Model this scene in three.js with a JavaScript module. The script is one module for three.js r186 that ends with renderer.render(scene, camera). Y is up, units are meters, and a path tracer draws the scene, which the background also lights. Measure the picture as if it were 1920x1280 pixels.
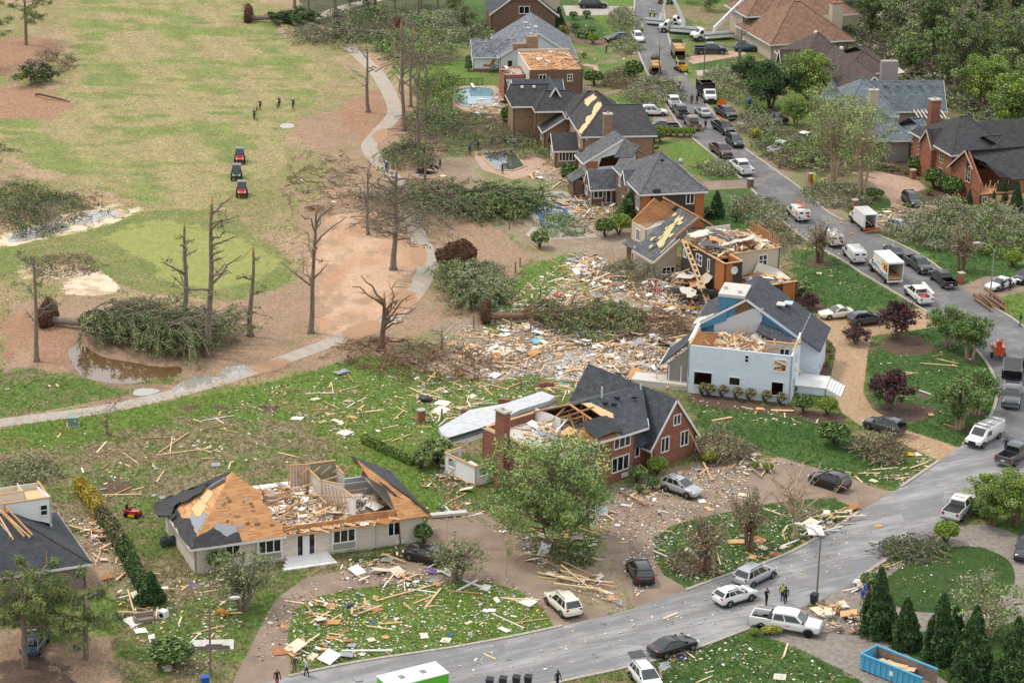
import*as THREE from 'three';
import{mergeGeometries,mergeVertices,toCreasedNormals}from 'three/addons/utils/BufferGeometryUtils.js';
import{MarchingCubes}from 'three/addons/objects/MarchingCubes.js';

// ---------------------------------------------------------------- camera, sky, sun, exposure
const scene=new THREE.Scene();
const camera=new THREE.PerspectiveCamera(14.59,1.5,5,3000);
camera.position.set(0,107.6,297.59);
camera.lookAt(0,0,0);
camera.rotateZ(0.02443);
camera.updateMatrixWorld();

// overcast sky: a bright even cloud deck, a little brighter overhead
{
const W=128,H=64,d=new Float32Array(W*H*4);
for(let j=0;j<H;j++)for(let i=0;i<W;i++){
const el=(j+0.5)/ H*Math.PI-Math.PI / 2,az=i / W*6.2832;
const s=Math.max(0,Math.sin(el));
const cl=1+0.10*Math.sin(az*3+2*s)*(1-s)+0.06*Math.sin(az*7+el*9)*(1-s);
const L=el<0?0.42:(0.92+0.34*s)*cl,o=(j*W+i)*4;
d[o]=L*0.98;d[o+1]=L;d[o+2]=L*1.04;d[o+3]=1;
}
const sky=new THREE.DataTexture(d,W,H,THREE.RGBAFormat,THREE.FloatType);
sky.mapping=THREE.EquirectangularReflectionMapping;sky.magFilter=THREE.LinearFilter;sky.needsUpdate=true;
scene.background=sky;scene.environment=sky;
scene.backgroundIntensity=0.74;scene.environmentIntensity=0.74;
}
const sun=new THREE.DirectionalLight(0xfff3e2,1.5);
sun.position.set(-105,190,-35);
sun.castShadow=true;sun.shadow.radius=20;
Object.assign(sun.shadow.camera,{left:-160,right:160,top:160,bottom:-160,near:1,far:600});
sun.shadow.mapSize.set(4096,4096);
scene.add(sun,sun.target);

const renderer=new THREE.WebGLRenderer({antialias:true});
renderer.toneMapping=THREE.LinearToneMapping;
renderer.toneMappingExposure=1.46;
renderer.shadowMap.enabled=true;

// ---------------------------------------------------------------- helpers
const V3=(x,y,z)=>new THREE.Vector3(x,y,z);
const rng=(s)=>()=>{s=(s+0x6d2b79f5)|0;let t=Math.imul(s ^(s>>>15),1|s);t=(t+Math.imul(t ^(t>>>7),61|t))^ t;return((t ^(t>>>14))>>>0)/ 4294967296;};
const lerp=(a,b,t)=>a+(b-a)*t;
const clamp=(x,a=0,b=1)=>Math.max(a,Math.min(b,x));
const smooth=(a,b,x)=>{const t=clamp((x-a)/(b-a));return t*t*(3-2*t);};
const used={};
function numbered(n){used[n]=(used[n]??-1)+1;return used[n]?n+'_'+String(used[n]).padStart(3,'0'):n;}
function meta(o,label,category,group,kind){
o.userData.label=label;if(category)o.userData.category=category;
if(group)o.userData.group=group;if(kind)o.userData.kind=kind;
return o;
}
function thing(name,label,category,p,turn=0,group){
const g=new THREE.Group();g.name=numbered(name);g.position.set(p[0],p[2]??0,p[1]);g.rotation.y=-turn;
scene.add(g);return meta(g,label,category,group);
}
function mesh(name,geo,mat,parent){
const m=new THREE.Mesh(Array.isArray(geo)?merge(geo):geo,mat);m.castShadow=m.receiveShadow=true;
m.name=parent?name:numbered(name);(parent??scene).add(m);return m;
}
function setting(name,geo,mat,label){const m=mesh(name,geo,mat);m.userData.kind='structure';m.userData.label=label;m.userData.category=name.replaceAll('_',' ').split(' ').slice(-2).join(' ');return m;}
function copyOf(o,p,turn,label,group){
const c=o.clone();c.name=numbered(o.name.replace(/_\d\d\d$/,''));c.userData={...o.userData};
c.position.set(p[0],p[2]??0,p[1]);c.rotation.y=-turn;if(label)c.userData.label=label;if(group)c.userData.group=group;
scene.add(c);return c;
}
function norm(g){// non-indexed, position + normal + uv (+ color)
if(g.index)g=g.toNonIndexed();
if(!g.attributes.uv)g.setAttribute('uv',new THREE.BufferAttribute(new Float32Array(g.attributes.position.count*2),2));
if(!g.attributes.normal)g.computeVertexNormals();
for(const k of Object.keys(g.attributes))if(!['position','normal','uv','color'].includes(k))g.deleteAttribute(k);
return g;
}
function merge(list){
list=list.map(norm);
if(list.some((g)=>g.attributes.color))for(const g of list)if(!g.attributes.color)tint(g,[1,1,1]);
return list.length===1?list[0]:mergeGeometries(list);
}
function tint(g,c){const n=g.attributes.position.count,a=new Float32Array(n*3);for(let i=0;i<n;i++)a.set(c,i*3);g.setAttribute('color',new THREE.BufferAttribute(a,3));return g;}
// planar prism: pts counter-clockwise seen from outside, thickness goes inwards; uv in metres (u level, v up the slope)
function slab(pts,th,holes=[]){
const P=pts.map((p)=>V3(...p)),n=V3(0,0,0);
for(let i=0;i<P.length;i++){const a=P[i],b=P[(i+1)% P.length];n.x+=(a.y-b.y)*(a.z+b.z);n.y+=(a.z-b.z)*(a.x+b.x);n.z+=(a.x-b.x)*(a.y+b.y);}
n.normalize();
const t=Math.abs(n.y)>0.995?V3(1,0,0):V3(0,1,0).cross(n).normalize(),s=n.clone().cross(t),o=P[0];
const to2=(p)=>{const d=p.clone().sub(o);return new THREE.Vector2(d.dot(t),d.dot(s));};
const c2=P.map(to2),h3=holes.map((h)=>h.map((p)=>V3(...p))),h2=h3.map((h)=>h.map(to2));
if(THREE.ShapeUtils.area(c2)<0){c2.reverse();P.reverse();}
h2.forEach((h,i)=>{if(THREE.ShapeUtils.area(h)>0){h.reverse();h3[i].reverse();}});
const all=[...P,...h3.flat()],uv=[...c2,...h2.flat()],ti=THREE.ShapeUtils.triangulateShape(c2,h2);
const pos=[],tex=[],back=n.clone().multiplyScalar(-th);
const put=(v,u)=>{pos.push(v.x,v.y,v.z);tex.push(u.x+o.x+o.z,u.y+o.y);};
for(const[a,b,c]of ti){
put(all[a],uv[a]);put(all[b],uv[b]);put(all[c],uv[c]);
if(th)for(const k of[a,c,b])put(all[k].clone().add(back),uv[k]);
}
if(th)for(const ring of[P,...h3])for(let i=0;i<ring.length;i++){
const a=ring[i],b=ring[(i+1)% ring.length],a2=a.clone().add(back),b2=b.clone().add(back),L=a.distanceTo(b);
const q=[[a,0,0],[a2,0,th],[b2,L,th],[a,0,0],[b2,L,th],[b,L,0]];
for(const[v,x,y]of q)put(v,{x,y});
}
const g=new THREE.BufferGeometry();
g.setAttribute('position',new THREE.Float32BufferAttribute(pos,3));g.setAttribute('uv',new THREE.Float32BufferAttribute(tex,2));g.computeVertexNormals();
return g;
}
function box(x0,y0,z0,x1,y1,z1){// box with uv in metres
const w=x1-x0,h=y1-y0,d=z1-z0,g=new THREE.BoxGeometry(w,h,d),u=g.attributes.uv;
const S=[[d,h],[d,h],[w,d],[w,d],[w,h],[w,h]];
for(let i=0;i<24;i++)u.setXY(i,u.getX(i)*S[i>>2][0],u.getY(i)*S[i>>2][1]);
return g.translate((x0+x1)/ 2,(y0+y1)/ 2,(z0+z1)/ 2);
}
function bar(a,b,w,h,up=V3(0,1,0)){// squared bar from a to b
a=V3(...a);b=V3(...b);const L=a.distanceTo(b),g=box(-L / 2,-h / 2,-w / 2,L / 2,h / 2,w / 2);
const x=b.clone().sub(a).normalize();let z=x.clone().cross(up);if(z.length()<1e-3)z=V3(0,0,1);z.normalize();const y=z.clone().cross(x);
return g.applyMatrix4(new THREE.Matrix4().makeBasis(x,y,z).setPosition(a.add(b).multiplyScalar(0.5)));
}
function tube(pts,radii,sides=5,cap=true){// tapered limb
const P=pts.map((p)=>(p.isVector3?p:V3(...p))),n=P.length,pos=[],uv=[],idx=[];
let X=V3(1,0,0);let L=0;
for(let i=0;i<n;i++){
const d=P[Math.min(i+1,n-1)].clone().sub(P[Math.max(i-1,0)]).normalize();
X=X.clone().addScaledVector(d,-X.dot(d));if(X.length()<1e-3)X=V3(0,0,1).addScaledVector(d,-d.z);X.normalize();
const Y=d.clone().cross(X);if(i)L+=P[i].distanceTo(P[i-1]);
for(let k=0;k<=sides;k++){const a=k / sides*6.2832,r=radii[i]??radii.at(-1);const p=P[i].clone().addScaledVector(X,Math.cos(a)*r).addScaledVector(Y,Math.sin(a)*r);pos.push(p.x,p.y,p.z);uv.push(k / sides*6.28*r,L);}
}
for(let i=0;i<n-1;i++)for(let k=0;k<sides;k++){const a=i*(sides+1)+k,b=a+sides+1;idx.push(a,a+1,b,b,a+1,b+1);}
if(cap)for(const e of[0,n-1]){const c=pos.length / 3;pos.push(P[e].x,P[e].y,P[e].z);uv.push(0,0);for(let k=0;k<sides;k++){const a=e*(sides+1)+k;e?idx.push(a,a+1,c):idx.push(a+1,a,c);}}
const g=new THREE.BufferGeometry();g.setAttribute('position',new THREE.Float32BufferAttribute(pos,3));g.setAttribute('uv',new THREE.Float32BufferAttribute(uv,2));g.setIndex(idx);g.computeVertexNormals();return g;
}
const cyl=(r0,r1,h,n=12,p=[0,0,0],ax='y')=>{const g=new THREE.CylinderGeometry(r1,r0,h,n);if(ax==='x')g.rotateZ(-Math.PI / 2);if(ax==='z')g.rotateX(Math.PI / 2);return g.translate(...p);};
function jag(poly,step,amp,R){// ragged outline of a 2-D polygon
const o=[];
for(let i=0;i<poly.length;i++){
const a=poly[i],b=poly[(i+1)% poly.length],L=Math.hypot(b[0]-a[0],b[1]-a[1]),n=Math.max(1,Math.round(L / step));
for(let k=0;k<n;k++){const t=k / n,e=k?amp:amp*0.3;o.push([lerp(a[0],b[0],t)+(R()-0.5)*e*2,lerp(a[1],b[1],t)+(R()-0.5)*e*2]);}
}
return o;
}
function inside(p,poly){let c=false;for(let i=0,j=poly.length-1;i<poly.length;j=i++){const a=poly[i],b=poly[j];if((a[1]>p[1])!==(b[1]>p[1])&&p[0]<(b[0]-a[0])*(p[1]-a[1])/(b[1]-a[1])+a[0])c=!c;}return c;}
function curve(pts,n=6,closed=false){// Catmull-Rom through 2-D points
const c=new THREE.CatmullRomCurve3(pts.map((p)=>V3(p[0],0,p[1])),closed,'centripetal');
return c.getPoints(pts.length*n).map((p)=>[p.x,p.z]);
}
// value noise, seeded and tiling every 256 units
const NT=(()=>{const r=rng(77),a=new Float32Array(65536);for(let i=0;i<65536;i++)a[i]=r();return a;})();
function vn(x,y){
const i=Math.floor(x),j=Math.floor(y),u=x-i,v=y-j,a=u*u*(3-2*u),b=v*v*(3-2*v);
const i0=i&255,i1=(i+1)&255,j0=(j&255)<<8,j1=((j+1)&255)<<8;
const p=NT[j0+i0],q=NT[j0+i1],r=NT[j1+i0],s=NT[j1+i1];
return p+(q-p)*a+(r-p)*b+(p-q-r+s)*a*b;
}
const fbm=(x,y,o=4)=>{let s=0,a=0.5,t=0;for(let i=0;i<o;i++){s+=a*vn(x,y);t+=a;a*=0.5;x=x*2.03+17.3;y=y*2.03+9.1;}return s / t;};

// ---------------------------------------------------------------- materials
function dataTex(w,h,fn,size,srgb=true){// size: metres the tile covers
const d=new Uint8Array(w*h*4);
for(let j=0;j<h;j++)for(let i=0;i<w;i++){const c=fn(i,j),o=(j*w+i)*4;d[o]=clamp(c[0],0,255);d[o+1]=clamp(c[1],0,255);d[o+2]=clamp(c[2],0,255);d[o+3]=c[3]??255;}
const t=new THREE.DataTexture(d,w,h,THREE.RGBAFormat);t.wrapS=t.wrapT=THREE.RepeatWrapping;t.magFilter=THREE.LinearFilter;
if(srgb)t.colorSpace=THREE.SRGBColorSpace;if(size)t.repeat.set(1 / size[0],1 / size[1]);t.needsUpdate=true;return t;
}
const mat=(color,rough=0.85,extra={})=>new THREE.MeshStandardMaterial({color,roughness:rough,metalness:0,side:THREE.DoubleSide,...extra});
const h01=(a,b)=>NT[((a*7+13)&255)+(((b*13+5)&255)<<8)];
function brickTex(base,mortar,spread){
return dataTex(512,512,(i,j)=>{
const row=j>>4,x=(i+(row&1)*26)% 512,col=Math.floor(x / 51.2),u=x % 51.2,v=j&15;
const m=v<2||u<3,q=h01(col+row*3,row),n=vn(i / 5,j / 5)-0.5;
const c=m?mortar:base;const k=m?1+n*0.1:1+(q-0.5)*spread+n*0.16;
return[c[0]*k,c[1]*k,c[2]*k];
},[2,2.1]);
}
function shingleTex(base,spread,speck=0){
return dataTex(512,512,(i,j)=>{
const row=Math.floor(j / 17.07),x=i+h01(row,3)*60,col=Math.floor(x / 36),q=h01(col,row*5),n=vn(i / 2.5,j / 2.5)-0.5,w=fbm(i / 64,j / 64,3)-0.5;
let k=1+(q-0.5)*spread+n*0.3+w*0.35;if(j % 17.07<1.6)k*=0.8;
if(speck&&NT[(i*131+j*977)&65535]<speck)return[190,190,188];
return[base[0]*k,base[1]*k,base[2]*k];
},[4.2,4.2]);
}
function boardTex(base,rows,spread,size){// sheathing boards or planks running along u
return dataTex(512,256,(i,j)=>{
const r=Math.floor(j / 256*rows),q=h01(r,9+Math.floor((i+h01(r,1)*512)/ 300)),g=fbm(i / 40+r*9,j / 2.2,3)-0.5,n=vn(i / 3,j / 3)-0.5;
let k=1+(q-0.5)*spread+g*0.25+n*0.1;if((j / 256*rows)% 1<0.1)k*=0.62;
return[base[0]*k,base[1]*k*(0.97+0.06*q),base[2]*k];
},size);
}
function noiseTex(c0,c1,f,size,fine=0.15,n=512){
return dataTex(n,n,(i,j)=>{const a=smooth(0.15,0.85,fbm((i+j*0.75)*f / n*4,(j-i*0.75)*f / n*4,5)),m=1+(vn(i / 1.7,j / 1.7)-0.5)*fine*2;return[0,1,2].map((k)=>lerp(c0[k],c1[k],a)*m);},size);
}
const lapBump=dataTex(8,64,(i,j)=>{const v=255*(1-j / 64);return[v,v,v];},[1,0.18],false);
const fineBump=dataTex(256,256,(i,j)=>{const v=255*fbm(i / 3,j / 3,3);return[v,v,v];},[0.8,0.8],false);
const M={
brickRed:mat(0xffffff,0.9,{map:brickTex([132,80,62],[136,116,102],0.36)}),
brickOrange:mat(0xffffff,0.9,{map:brickTex([146,88,62],[150,128,110],0.36)}),
brickTan:mat(0xffffff,0.9,{map:brickTex([140,112,88],[150,132,114],0.34)}),
brickBeige:mat(0xffffff,0.9,{map:brickTex([206,196,182],[192,182,168],0.12)}),
brickGrey:mat(0xffffff,0.9,{map:brickTex([128,116,106],[138,130,122],0.22)}),
brickBlue:mat(0xffffff,0.8,{map:brickTex([210,221,231],[196,208,221],0.07)}),
brickBrown:mat(0xffffff,0.9,{map:brickTex([110,82,68],[118,98,86],0.3)}),
siding:mat(0xc9cfd2,0.7,{bumpMap:lapBump,bumpScale:0.03}),
sidingWhite:mat(0xd6d8d6,0.7,{bumpMap:lapBump,bumpScale:0.03}),
sidingCream:mat(0xb9ad98,0.75,{bumpMap:lapBump,bumpScale:0.03}),
sidingGreen:mat(0x8b8f7c,0.75,{bumpMap:lapBump,bumpScale:0.03}),
stucco:mat(0xb5aa97,0.9),stuccoGrey:mat(0x8f8a84,0.9),
blueBoard:mat(0x4a84a6,0.7,{map:dataTex(64,8,(i)=>{const k=i % 16<2?175:240+(i>>4)*3;return[k,k,k];},[0.8,1])}),
roofSlate:mat(0xffffff,0.85,{map:shingleTex([62,66,73],0.34)}),
roofGrey:mat(0xffffff,0.88,{map:shingleTex([86,88,92],0.3)}),
roofPatch:mat(0xffffff,0.88,{map:shingleTex([104,108,116],0.5)}),
roofBlack:mat(0xffffff,0.88,{map:shingleTex([58,57,60],0.26)}),
roofCharcoal:mat(0xffffff,0.88,{map:shingleTex([58,60,66],0.26,0.004)}),
roofBrown:mat(0xffffff,0.9,{map:shingleTex([122,94,76],0.2)}),
roofDarkBrown:mat(0xffffff,0.9,{map:shingleTex([78,68,64],0.2)}),
roofGreenGrey:mat(0xffffff,0.88,{map:shingleTex([98,108,114],0.22)}),
deck:mat(0xffffff,0.85,{map:boardTex([196,148,102],14,0.22,[3,2.1])}),
deckOrange:mat(0xffffff,0.85,{map:boardTex([184,134,90],12,0.16,[2.4,1.6])}),
ply:mat(0xffffff,0.85,{map:noiseTex([206,170,124],[224,192,150],6,[2.4,1.2],0.06)}),
osb:mat(0xffffff,0.9,{map:noiseTex([150,88,48],[178,112,66],30,[2.4,2.4],0.16)}),
felt:mat(0xffffff,0.7,{map:noiseTex([50,44,40],[66,58,54],5,[3,3],0.1)}),
tarp:mat(0x1d1f22,0.45),greyFelt:mat(0x8d9299,0.75),
white:mat(0xd9d9d6,0.6),whiteDirty:mat(0xbfbcb4,0.7),drywall:mat(0xc4bfb4,0.9),interior:mat(0xb9bcc0,0.9),
concrete:mat(0xffffff,0.9,{map:noiseTex([150,142,132],[178,172,162],5,[6,6],0.07)}),
frame:mat(0xdadad8,0.5),glass:new THREE.MeshPhysicalMaterial({color:0x1a2024,roughness:0.08,metalness:0,clearcoat:0.5,side:THREE.DoubleSide}),
dark:mat(0x17181a,0.8),black:mat(0x101113,0.6),blackGloss:mat(0x0b0c0e,0.25),
wood:mat(0xc2996c,0.85),woodDark:mat(0x6f5138,0.9),woodPale:mat(0xd3b48c,0.85),woodGrey:mat(0x77685a,0.9),
metalGrey:mat(0x8c9092,0.45,{metalness:0.6}),steel:mat(0xa9adb0,0.4,{metalness:0.7}),galv:mat(0x9aa09e,0.5,{metalness:0.35}),
garage:mat(0x86796f,0.7),insul:mat(0xd09a96,0.95),chimneyCap:mat(0xa9a49b,0.9),mulch:mat(0x3a2a22,0.95),
};

// ---------------------------------------------------------------- ground
const X0=-108,X1=108,Z0=-212,Z1=104,TW=2048,TH=2048;
const LAND=new Uint8Array(TW*TH),COVER=new Uint8Array(TW*TH);
function land(id,poly,into=LAND){
poly=poly.map(([x,z])=>[(x-X0)/(X1-X0)*TW,(z-Z0)/(Z1-Z0)*TH]);
let a=1e9,b=-1e9;for(const p of poly){a=Math.min(a,p[1]);b=Math.max(b,p[1]);}
for(let j=Math.max(0,Math.floor(a));j<=Math.min(TH-1,b);j++){
const xs=[],y=j+0.5;
for(let i=0,k=poly.length-1;i<poly.length;k=i++){const p=poly[i],q=poly[k];if((p[1]>y)!==(q[1]>y))xs.push(p[0]+(y-p[1])/(q[1]-p[1])*(q[0]-p[0]));}
xs.sort((m,n)=>m-n);
for(let k=0;k+1<xs.length;k+=2)for(let i=Math.max(0,Math.ceil(xs[k]-0.5));i<=Math.min(TW-1,xs[k+1]-0.5);i++)into[j*TW+i]=id;
}
}
const ROUGH=0,FAIRWAY=1,APRON=2,PUTT=3,SAND=4,STRAW=5,CLAY=6,MUD=7,LAWN=8,TRASH=9,DARKLAWN=10,MULCH=11,FOREST=12,BARE=13,DRYLAWN=14;
land(BARE,[[-36.4,-93.8],[-27.5,-105.65],[-18.01,-116.49],[-8.74,-88.78],[-9.64,-66.13],[-0.37,-44.2],[2.51,-32.88],[-0.16,-18.65],[-7.09,-4.2],[-13.65,5.56],[-24.35,11.63],[-29.81,12.02],[-38.06,14.32],[-49.73,13.4],[-55.93,5.85],[-60.73,-3.15],[-60.71,-10.01],[-54.6,-12.49],[-40.91,-8.12],[-34.26,-12.6],[-28.3,-19.64],[-25.29,-32.93],[-29.02,-44.26],[-29.84,-54.03],[-24.34,-59.61],[-26.99,-75.57]]);
land(FAIRWAY,[[-81.27,-186.61],[-50.13,-190.15],[-44.52,-162.41],[-37.62,-147.13],[-32.73,-130.78],[-31,-113.55],[-32.89,-100.35],[-34.79,-89.39],[-33.91,-74.96],[-35.44,-66.58],[-40.13,-60.87],[-40.92,-48.13],[-48.08,-47.53],[-53.07,-52.08],[-63.84,-64.12],[-69.72,-71.79],[-77.93,-82.48],[-79.63,-91.32],[-74.11,-96.48],[-70.61,-104.79],[-71.38,-125.11],[-78.24,-150.71]]);
land(APRON,[[-67.73,-29.56],[-60.73,-36.96],[-55.03,-45.74],[-46.09,-48.93],[-37.08,-46.01],[-29.93,-30.32],[-28.3,-19.64],[-34.19,-12],[-43.28,-11.32],[-49.81,-20.09],[-56.82,-26],[-61.15,-23.49],[-65.67,-18.87]]);
land(PUTT,curve([[-53.82,-36.82],[-50.03,-41.82],[-44.81,-42.25],[-38.52,-39.45],[-33.7,-33.62],[-31.5,-27.98],[-32.15,-22.73],[-36.12,-17.58],[-41.81,-18.4],[-46.15,-25.31],[-50.37,-30.94]],6,true));
land(SAND,curve([[-67.22,-32.3],[-67.65,-36.4],[-64.11,-40.2],[-61.29,-44.49],[-58.37,-48.65],[-53.07,-49.58],[-52.19,-45.97],[-55.01,-40.94],[-60.03,-37.01],[-63.01,-34.01],[-65.35,-31.55]],5,true));
land(SAND,curve([[-62.63,-21.23],[-60.59,-24.18],[-53.69,-23.42],[-50.18,-19.01],[-49.02,-14.74],[-51.06,-12.96],[-54.04,-13.14],[-55.98,-16.07],[-55.66,-18.17],[-59.22,-20.21]],5,true));
land(STRAW,curve([[-88.83,-143.72],[-81.62,-146.42],[-76.47,-137.39],[-79.06,-124.34],[-84.36,-120.29]],4,true));land(STRAW,curve([[-82.75,-111.88],[-77.24,-114.11],[-70.46,-106.43],[-71.3,-96.74],[-79.13,-92.9]],4,true));
land(STRAW,curve([[-60.45,-5.1],[-56.81,-6.35],[-50.69,3.64],[-49.73,13.4],[-54.68,12.88],[-59,6.07]],4,true));land(STRAW,curve([[-26.89,-108.97],[-21.4,-116.16],[-17.14,-106.64],[-17.79,-93.98],[-22.27,-87.55],[-26.64,-93.17]],4,true));
land(CLAY,curve([[-24.65,-48.25],[-19.43,-51.89],[-13.73,-46.71],[-11.78,-34],[-12.75,-24.01],[-14.27,-13.5],[-16.5,-6.4],[-19.68,-0.83],[-22.28,2.53],[-23.88,-5.86],[-24.07,-16.84],[-25.81,-21.94],[-25.52,-34.04]],5,true));
land(DRYLAWN,[[-13.82,-201.34],[-17.94,-134.09],[-10.33,-88.63],[-11.15,-66],[2.51,-32.88],[-6.95,0.5],[-15.88,10.17],[-33.28,19.07],[-55.74,35.63],[-44.14,95.26],[48.43,90.44],[106.98,-225.23]]);
land(TRASH,[[-13.08,-76.8],[2.47,-83.91],[10.13,-70.54],[16.24,-47.96],[15.75,-33.92],[23.15,-17.32],[20.67,15.39],[7.4,13.75],[2.54,10.63],[-3.51,14.5],[-12.21,9.91],[-13.79,2.84],[-7.17,-7.09],[-0.08,-9.57],[1.51,-19.82],[2.51,-30.65],[-0.35,-41.84],[-4.7,-46.25],[-9.32,-55.75]]);
land(LAWN,[[-55.88,31.98],[-44.25,25.54],[-36.61,21.12],[-28.75,16.58],[-21.98,10.59],[-16.8,4.88],[-13.52,8.24],[-7.86,11.36],[-1.7,14.38],[6.14,18.06],[-3.26,27.58],[-7.74,32.51],[-6.41,38.39],[-8.46,43.55],[-5.49,50.95],[-8.7,51.14],[-20.03,36.31],[-35.88,44.57],[-33.94,59.2],[-30.72,68.25],[-35.06,69.68],[-44.57,45.12],[-46.01,43.08],[-49.28,43.28],[-53.51,44.26]]);
land(LAWN,[[-19.36,13.02],[-15.88,10.17],[-10.16,14.96],[-10.48,21.65],[-15.7,23.63],[-18.96,18.93]]);land(LAWN,[[-0.16,-19.69],[3.2,-30.7],[8.09,-34.44],[6.59,-24.43],[1.87,-9.71],[-1.9,0.14],[-3.87,-3.48]]);
land(DRYLAWN,[[-59.49,13.22],[-54.68,12.88],[-49.45,15.11],[-42.63,16.35],[-38.17,13.47],[-37.43,19.36],[-44.44,24.27],[-56.35,29.52]]);
land(DRYLAWN,[[-49.41,42.58],[-44.69,44.42],[-35.06,69.68],[-30.72,68.25],[-34.02,58.57],[-35.33,44.53],[-20.03,36.31],[-17.83,35.43],[-23.04,27.31],[-35.93,26.59],[-45.66,34.97],[-54.61,38.54],[-53.51,44.26]]);
land(MUD,[[-57.97,14.84],[-54.68,12.88],[-50.79,14.34],[-51.68,12.67],[-56.25,4.04]]);land(MUD,[[-49.27,12.5],[-43.7,17.27],[-37.15,16.82],[-29.9,11.15],[-24.87,5.45],[-20.16,1.45],[-16.39,1.18],[-19.85,6],[-25.64,10.85],[-31.87,15.6],[-37.81,21.04],[-44.37,24.75],[-54.92,30.99],[-55.35,28.67],[-47.98,24.18],[-42.08,20.17],[-49.45,15.11]]);
land(DARKLAWN,[[35.59,-37.76],[41.98,-38.26],[44.07,-31.68],[48.69,-19.24],[44.95,-15.9],[39.08,-10.49],[37.91,-18.43],[36.34,-26.72]]);land(DARKLAWN,[[42.72,-45.32],[44.83,-38.49],[46.86,-31.9],[41.74,-35.97],[36.93,-44.85]]);
land(DARKLAWN,[[41.8,2.54],[44.06,-3.17],[48.05,-9.19],[53.91,-9.23],[56.78,5.09],[54.8,17.26],[49.09,31.11],[43.51,25.44],[40.77,19.02]]);
land(DARKLAWN,[[19.97,17.12],[31.01,21.31],[35.36,25.03],[39.53,29.44],[44.31,36.63],[40.25,41.92],[36.11,39.33],[30.85,35.72],[24.44,30.42],[20.07,26.04]]);
land(DARKLAWN,[[14.39,56.06],[16.44,52.94],[20.9,50.01],[26.54,46.95],[29.65,45.66],[33.55,45],[35.16,47.24],[36.1,48.54],[26.56,60.03],[17.24,67.87],[15.11,64.76]]);
land(DARKLAWN,[[13.08,83.15],[20.17,76.95],[23.59,76.98],[26.71,80.07],[30.59,84.3],[33.02,87.76],[11.9,89.37]]);
land(LAWN,[[-18.8,86.43],[-19.64,79.58],[-19.58,74.58],[-17.84,71.62],[-15.46,70.09],[-9.55,67.62],[-1.52,67.4],[1.38,69.24],[3.58,72.94],[4.55,76.82],[-3.18,80.63],[-12.12,84.09]]);
land(DRYLAWN,[[-36.29,71.51],[-27.65,68.66],[-23.41,70.77],[-21.31,71.82],[-21.98,75.28],[-22.65,80.83],[-23.55,88.22],[-24.21,90.78],[-32.46,91.21],[-34.74,80.41]]);
land(TRASH,[[-3.88,50.85],[2.57,46.36],[10,43.81],[10.44,51.85],[9.74,58.51],[10.93,65.84],[12.08,72.23],[9.02,73.77],[3.25,66.29],[0.26,62.2],[-0.47,56.95],[-2.47,54.08]]);
land(DRYLAWN,[[-6.83,42.74],[-2.97,42.5],[2.57,49.1],[9.45,55.32],[8.78,61.7],[2.58,57.02],[-2.8,50.78]]);
land(TRASH,[[10.87,42.34],[21.27,35.15],[25.37,33.39],[25.85,35.3],[20.48,48],[10.22,45.89]]);land(MUD,[[-42.72,56.51],[-41.46,54.47],[-36.66,65.58],[-34.81,71.42],[-38.09,72.77],[-46.71,74.4],[-45.67,79.93],[-36.1,79.4],[-32.99,90.74],[-44.44,91.35],[-48.35,71.03],[-39.44,70.52]]);
land(DARKLAWN,[[31.42,76.77],[36.98,75.35],[49.49,71.27],[46.62,87.55],[36.25,88.09],[35.64,81.93]]);land(DARKLAWN,[[48.33,50.35],[53.7,47.33],[52.52,54.04]]);
land(DARKLAWN,[[20.51,-89.94],[28.71,-92.79],[29.91,-86.37],[33.26,-72.54],[31.42,-68.33],[27.32,-69.86],[25.2,-80.19]]);
land(LAWN,[[20.72,-89.07],[28.07,-91.53],[28.62,-84.8],[29.75,-77.77],[27.76,-70.7],[25.75,-76.02],[23.56,-78.63],[20.94,-81.24]]);
land(LAWN,[[8.65,-174.9],[20.72,-176.22],[19.79,-160.28],[16.3,-155.9],[9.36,-155.97],[8.26,-166.01]]);land(DRYLAWN,[[10.2,-150.16],[19.86,-151.55],[20.85,-134.35],[22.13,-118.69],[21.49,-113.6],[13.51,-116.17],[9.94,-133.25]]);
land(LAWN,[[-18.51,-147.18],[-7.64,-149.47],[-5.69,-118.37],[-15.47,-116.74],[-19.96,-130.26]]);land(LAWN,[[13.61,-120.25],[22.49,-117.03],[23.66,-105.66],[14.82,-101.66]]);land(LAWN,[[9.23,-183.26],[17.26,-190.89],[22.25,-191.45],[21.39,-181.51],[15.02,-179.93]]);
land(TRASH,[[33.91,-86.73],[36.7,-76.98],[40.77,-62.53],[43.49,-52.64],[53.52,-51.01],[56.61,-74.57],[50.68,-76.81],[46.87,-84.98],[40.17,-99.33],[35.57,-103.6]]);land(DARKLAWN,[[36.87,-99.03],[40.04,-97.78],[39.93,-87.27],[36.26,-81.17]]);land(DARKLAWN,[[46.77,-62.52],[53.47,-62.05],[53.59,-57.22],[49.4,-53.13],[45.98,-55.33]]);
land(DARKLAWN,[[57.07,-66.53],[65.52,-67.25],[68.31,-52.22],[66.28,-40.19],[55.59,-34.81],[52.57,-43.75],[56.07,-53.68]]);land(LAWN,[[61.27,-23.31],[66.4,-24.76],[63.86,-10.35],[61.62,-12.54]]);land(DARKLAWN,[[54.89,-34.75],[62.69,-39.91],[66.88,-33.46],[65.93,-27.92],[61.59,-28.67],[56.93,-25.1]]);
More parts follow.
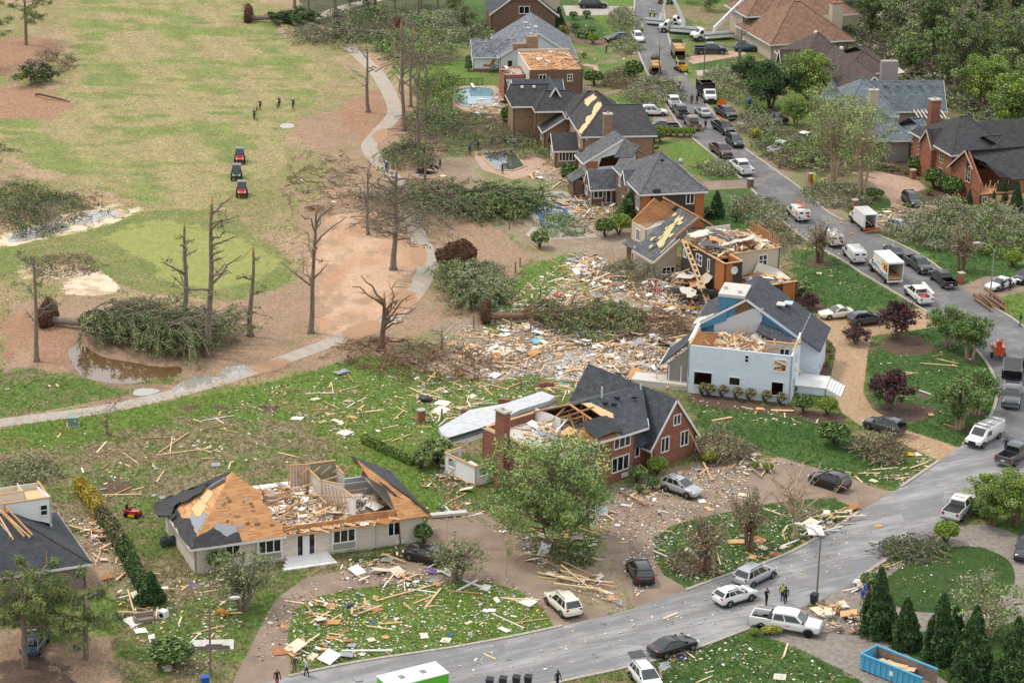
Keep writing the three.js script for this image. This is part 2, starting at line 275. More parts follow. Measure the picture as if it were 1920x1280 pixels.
land(DARKLAWN,[[22.71,-47.28],[27.59,-68],[32.95,-68.46],[35.9,-49.57],[38.16,-42.59],[36,-42.42],[35.49,-44.73]]);land(DARKLAWN,[[17.14,-152.83],[8.37,-194.48],[-37.19,-189.32],[-30.93,-155.72],[-18.98,-137.67],[-11.31,-149.87]]);
land(FOREST,[[57.36,-204.74],[101.02,-209.73],[80.73,-96.92],[73.98,-105.59],[65.69,-117.83],[59.14,-134.55],[57.13,-165.04]]);land(FOREST,[[-39.29,-167.14],[-30.93,-155.72],[-19.87,-156.89],[-6.67,-146.48],[-11.54,-192.23],[-37.19,-189.32],[-41.11,-188.88]]);
land(DARKLAWN,[[27.38,-174.37],[31.01,-170.53],[30.21,-156.17],[26.58,-153.82]]);land(DARKLAWN,[[28.45,-140.62],[35.81,-143.24],[37.99,-136.06],[30.62,-131.72]]);land(LAWN,[[83.55,-148.09],[91.47,-156.62],[84.82,-119.66],[81.05,-122.68]]);
land(MULCH,[[19.64,15.46],[20.73,14.2],[31.74,19.79],[35.91,19.84],[37.91,23.27],[35.31,25.51],[30.97,21.8],[20.46,19.08]]);land(MULCH,curve([[44.39,-3.19],[47.67,-6.27],[50.39,-2.68],[49.3,0.55],[46.6,1.83],[44.31,-0.02]],5,true));
land(MULCH,curve([[41.25,18.99],[44.67,16.61],[47.47,18.08],[46.41,21.42],[43.21,23.24],[40.92,22.75]],5,true));land(MULCH,[[33.87,6.69],[36.02,-2.59],[38.27,-2.75],[38.39,0.95],[36.81,8.25],[35.48,15.22],[33.44,14.52]]);
land(MULCH,curve([[38.18,-33.89],[39.91,-35.15],[41.41,-34.14],[40.97,-31.88],[39.18,-31.3],[38.2,-31.89]],4,true));for(const p of[[54.07,2.04],[49.46,24.41],[51.86,19.92],[47.08,14.43],[52.78,-3.79]])land(MULCH,curve([[p[0]-1.3,p[1]],[p[0],p[1]-1.5],[p[0]+1.3,p[1]],[p[0],p[1]+1.4]],5,true));
land(MULCH,[[35.89,-18.28],[37.91,-18.43],[39.29,-12.48],[36.93,-11.91]]);land(MULCH,[[52.14,-82.57],[59.32,-83.21],[58.95,-74.77],[53.48,-74.3]]);land(MULCH,[[57.07,-66.53],[60.72,-70.84],[64.7,-61.96],[61.96,-58.67],[57.7,-60.1]]);
land(MULCH,[[45.51,51.18],[48.22,51.02],[48.87,53.61],[46.52,55.05]]);land(MULCH,[[41.63,55.98],[45.02,54.49],[45.2,56.79],[42.51,57.2]]);land(MULCH,[[-44.48,86.26],[-40.92,85.02],[-38.54,88],[-38.87,91.55],[-44.34,91.84]]);land(MULCH,curve([[-41.48,45.62],[-40.56,44.44],[-39.04,45.47],[-38.38,48.21],[-39.89,48.99]],4,true));
for(const p of[[-35.72,24.49],[-31.9,23.42],[-26.37,24.02]])land(MULCH,curve([[p[0]-1.2,p[1]],[p[0],p[1]-1],[p[0]+1.2,p[1]],[p[0],p[1]+1]],5,true));
{
const d=new Uint8Array(TW*TH*4),b=new Uint8Array(TW*TH*4);
const C={dirt:[150,126,102],tan:[156,134,104],green:[102,112,56],olive:[122,118,72],bright:[82,112,36],dgreen:[54,84,28],straw:[140,106,84],clay:[172,134,104],clayPale:[184,154,128],mud:[126,104,84],sand:[206,190,166],putt:[130,134,70],mulch:[74,56,46],grey:[150,138,122]};
const mix=(a,q,t)=>[lerp(a[0],q[0],t),lerp(a[1],q[1],t),lerp(a[2],q[2],t)];
for(let j=0;j<TH;j++)for(let i=0;i<TW;i++){
const x=X0+(i+0.5)/ TW*(X1-X0),z=Z0+(j+0.5)/ TH*(Z1-Z0);
const n1=fbm(x*0.09+40,z*0.09+90,4),n2=fbm(x*0.5+7,z*0.5+3,3),n3=vn(x*3.1,z*3.1),n4=NT[(i*197+j*71+(i*j))&65535];
const wx=i+(vn(x*0.8,z*0.8)-0.5)*14+(n3-0.5)*7+(NT[(i*57+j*331)&65535]-0.5)*9,wz=j+(vn(x*0.8+50,z*0.8)-0.5)*10+(n4-0.5)*7;
const i0=LAND[j*TW+i],far=i0<=7&&i0 !==PUTT&&i0 !==SAND?46:0,fx=far?(fbm(x*0.16+3,z*0.1,3)-0.5)*far:0,fz=far?(fbm(x*0.1+70,z*0.16,3)-0.5)*far:0;
const id=LAND[clamp(wz+fz|0,0,TH-1)*TW+clamp(wx+fx|0,0,TW-1)];
let c;
const patch=smooth(0.38,0.62,n1*0.6+n2*0.4);
if(id===ROUGH)c=mix(mix(C.dirt,C.tan,n2),mix(C.olive,C.green,n3),smooth(0.36,0.62,n1*0.7+n2*0.3)*0.72);
else if(id===BARE)c=mix(mix(C.dirt,[138,113,92],n2),C.olive,smooth(0.55,0.75,n1*0.6+n2*0.4)*0.5);
else if(id===FAIRWAY){const s=0.5+0.5*Math.sin((x*0.98-z*0.22+n1*9)*0.42);c=mix(mix(C.green,[118,128,66],n2),C.tan,smooth(0.42,0.66,n1*0.5+n2*0.2+s*0.12+vn(x*0.22+5,z*0.5)*0.3)*0.68);const mow=Math.sin((x-z*0.3+6*Math.sin(z*0.02))*1.05)>0?1.018:0.985;c=[c[0]*mow,c[1]*mow,c[2]*mow];}
else if(id===APRON)c=mix(C.olive,C.green,smooth(0.3,0.6,n1*0.5+n2*0.5));
else if(id===PUTT)c=mix(C.putt,[138,142,78],n2);
else if(id===SAND)c=mix(C.sand,[176,152,124],smooth(0.45,0.75,n2));
else if(id===STRAW)c=mix(C.straw,[150,118,92],n2);
else if(id===CLAY)c=mix(mix(C.clay,C.clayPale,smooth(0.3,0.7,fbm(x*0.3,z*0.14+4,4))),C.dirt,smooth(0.45,0.75,fbm(x*0.7+9,z*0.3,4))*0.8);
else if(id===MUD)c=mix(C.mud,C.dirt,patch);
else if(id===LAWN)c=mix(mix(C.bright,[92,114,42],n2),[114,106,66],smooth(0.52,0.72,n1*0.5+n2*0.5)*0.7);
else if(id===DRYLAWN)c=mix([82,106,40],[124,110,84],smooth(0.35,0.65,n1*0.5+n2*0.5));
else if(id===TRASH)c=mix(mix(C.grey,C.mud,n2),[104,116,62],smooth(0.5,0.68,n1*0.7+n3*0.3)*0.8);
else if(id===DARKLAWN)c=mix(C.dgreen,[68,94,38],smooth(0.4,0.7,n1*0.5+n2*0.5));
else if(id===MULCH)c=mix(C.mulch,[96,76,62],n2);
else c=mix([70,66,48],[72,84,46],patch);
const grass=id===LAWN||id===DARKLAWN||id===DRYLAWN||id===APRON||id===FAIRWAY||id===FOREST||id===ROUGH;
const k=1+(n3-0.5)*(grass?0.2:0.12)+(n4-0.5)*(id===PUTT||id===SAND||id===CLAY?0.08:grass?0.42:0.3),o=(j*TW+i)*4;
d[o]=clamp(c[0]*k,0,255);d[o+1]=clamp(c[1]*k,0,255);d[o+2]=clamp(c[2]*k,0,255);d[o+3]=255;
const hgt=255*(id===PUTT?0.5:n3*0.4+n4*0.35+n2*0.25);b[o]=b[o+1]=b[o+2]=hgt;b[o+3]=255;
}
const mk=(a,s)=>{const t=new THREE.DataTexture(a,TW,TH,THREE.RGBAFormat);t.wrapS=t.wrapT=THREE.MirroredRepeatWrapping;t.magFilter=THREE.LinearFilter;if(s)t.colorSpace=THREE.SRGBColorSpace;t.needsUpdate=true;return t;};
const E=700,g=new THREE.PlaneGeometry(2*E,2*E).rotateX(-Math.PI / 2),u=g.attributes.uv,p=g.attributes.position;
for(let i=0;i<p.count;i++)u.setXY(i,(p.getX(i)-X0)/(X1-X0),(p.getZ(i)-Z0)/(Z1-Z0));
setting('ground',g,mat(0xffffff,0.95,{map:mk(d,true),bumpMap:mk(b),bumpScale:0.06}),'golf course turf, bare earth and lawns across the storm-hit neighbourhood');
}
// flat sheets
function sheet(poly,y){
const s=new THREE.ShapeGeometry(new THREE.Shape(poly.map(([x,z])=>new THREE.Vector2(x,-z)))).rotateX(-Math.PI / 2),u=s.attributes.uv,p=s.attributes.position;
for(let i=0;i<p.count;i++)u.setXY(i,p.getX(i),p.getZ(i));
s.computeVertexNormals();return s.translate(0,y,0);
}
function ribbon(pts,w,y,n=8){// strip along a line
const c=curve(pts,n),A=[],B=[];
c.forEach((p,i)=>{const a=c[Math.max(0,i-1)],b=c[Math.min(c.length-1,i+1)],L=Math.hypot(b[0]-a[0],b[1]-a[1]),nx=-(b[1]-a[1])/ L,nz=(b[0]-a[0])/ L,k=w / 2*(1+0.05*(vn(p[0]*0.4,p[1]*0.4)-0.5));A.push([p[0]+nx*k,p[1]+nz*k]);B.push([p[0]-nx*k,p[1]-nz*k]);});
const pos=[],uv=[];
for(let i=0;i+1<c.length;i++)for(const[x,z]of[A[i],B[i],B[i+1],A[i],B[i+1],A[i+1]]){pos.push(x,y,z);uv.push(x,z);}
const g=new THREE.BufferGeometry();g.setAttribute('position',new THREE.Float32BufferAttribute(pos,3));g.setAttribute('uv',new THREE.Float32BufferAttribute(uv,2));g.computeVertexNormals();
if(g.attributes.normal.getY(0)<0){const q=g.attributes.position.array;for(let i=0;i<q.length;i+=9)for(let k=0;k<3;k++)[q[i+3+k],q[i+6+k]]=[q[i+6+k],q[i+3+k]];g.computeVertexNormals();}
return g;
}
const IN=curve([[-25.05,91.52],[-14.41,85.37],[-3.42,80.86],[4.55,76.82],[12.08,72.23],[19.75,65.7],[26.56,60.03],[30.54,55.48],[36,48.01],[40.38,42.2],[45.55,34.63],[49.81,28.3],[52.91,22.27],[55.21,14.72],[55.98,6.92],[55.26,-1.17],[53.25,-9.18],[50.84,-15.33],[47.92,-22.09],[45.08,-28.48],[43.05,-33.83],[39.48,-41.53],[36.6,-50.85],[32.44,-70.84],[28.62,-84.8],[25.31,-97.35],[23.2,-113.76],[21.1,-134.01],[20.05,-157.09],[21.69,-198.32]],5);
const OUT=curve([[-5.63,93.25],[5.41,87.39],[12.1,83.83],[17.74,80.02],[21.18,77.11],[26.42,72.57],[31.53,67.52],[37.25,59.78],[41.18,55.36],[45.37,51.06],[48.3,46.43],[52.81,39.71],[57.96,31.29],[61.6,20.08],[64.15,6.35],[63.48,-4.56],[61.62,-12.54],[58.34,-20.59],[56.68,-26.14],[54.76,-33.85],[52.14,-40.45],[48.58,-46.27],[43.62,-54.63],[41.3,-64.14],[36.89,-78.4],[33.92,-87.9],[30.77,-106.33],[28.45,-124.45],[26.38,-146.06],[26.05,-172.53],[26.75,-198.9]],5);
const asphalt=dataTex(1024,1024,(i,j)=>{
const x=i / 1024*40,z=j / 1024*40,n=fbm(x*0.4,z*0.4,3),f=NT[(i*31+j*1013+i*j)&65535],dust=smooth(0.5,0.72,fbm(x*0.35+60,z*0.35,4)*0.7+vn(x*1.6,z*1.6)*0.3);
const k=0.86+n*0.2+(f-0.5)*0.2;const a=108*k;return[a,a,a*1.01].map((v)=>lerp(v,160,dust*0.25+(f>0.985?0.5:0)));
},[40,40]);
const dustRoad=dataTex(1024,1024,(i,j)=>{// drywall dust and ground-in litter streaked along the lane
const x=i / 1024*40,z=j / 1024*40,al=(x*0.88-z*0.47),ac=(x*0.47+z*0.88),f=NT[(i*31+j*1013+i*j)&65535];
const dust=smooth(0.3,0.8,fbm(al*0.1+9,ac*0.7+3,5)*0.55+vn(al*0.5,ac*3.2)*0.25+fbm(al*0.9,ac*0.9+40,3)*0.2);const a=128*(0.92+(f-0.5)*0.16);
return[a,a,a*1.01].map((v)=>lerp(v,178,dust*0.6+(f>0.975?0.4:0)));
},[40,40]);
function quadStrip(A,B,y){const m=Math.max(A.length,B.length),pick=(L,t)=>{const f=t*(L.length-1),i=Math.min(L.length-2,Math.floor(f));return[lerp(L[i][0],L[i+1][0],f-i),lerp(L[i][1],L[i+1][1],f-i)];};const pos=[],uv=[];for(let k=0;k<m;k++){const t0=k / m,t1=(k+1)/ m;for(const p of[pick(A,t0),pick(B,t0),pick(B,t1),pick(A,t0),pick(B,t1),pick(A,t1)]){pos.push(p[0],y,p[1]);uv.push(p[0],p[1]);}}const g=new THREE.BufferGeometry();g.setAttribute('position',new THREE.Float32BufferAttribute(pos,3));g.setAttribute('uv',new THREE.Float32BufferAttribute(uv,2));g.computeVertexNormals();return g;}
const cutI=Math.round(IN.length*0.40),cutO=Math.round(OUT.length*0.40);
setting('road',quadStrip(IN.slice(0,cutI+1),OUT.slice(0,cutO+1),0.02),mat(0xffffff,0.92,{map:dustRoad}),'dusty asphalt street strewn with plaster dust in front of the beige ranch house');
setting('road',quadStrip(IN.slice(cutI),OUT.slice(cutO),0.02),mat(0xffffff,0.92,{map:asphalt}),'asphalt street crowded with service trucks and parked cars');
// kerbs: low concrete blocks along both sides, left out at the driveway mouths
function kerb(line,skips,label){
const g=[];
for(let i=0;i+1<line.length;i++){const a=line[i],b=line[i+1],m=[(a[0]+b[0])/ 2,(a[1]+b[1])/ 2];if(skips.some(([x,z,r])=>Math.hypot(m[0]-x,m[1]-z)<r))continue;g.push(bar([a[0],0.03,a[1]],[b[0],0.03,b[1]],0.34,0.2));}
setting('kerb',g,M.concrete,label);
}
kerb(IN,[[...[-21.6,89.13],3],[...[7.51,74.76],3.5],[...[14.6,70.36],3.5],[...[38.51,44.83],4],[...[47.82,31.95],3],[...[52.6,-11.48],3.5],[...[32.95,-68.46],3],[...[20.48,-169.4],5]],'pale concrete kerb along the inner side of the curving street');
kerb(OUT,[[...[27.53,71.36],6],[...[31.48,67.05],4],[...[46.26,49.81],4],[...[57.64,-23.04],3],[...[47.35,-48.08],3.5],[...[28.35,-122.71],6],[...[33.35,-95.63],3]],'pale concrete kerb along the outer side of the curving street');
// driveways, walks, patios
const agg=mat(0xffffff,0.95,{map:dataTex(512,512,(i,j)=>{const f=NT[(i*57+j*311+i*j*3)&65535],n=fbm(i / 90,j / 90,4),k=0.82+n*0.3+(f-0.5)*0.34;const g2=(i % 256<2||j % 256<2)?0.78:1;return[136*k*g2,119*k*g2,104*k*g2];},[12,12])});
const greyDrive=mat(0xffffff,0.95,{map:noiseTex([118,110,102],[142,134,126],6,[9,9],0.14)});
const paleConc=M.concrete,pinkDrive=mat(0xffffff,0.95,{map:noiseTex([160,132,114],[182,156,138],5,[7,7],0.12)});
const flat=(name,poly,m,y,label)=>{land(1,poly,COVER);return setting(name,sheet(poly,y),m,label);};
flat('driveway',[[-8.04,52.97],[-4.34,49.66],[-2.47,54.08],[-0.47,56.95],[0.26,62.2],[3.25,66.29],[7.23,71.24],[9.51,73.85],[4.55,77.04],[3.58,72.94],[1.38,69.24],[-1.52,67.4],[-4.51,67.09],[-8.55,67.56],[-12.51,68.98],[-15.46,70.09],[-17.84,71.62],[-19.58,74.58],[-19.64,79.58],[-18.69,87.76],[-23.74,90.85],[-23.55,88.22],[-22.65,80.83],[-21.98,75.28],[-21.31,71.82],[-19.17,67.58],[-15.76,65.58],[-11.76,64.13],[-8.24,62.7],[-7.91,57.65]],agg,0.012,'brown pebbled horseshoe driveway in front of the beige ranch house');
flat('driveway',[[10,43.81],[20.48,48],[25.85,35.3],[28.77,34.22],[31.63,36.41],[35.85,39.63],[38.84,42.58],[40.44,42.62],[36.03,48.68],[35.16,47.24],[33.55,45],[29.65,45.66],[26.54,46.95],[20.9,50.01],[16.44,52.94],[14.39,56.06],[14.38,61.49],[15.11,64.76],[16.78,67.06],[17.28,68.92],[12.07,72.57],[10.93,65.84],[9.74,58.51],[10.44,51.85]],agg,0.012,'brown pebbled horseshoe driveway in front of the red brick house');
flat('driveway',[[37.07,-11.32],[39.37,-13.28],[45.96,-13.37],[51.82,-16.21],[54.24,-9.25],[51.22,-8.65],[45.02,-5.7],[43.39,-5.01],[42.38,-0.25],[40.07,14.24],[40.51,19.21],[43.51,25.44],[48.8,30.36],[46.16,34.74],[41.93,28.66],[38.67,24.81],[36.96,20.59],[36.41,12.1],[38.55,0.02],[37.37,-6.48]],mat(0xffffff,0.95,{map:noiseTex([150,122,94],[172,146,118],5,[7,7],0.14)}),0.012,'tan driveway curving past the pale blue painted house');
flat('driveway',[[23.84,77.41],[27.44,72.28],[29.63,70.32],[32.19,74.28],[35.54,78.94],[40.09,87.39],[32.78,87.77],[30.57,84.51],[26.72,79.97]],greyDrive,0.012,'grey concrete driveway under the blue dumpster');
flat('driveway',curve([[30.03,70.3],[32.01,66.78],[36.57,62.79],[41.59,56.24],[45.33,51.33],[48.24,50.89],[51.67,54.35],[52,62.87],[48.98,71.3],[44.45,74.72],[38.9,75.69],[35.55,74.99],[32.31,73.15]],4,true),greyDrive,0.008,'grey circular driveway round the oval lawn');
flat('driveway',[[48.65,-76.08],[52.25,-76.95],[57.95,-73.04],[58.75,-68.8],[55.82,-65.11],[54.44,-60.33],[60.08,-60.04],[59.79,-54.98],[53.27,-49.05],[48.06,-46.7],[47.49,-49.3],[52.62,-55.38],[52.69,-63.02],[51.21,-70.83]],pinkDrive,0.012,'pinkish driveway before the orange brick house');
flat('driveway',[[26.6,-69.25],[32.5,-70.57],[33.73,-66.66],[27.41,-65.06]],agg,0.012,'short tan driveway beside the dark grey roofed house');
flat('driveway',[[7.74,-180.88],[21.39,-181.51],[20.87,-174.95],[8.34,-172.73]],paleConc,0.012,'pale concrete driveway under the black van');flat('driveway',[[56.87,-24.67],[61,-29.27],[66.04,-28.58],[65.14,-23.4],[61.3,-20.61],[58.25,-19.55]],agg,0.012,'pebbled driveway under the white parked saloon');
flat('driveway',[[27.69,-143.16],[38.32,-150.35],[38.77,-146.57],[29.25,-138.85]],pinkDrive,0.012,'reddish driveway under the navy pickup');flat('driveway',[[29.54,-134.49],[35.58,-137.28],[35.68,-133.66],[29.51,-130.89]],paleConc,0.012,'pale driveway strip beside fallen branches');
flat('driveway',[[21.54,-108.68],[24.91,-109],[25.42,-99.52],[22.09,-98.28],[21.02,-102.24]],agg,0.014,'driveway beside the tan brick house');flat('driveway',[[33.49,-103.4],[38.25,-106.07],[39.24,-102.99],[34.65,-100.06]],paleConc,0.012,'pale driveway behind brush by the black pickups');
flat('garden_path',[[8.29,-168.09],[8.86,-168.15],[9.37,-156.77],[11.17,-153.78],[17.67,-155.25],[17.58,-152.09],[10.66,-150.6],[8.87,-154.33]],M.brickBrown,0.013,'brick garden walk by the white gabled house');
flat('garden_path',[[13.4,-118.86],[17.95,-121.7],[23.18,-122.9],[23.12,-121.51],[17.9,-119.98],[13.96,-116.88]],agg,0.012,'narrow walk in front of the roofless brick house');flat('garden_path',[[10.45,-137.69],[13.1,-136.49],[13.42,-130.72],[12.2,-127.05],[11.61,-128.05],[12.64,-131.36],[12.36,-134.95],[10.43,-136.22]],pinkDrive,0.012,'curved garden walk beside the lamp post');
flat('garden_path',curve([[3.23,-60.4],[5.86,-62.7],[7.73,-61.82],[7.1,-59.17],[4.71,-57.95]],4,true),paleConc,0.012,'sandy round pad on the worn grass by the pool');
flat('patio',[[-7.72,29.74],[-0.42,20.98],[5.06,18.96],[4.62,22.27],[0.23,27.35],[-4.31,32.29],[-6.59,32.74]],greyDrive,0.03,'grey paving between the raised terrace and the red brick house');
flat('lawn',curve([[36.23,65.47],[39.52,59.9],[42.9,57.05],[46.51,56.46],[48.8,58.85],[49.18,62.18],[48.09,66.22],[45.27,69.9],[41.67,71.48],[38.34,71.44],[36.3,69.83]],5,true),mat(0xffffff,0.95,{map:dataTex(512,512,(i,j)=>{const n=fbm(i / 50,j / 50,4),f=NT[(i*57+j*311+i*j*3)&65535],q=vn(i / 4,j / 4),k=0.82+(f-0.5)*0.5+(q-0.5)*0.3;return[lerp(60,82,n)*k,lerp(96,114,n)*k,lerp(30,44,n)*k];},[9,9]),bumpMap:fineBump,bumpScale:0.05}),0.05,'oval mown lawn inside the circular grey driveway');
flat('patio',[[9.54,-18.77],[12.22,-21.9],[15.23,-17.14],[17.34,-13.64],[16.57,-10.8],[11.96,-11.84],[10.46,-15.15]],paleConc,0.014,'sand-coloured patio among wreckage');flat('patio',[[3.77,8.79],[6.3,3.23],[10.71,2.01],[17.14,-1.23],[20.48,7.63],[20.41,14.56],[11.73,10.87],[5.59,12.5]],mat(0xffffff,0.9,{map:noiseTex([150,148,146],[180,178,174],6,[5,5],0.1)}),0.014,'broken grey paving strewn with wreckage beside the pale blue house');
flat('patio',[[-10.89,-120.6],[-4.02,-121.27],[-2,-117.37],[-1.04,-104.94],[-5.81,-102.58],[-10.08,-107.31]],pinkDrive,0.014,'pinkish paving round the kidney pool');flat('patio',[[-6.59,-82.23],[-0.31,-84.82],[4.03,-78.32],[6.17,-72.38],[-0.57,-67.99],[-4.83,-72.51],[-5.94,-77.43]],pinkDrive,0.014,'pinkish paving round the pool with branches in it');
flat('patio',[[1.38,-55.64],[4.71,-57.18],[7.65,-55.15],[8.32,-50.97],[10.42,-46.28],[11.03,-41.58],[3.21,-39.78],[1.43,-41.98],[2.86,-46.86]],paleConc,0.014,'pale paving round the blue edged pool');
// cart path and its wet stretches
const pathMat=mat(0xffffff,0.9,{map:dataTex(512,512,(i,j)=>{const n=fbm((i+j*0.6)/ 34,(j-i*0.6)/ 34,4),f=NT[(i*57+j*311+i*j*3)&65535],k=0.9+n*0.2+(f-0.5)*0.12,m=smooth(0.4,0.75,fbm((i+j*0.7)/ 26+30,(j-i*0.7)/ 26,4));return[lerp(158,166,m)*k,lerp(152,148,m)*k,lerp(144,128,m)*k];},[14,14])});
const PATH=[[-28.83,-144.96],[-26.08,-136.95],[-23.46,-128.48],[-20.33,-113.57],[-19.03,-102.6],[-20.75,-91.88],[-21.9,-84.04],[-20.54,-76.7],[-18.05,-69.17],[-15.37,-59.08],[-14.1,-50.35],[-13.5,-43.13],[-11.44,-32.45],[-11.6,-20.71],[-13.69,-10.93],[-15.37,-5.71],[-20.23,0.34],[-24.81,6.17],[-31.43,14.03],[-37.38,19.69],[-44.34,24.91],[-51.92,28.44],[-58.32,31.21]];
setting('cart_path',ribbon(PATH,2.4,0.012),pathMat,'concrete golf cart path winding along the rough');
setting('cart_path',ribbon([[-38.74,-160.56],[-35.53,-167.55],[-31.33,-175.7],[-25.02,-183.9],[-17.66,-196.18]],2.6,0.012),pathMat,'stretch of cart path near the uprooted trees');
land(1,[...IN,...OUT.slice().reverse()],COVER);
{const oval=curve([[36.23,65.47],[39.52,59.9],[42.9,57.05],[46.51,56.46],[48.8,58.85],[49.18,62.18],[48.09,66.22],[45.27,69.9],[41.67,71.48],[38.34,71.44],[36.3,69.83]],5,true);land(DARKLAWN,oval);land(0,oval,COVER);}
const soil=mat(0xffffff,0.97,{map:noiseTex([150,116,88],[170,138,110],6,[3,3],0.14)});
[[[-15.03,-15.47],[-12.81,-17.69],[-11.97,-13.67],[-14.03,-8.54],[-15.37,-9.42]],[[-20.39,-1.9],[-16.82,-6.38],[-15.42,-4.17],[-18.9,1.36]],[[-13.32,-37.3],[-11.44,-34.03],[-11.73,-27.34],[-13.19,-29.42]],[[-29.9,11.15],[-27.15,7.77],[-25.52,8.72],[-28.51,12.79]],[[-21.64,-90.59],[-20.21,-93.76],[-19.52,-88.39],[-20.94,-85.3]]].forEach((p,i)=>flat('soil_wash',jag(curve(p,4,true),0.5,0.25,rng(40+i)),soil,0.017,['washed soil spilt over the cart path beside the torn trunk','tongue of washed soil across the cart path below the clay','clay spilt over the cart path at the shattered tree','silt lying across the wet cart path','thin soil film on the bend of the cart path'][i]));
// water
const water=(c,rough=0.04)=>new THREE.MeshPhysicalMaterial({color:c,roughness:rough,metalness:0,clearcoat:1,clearcoatRoughness:0.02,specularIntensity:1});
const mudWater=water(0x6b5238),clearWater=water(0x9a9890);
const R0=rng(5);
flat('puddle',jag(curve([[-51.61,6.45],[-50.46,5.09],[-47.44,8.49],[-44.14,10.04],[-40.25,11.52],[-37.95,11.36],[-37.83,13.79],[-40.31,15.68],[-43.1,17.23],[-46.18,16.76],[-48.18,15.54],[-49.87,12.54]],4,true),0.5,0.12,R0),mudWater,0.015,'brown flood puddle beneath the uprooted oak');
for(const[p,l]of[[[[-32.94,11.36],[-31.22,10.19],[-29.9,11.15],[-31.5,13.35],[-32.82,15.16],[-33.15,13.81]],'shallow puddle across the cart path'],[[[-37.7,17.19],[-36.2,14.71],[-34.46,14.07],[-33.12,15.18],[-35.79,18.07],[-37.95,19.89]],'long puddle lying beside the cart path'],[[[-41.97,18.83],[-40.54,18.4],[-39.27,18.98],[-40.81,20.75],[-42.04,20.5]],'small dark puddle on the cart path'],[[[-66.47,-35.34],[-64.11,-40.2],[-60.89,-42.12],[-59.26,-40.83],[-61.07,-36.93],[-64.04,-33.92],[-65.81,-33.32]],'wide white puddle in the sand bunker'],[[[-59.61,-42.95],[-58.77,-46.65],[-57.14,-47.76],[-54.29,-48],[-53.36,-46.61],[-55.56,-44.48],[-57.3,-41.94]],'narrow puddle in the far arm of the sand bunker'],[[[-36.05,-93.52],[-35.38,-95.12],[-34.04,-94.63],[-34.04,-92.79],[-35.46,-92.35]],'small bright puddle on the fairway edge']])
flat('puddle',jag(curve(p,4,true),0.5,0.1,R0),clearWater,0.016,l);
function pool(poly,rimMat,wc,label){
const t=thing('swimming_pool',label,'pool',poly[0]);const L=poly.map(([x,z])=>[x-poly[0][0],z-poly[0][1]]);
mesh('water',sheet(L,0.03),water(wc),t);
const g=[];L.forEach((a,i)=>{const b=L[(i+1)% L.length];g.push(bar([a[0],0.06,a[1]],[b[0],0.06,b[1]],0.4,0.12));});mesh('coping',g,rimMat,t);return t;
}
pool(curve([[-10.11,-117.26],[-8.28,-119.14],[-4.59,-119.16],[-3.52,-116.21],[-3.91,-113.49],[-2.78,-111.28],[-4.4,-107.52],[-8.42,-107.79],[-9.78,-111.6]],4,true),paleConc,0x6d9aa6,'kidney shaped pool with clear blue-green water and diving board');
pool([[-5.15,-80.92],[-0.53,-83.06],[1.39,-74.72],[-0.45,-72.35],[-2.76,-72.42],[-4.53,-76.99]],pinkDrive,0x4b5a58,'angular pool with dark water mirroring trees');
pool([[2.49,-54.72],[4.19,-55.62],[6.61,-54.31],[7.45,-50.9],[6.24,-45.7],[3.93,-45.03],[3.37,-50.56]],mat(0x2b5f86,0.5),0x566062,'pool with dark blue tiled edge and floating branches');

// ---------------------------------------------------------------- building kit (local axes: x along the front, z towards the viewer of the front, y up)
const rad=(d)=>d*Math.PI / 180;
const house=(name,label,p,deg)=>thing(name,label,'house',p,rad(deg));
const winCache={};
function windowParts(w,h,mull,rows,fm){
const k=[w,h,mull,rows].join();if(winCache[k])return winCache[k];
const f=[box(-w / 2,-h / 2,-0.06,-w / 2+0.1,h / 2,0.07),box(w / 2-0.1,-h / 2,-0.06,w / 2,h / 2,0.07),box(-w / 2+0.1,-h / 2,-0.06,w / 2-0.1,-h / 2+0.12,0.08),box(-w / 2+0.1,h / 2-0.1,-0.06,w / 2-0.1,h / 2,0.07)];
for(let i=1;i<mull;i++){const x=-w / 2+w*i / mull;f.push(box(x-0.05,-h / 2+0.12,-0.05,x+0.05,h / 2-0.1,0.06));}
for(let i=1;i<rows;i++){const y=-h / 2+h*i / rows;f.push(box(-w / 2+0.1,y-0.03,-0.045,w / 2-0.1,y+0.03,0.05));}
const panes=[];for(let i=0;i<mull;i++){const a=-w / 2+w*i / mull+0.05,b=a+w / mull-0.1;panes.push(box(a,-h / 2+0.1,-0.04,b,h / 2-0.1,-0.02));}
return winCache[k]=[merge(f),panes];
}
function addWindow(g,x,y,z,turn,w,h,o={}){
const[f,panes]=windowParts(w,h,o.m??2,o.r??1),m=mesh('window',f,o.fm??M.frame,g);m.position.set(x,y,z);m.rotation.y=turn;
if(!o.open)for(const p of panes)mesh('pane',p,M.glass,m);
return m;
}
// wall from a to b, left to right as seen from outside
function wall(g,a,b,y0,y1,m,o={}){
const L=Math.hypot(b[0]-a[0],b[1]-a[1]),at=(u,y)=>[lerp(a[0],b[0],u / L),y,lerp(a[1],b[1],u / L)];
const pts=[at(0,y0),at(L,y0),at(L,o.yb??y1),...(o.top??[]).slice().reverse().map(([u,y])=>at(u,y)),at(0,y1)];
const wins=(o.win??[]).map((q)=>(q[0]<0?[L+q[0],...q.slice(1)]:q));
const holes=wins.map(([u,v,w,h])=>[at(u+0.02,v+0.02),at(u+w-0.02,v+0.02),at(u+w-0.02,v+h-0.02),at(u+0.02,v+h-0.02)]);
const w=mesh(o.name??'wall',slab(pts,o.th??0.2,holes),m,g);
const turn=-Math.atan2(b[1]-a[1],b[0]-a[0]);
for(const[u,v,ww,hh,wo]of wins){const p=at(u+ww / 2,v+hh / 2);addWindow(g,...p,turn,ww,hh,{...(o.wo??{}),...(wo??{})});}
return w;
}
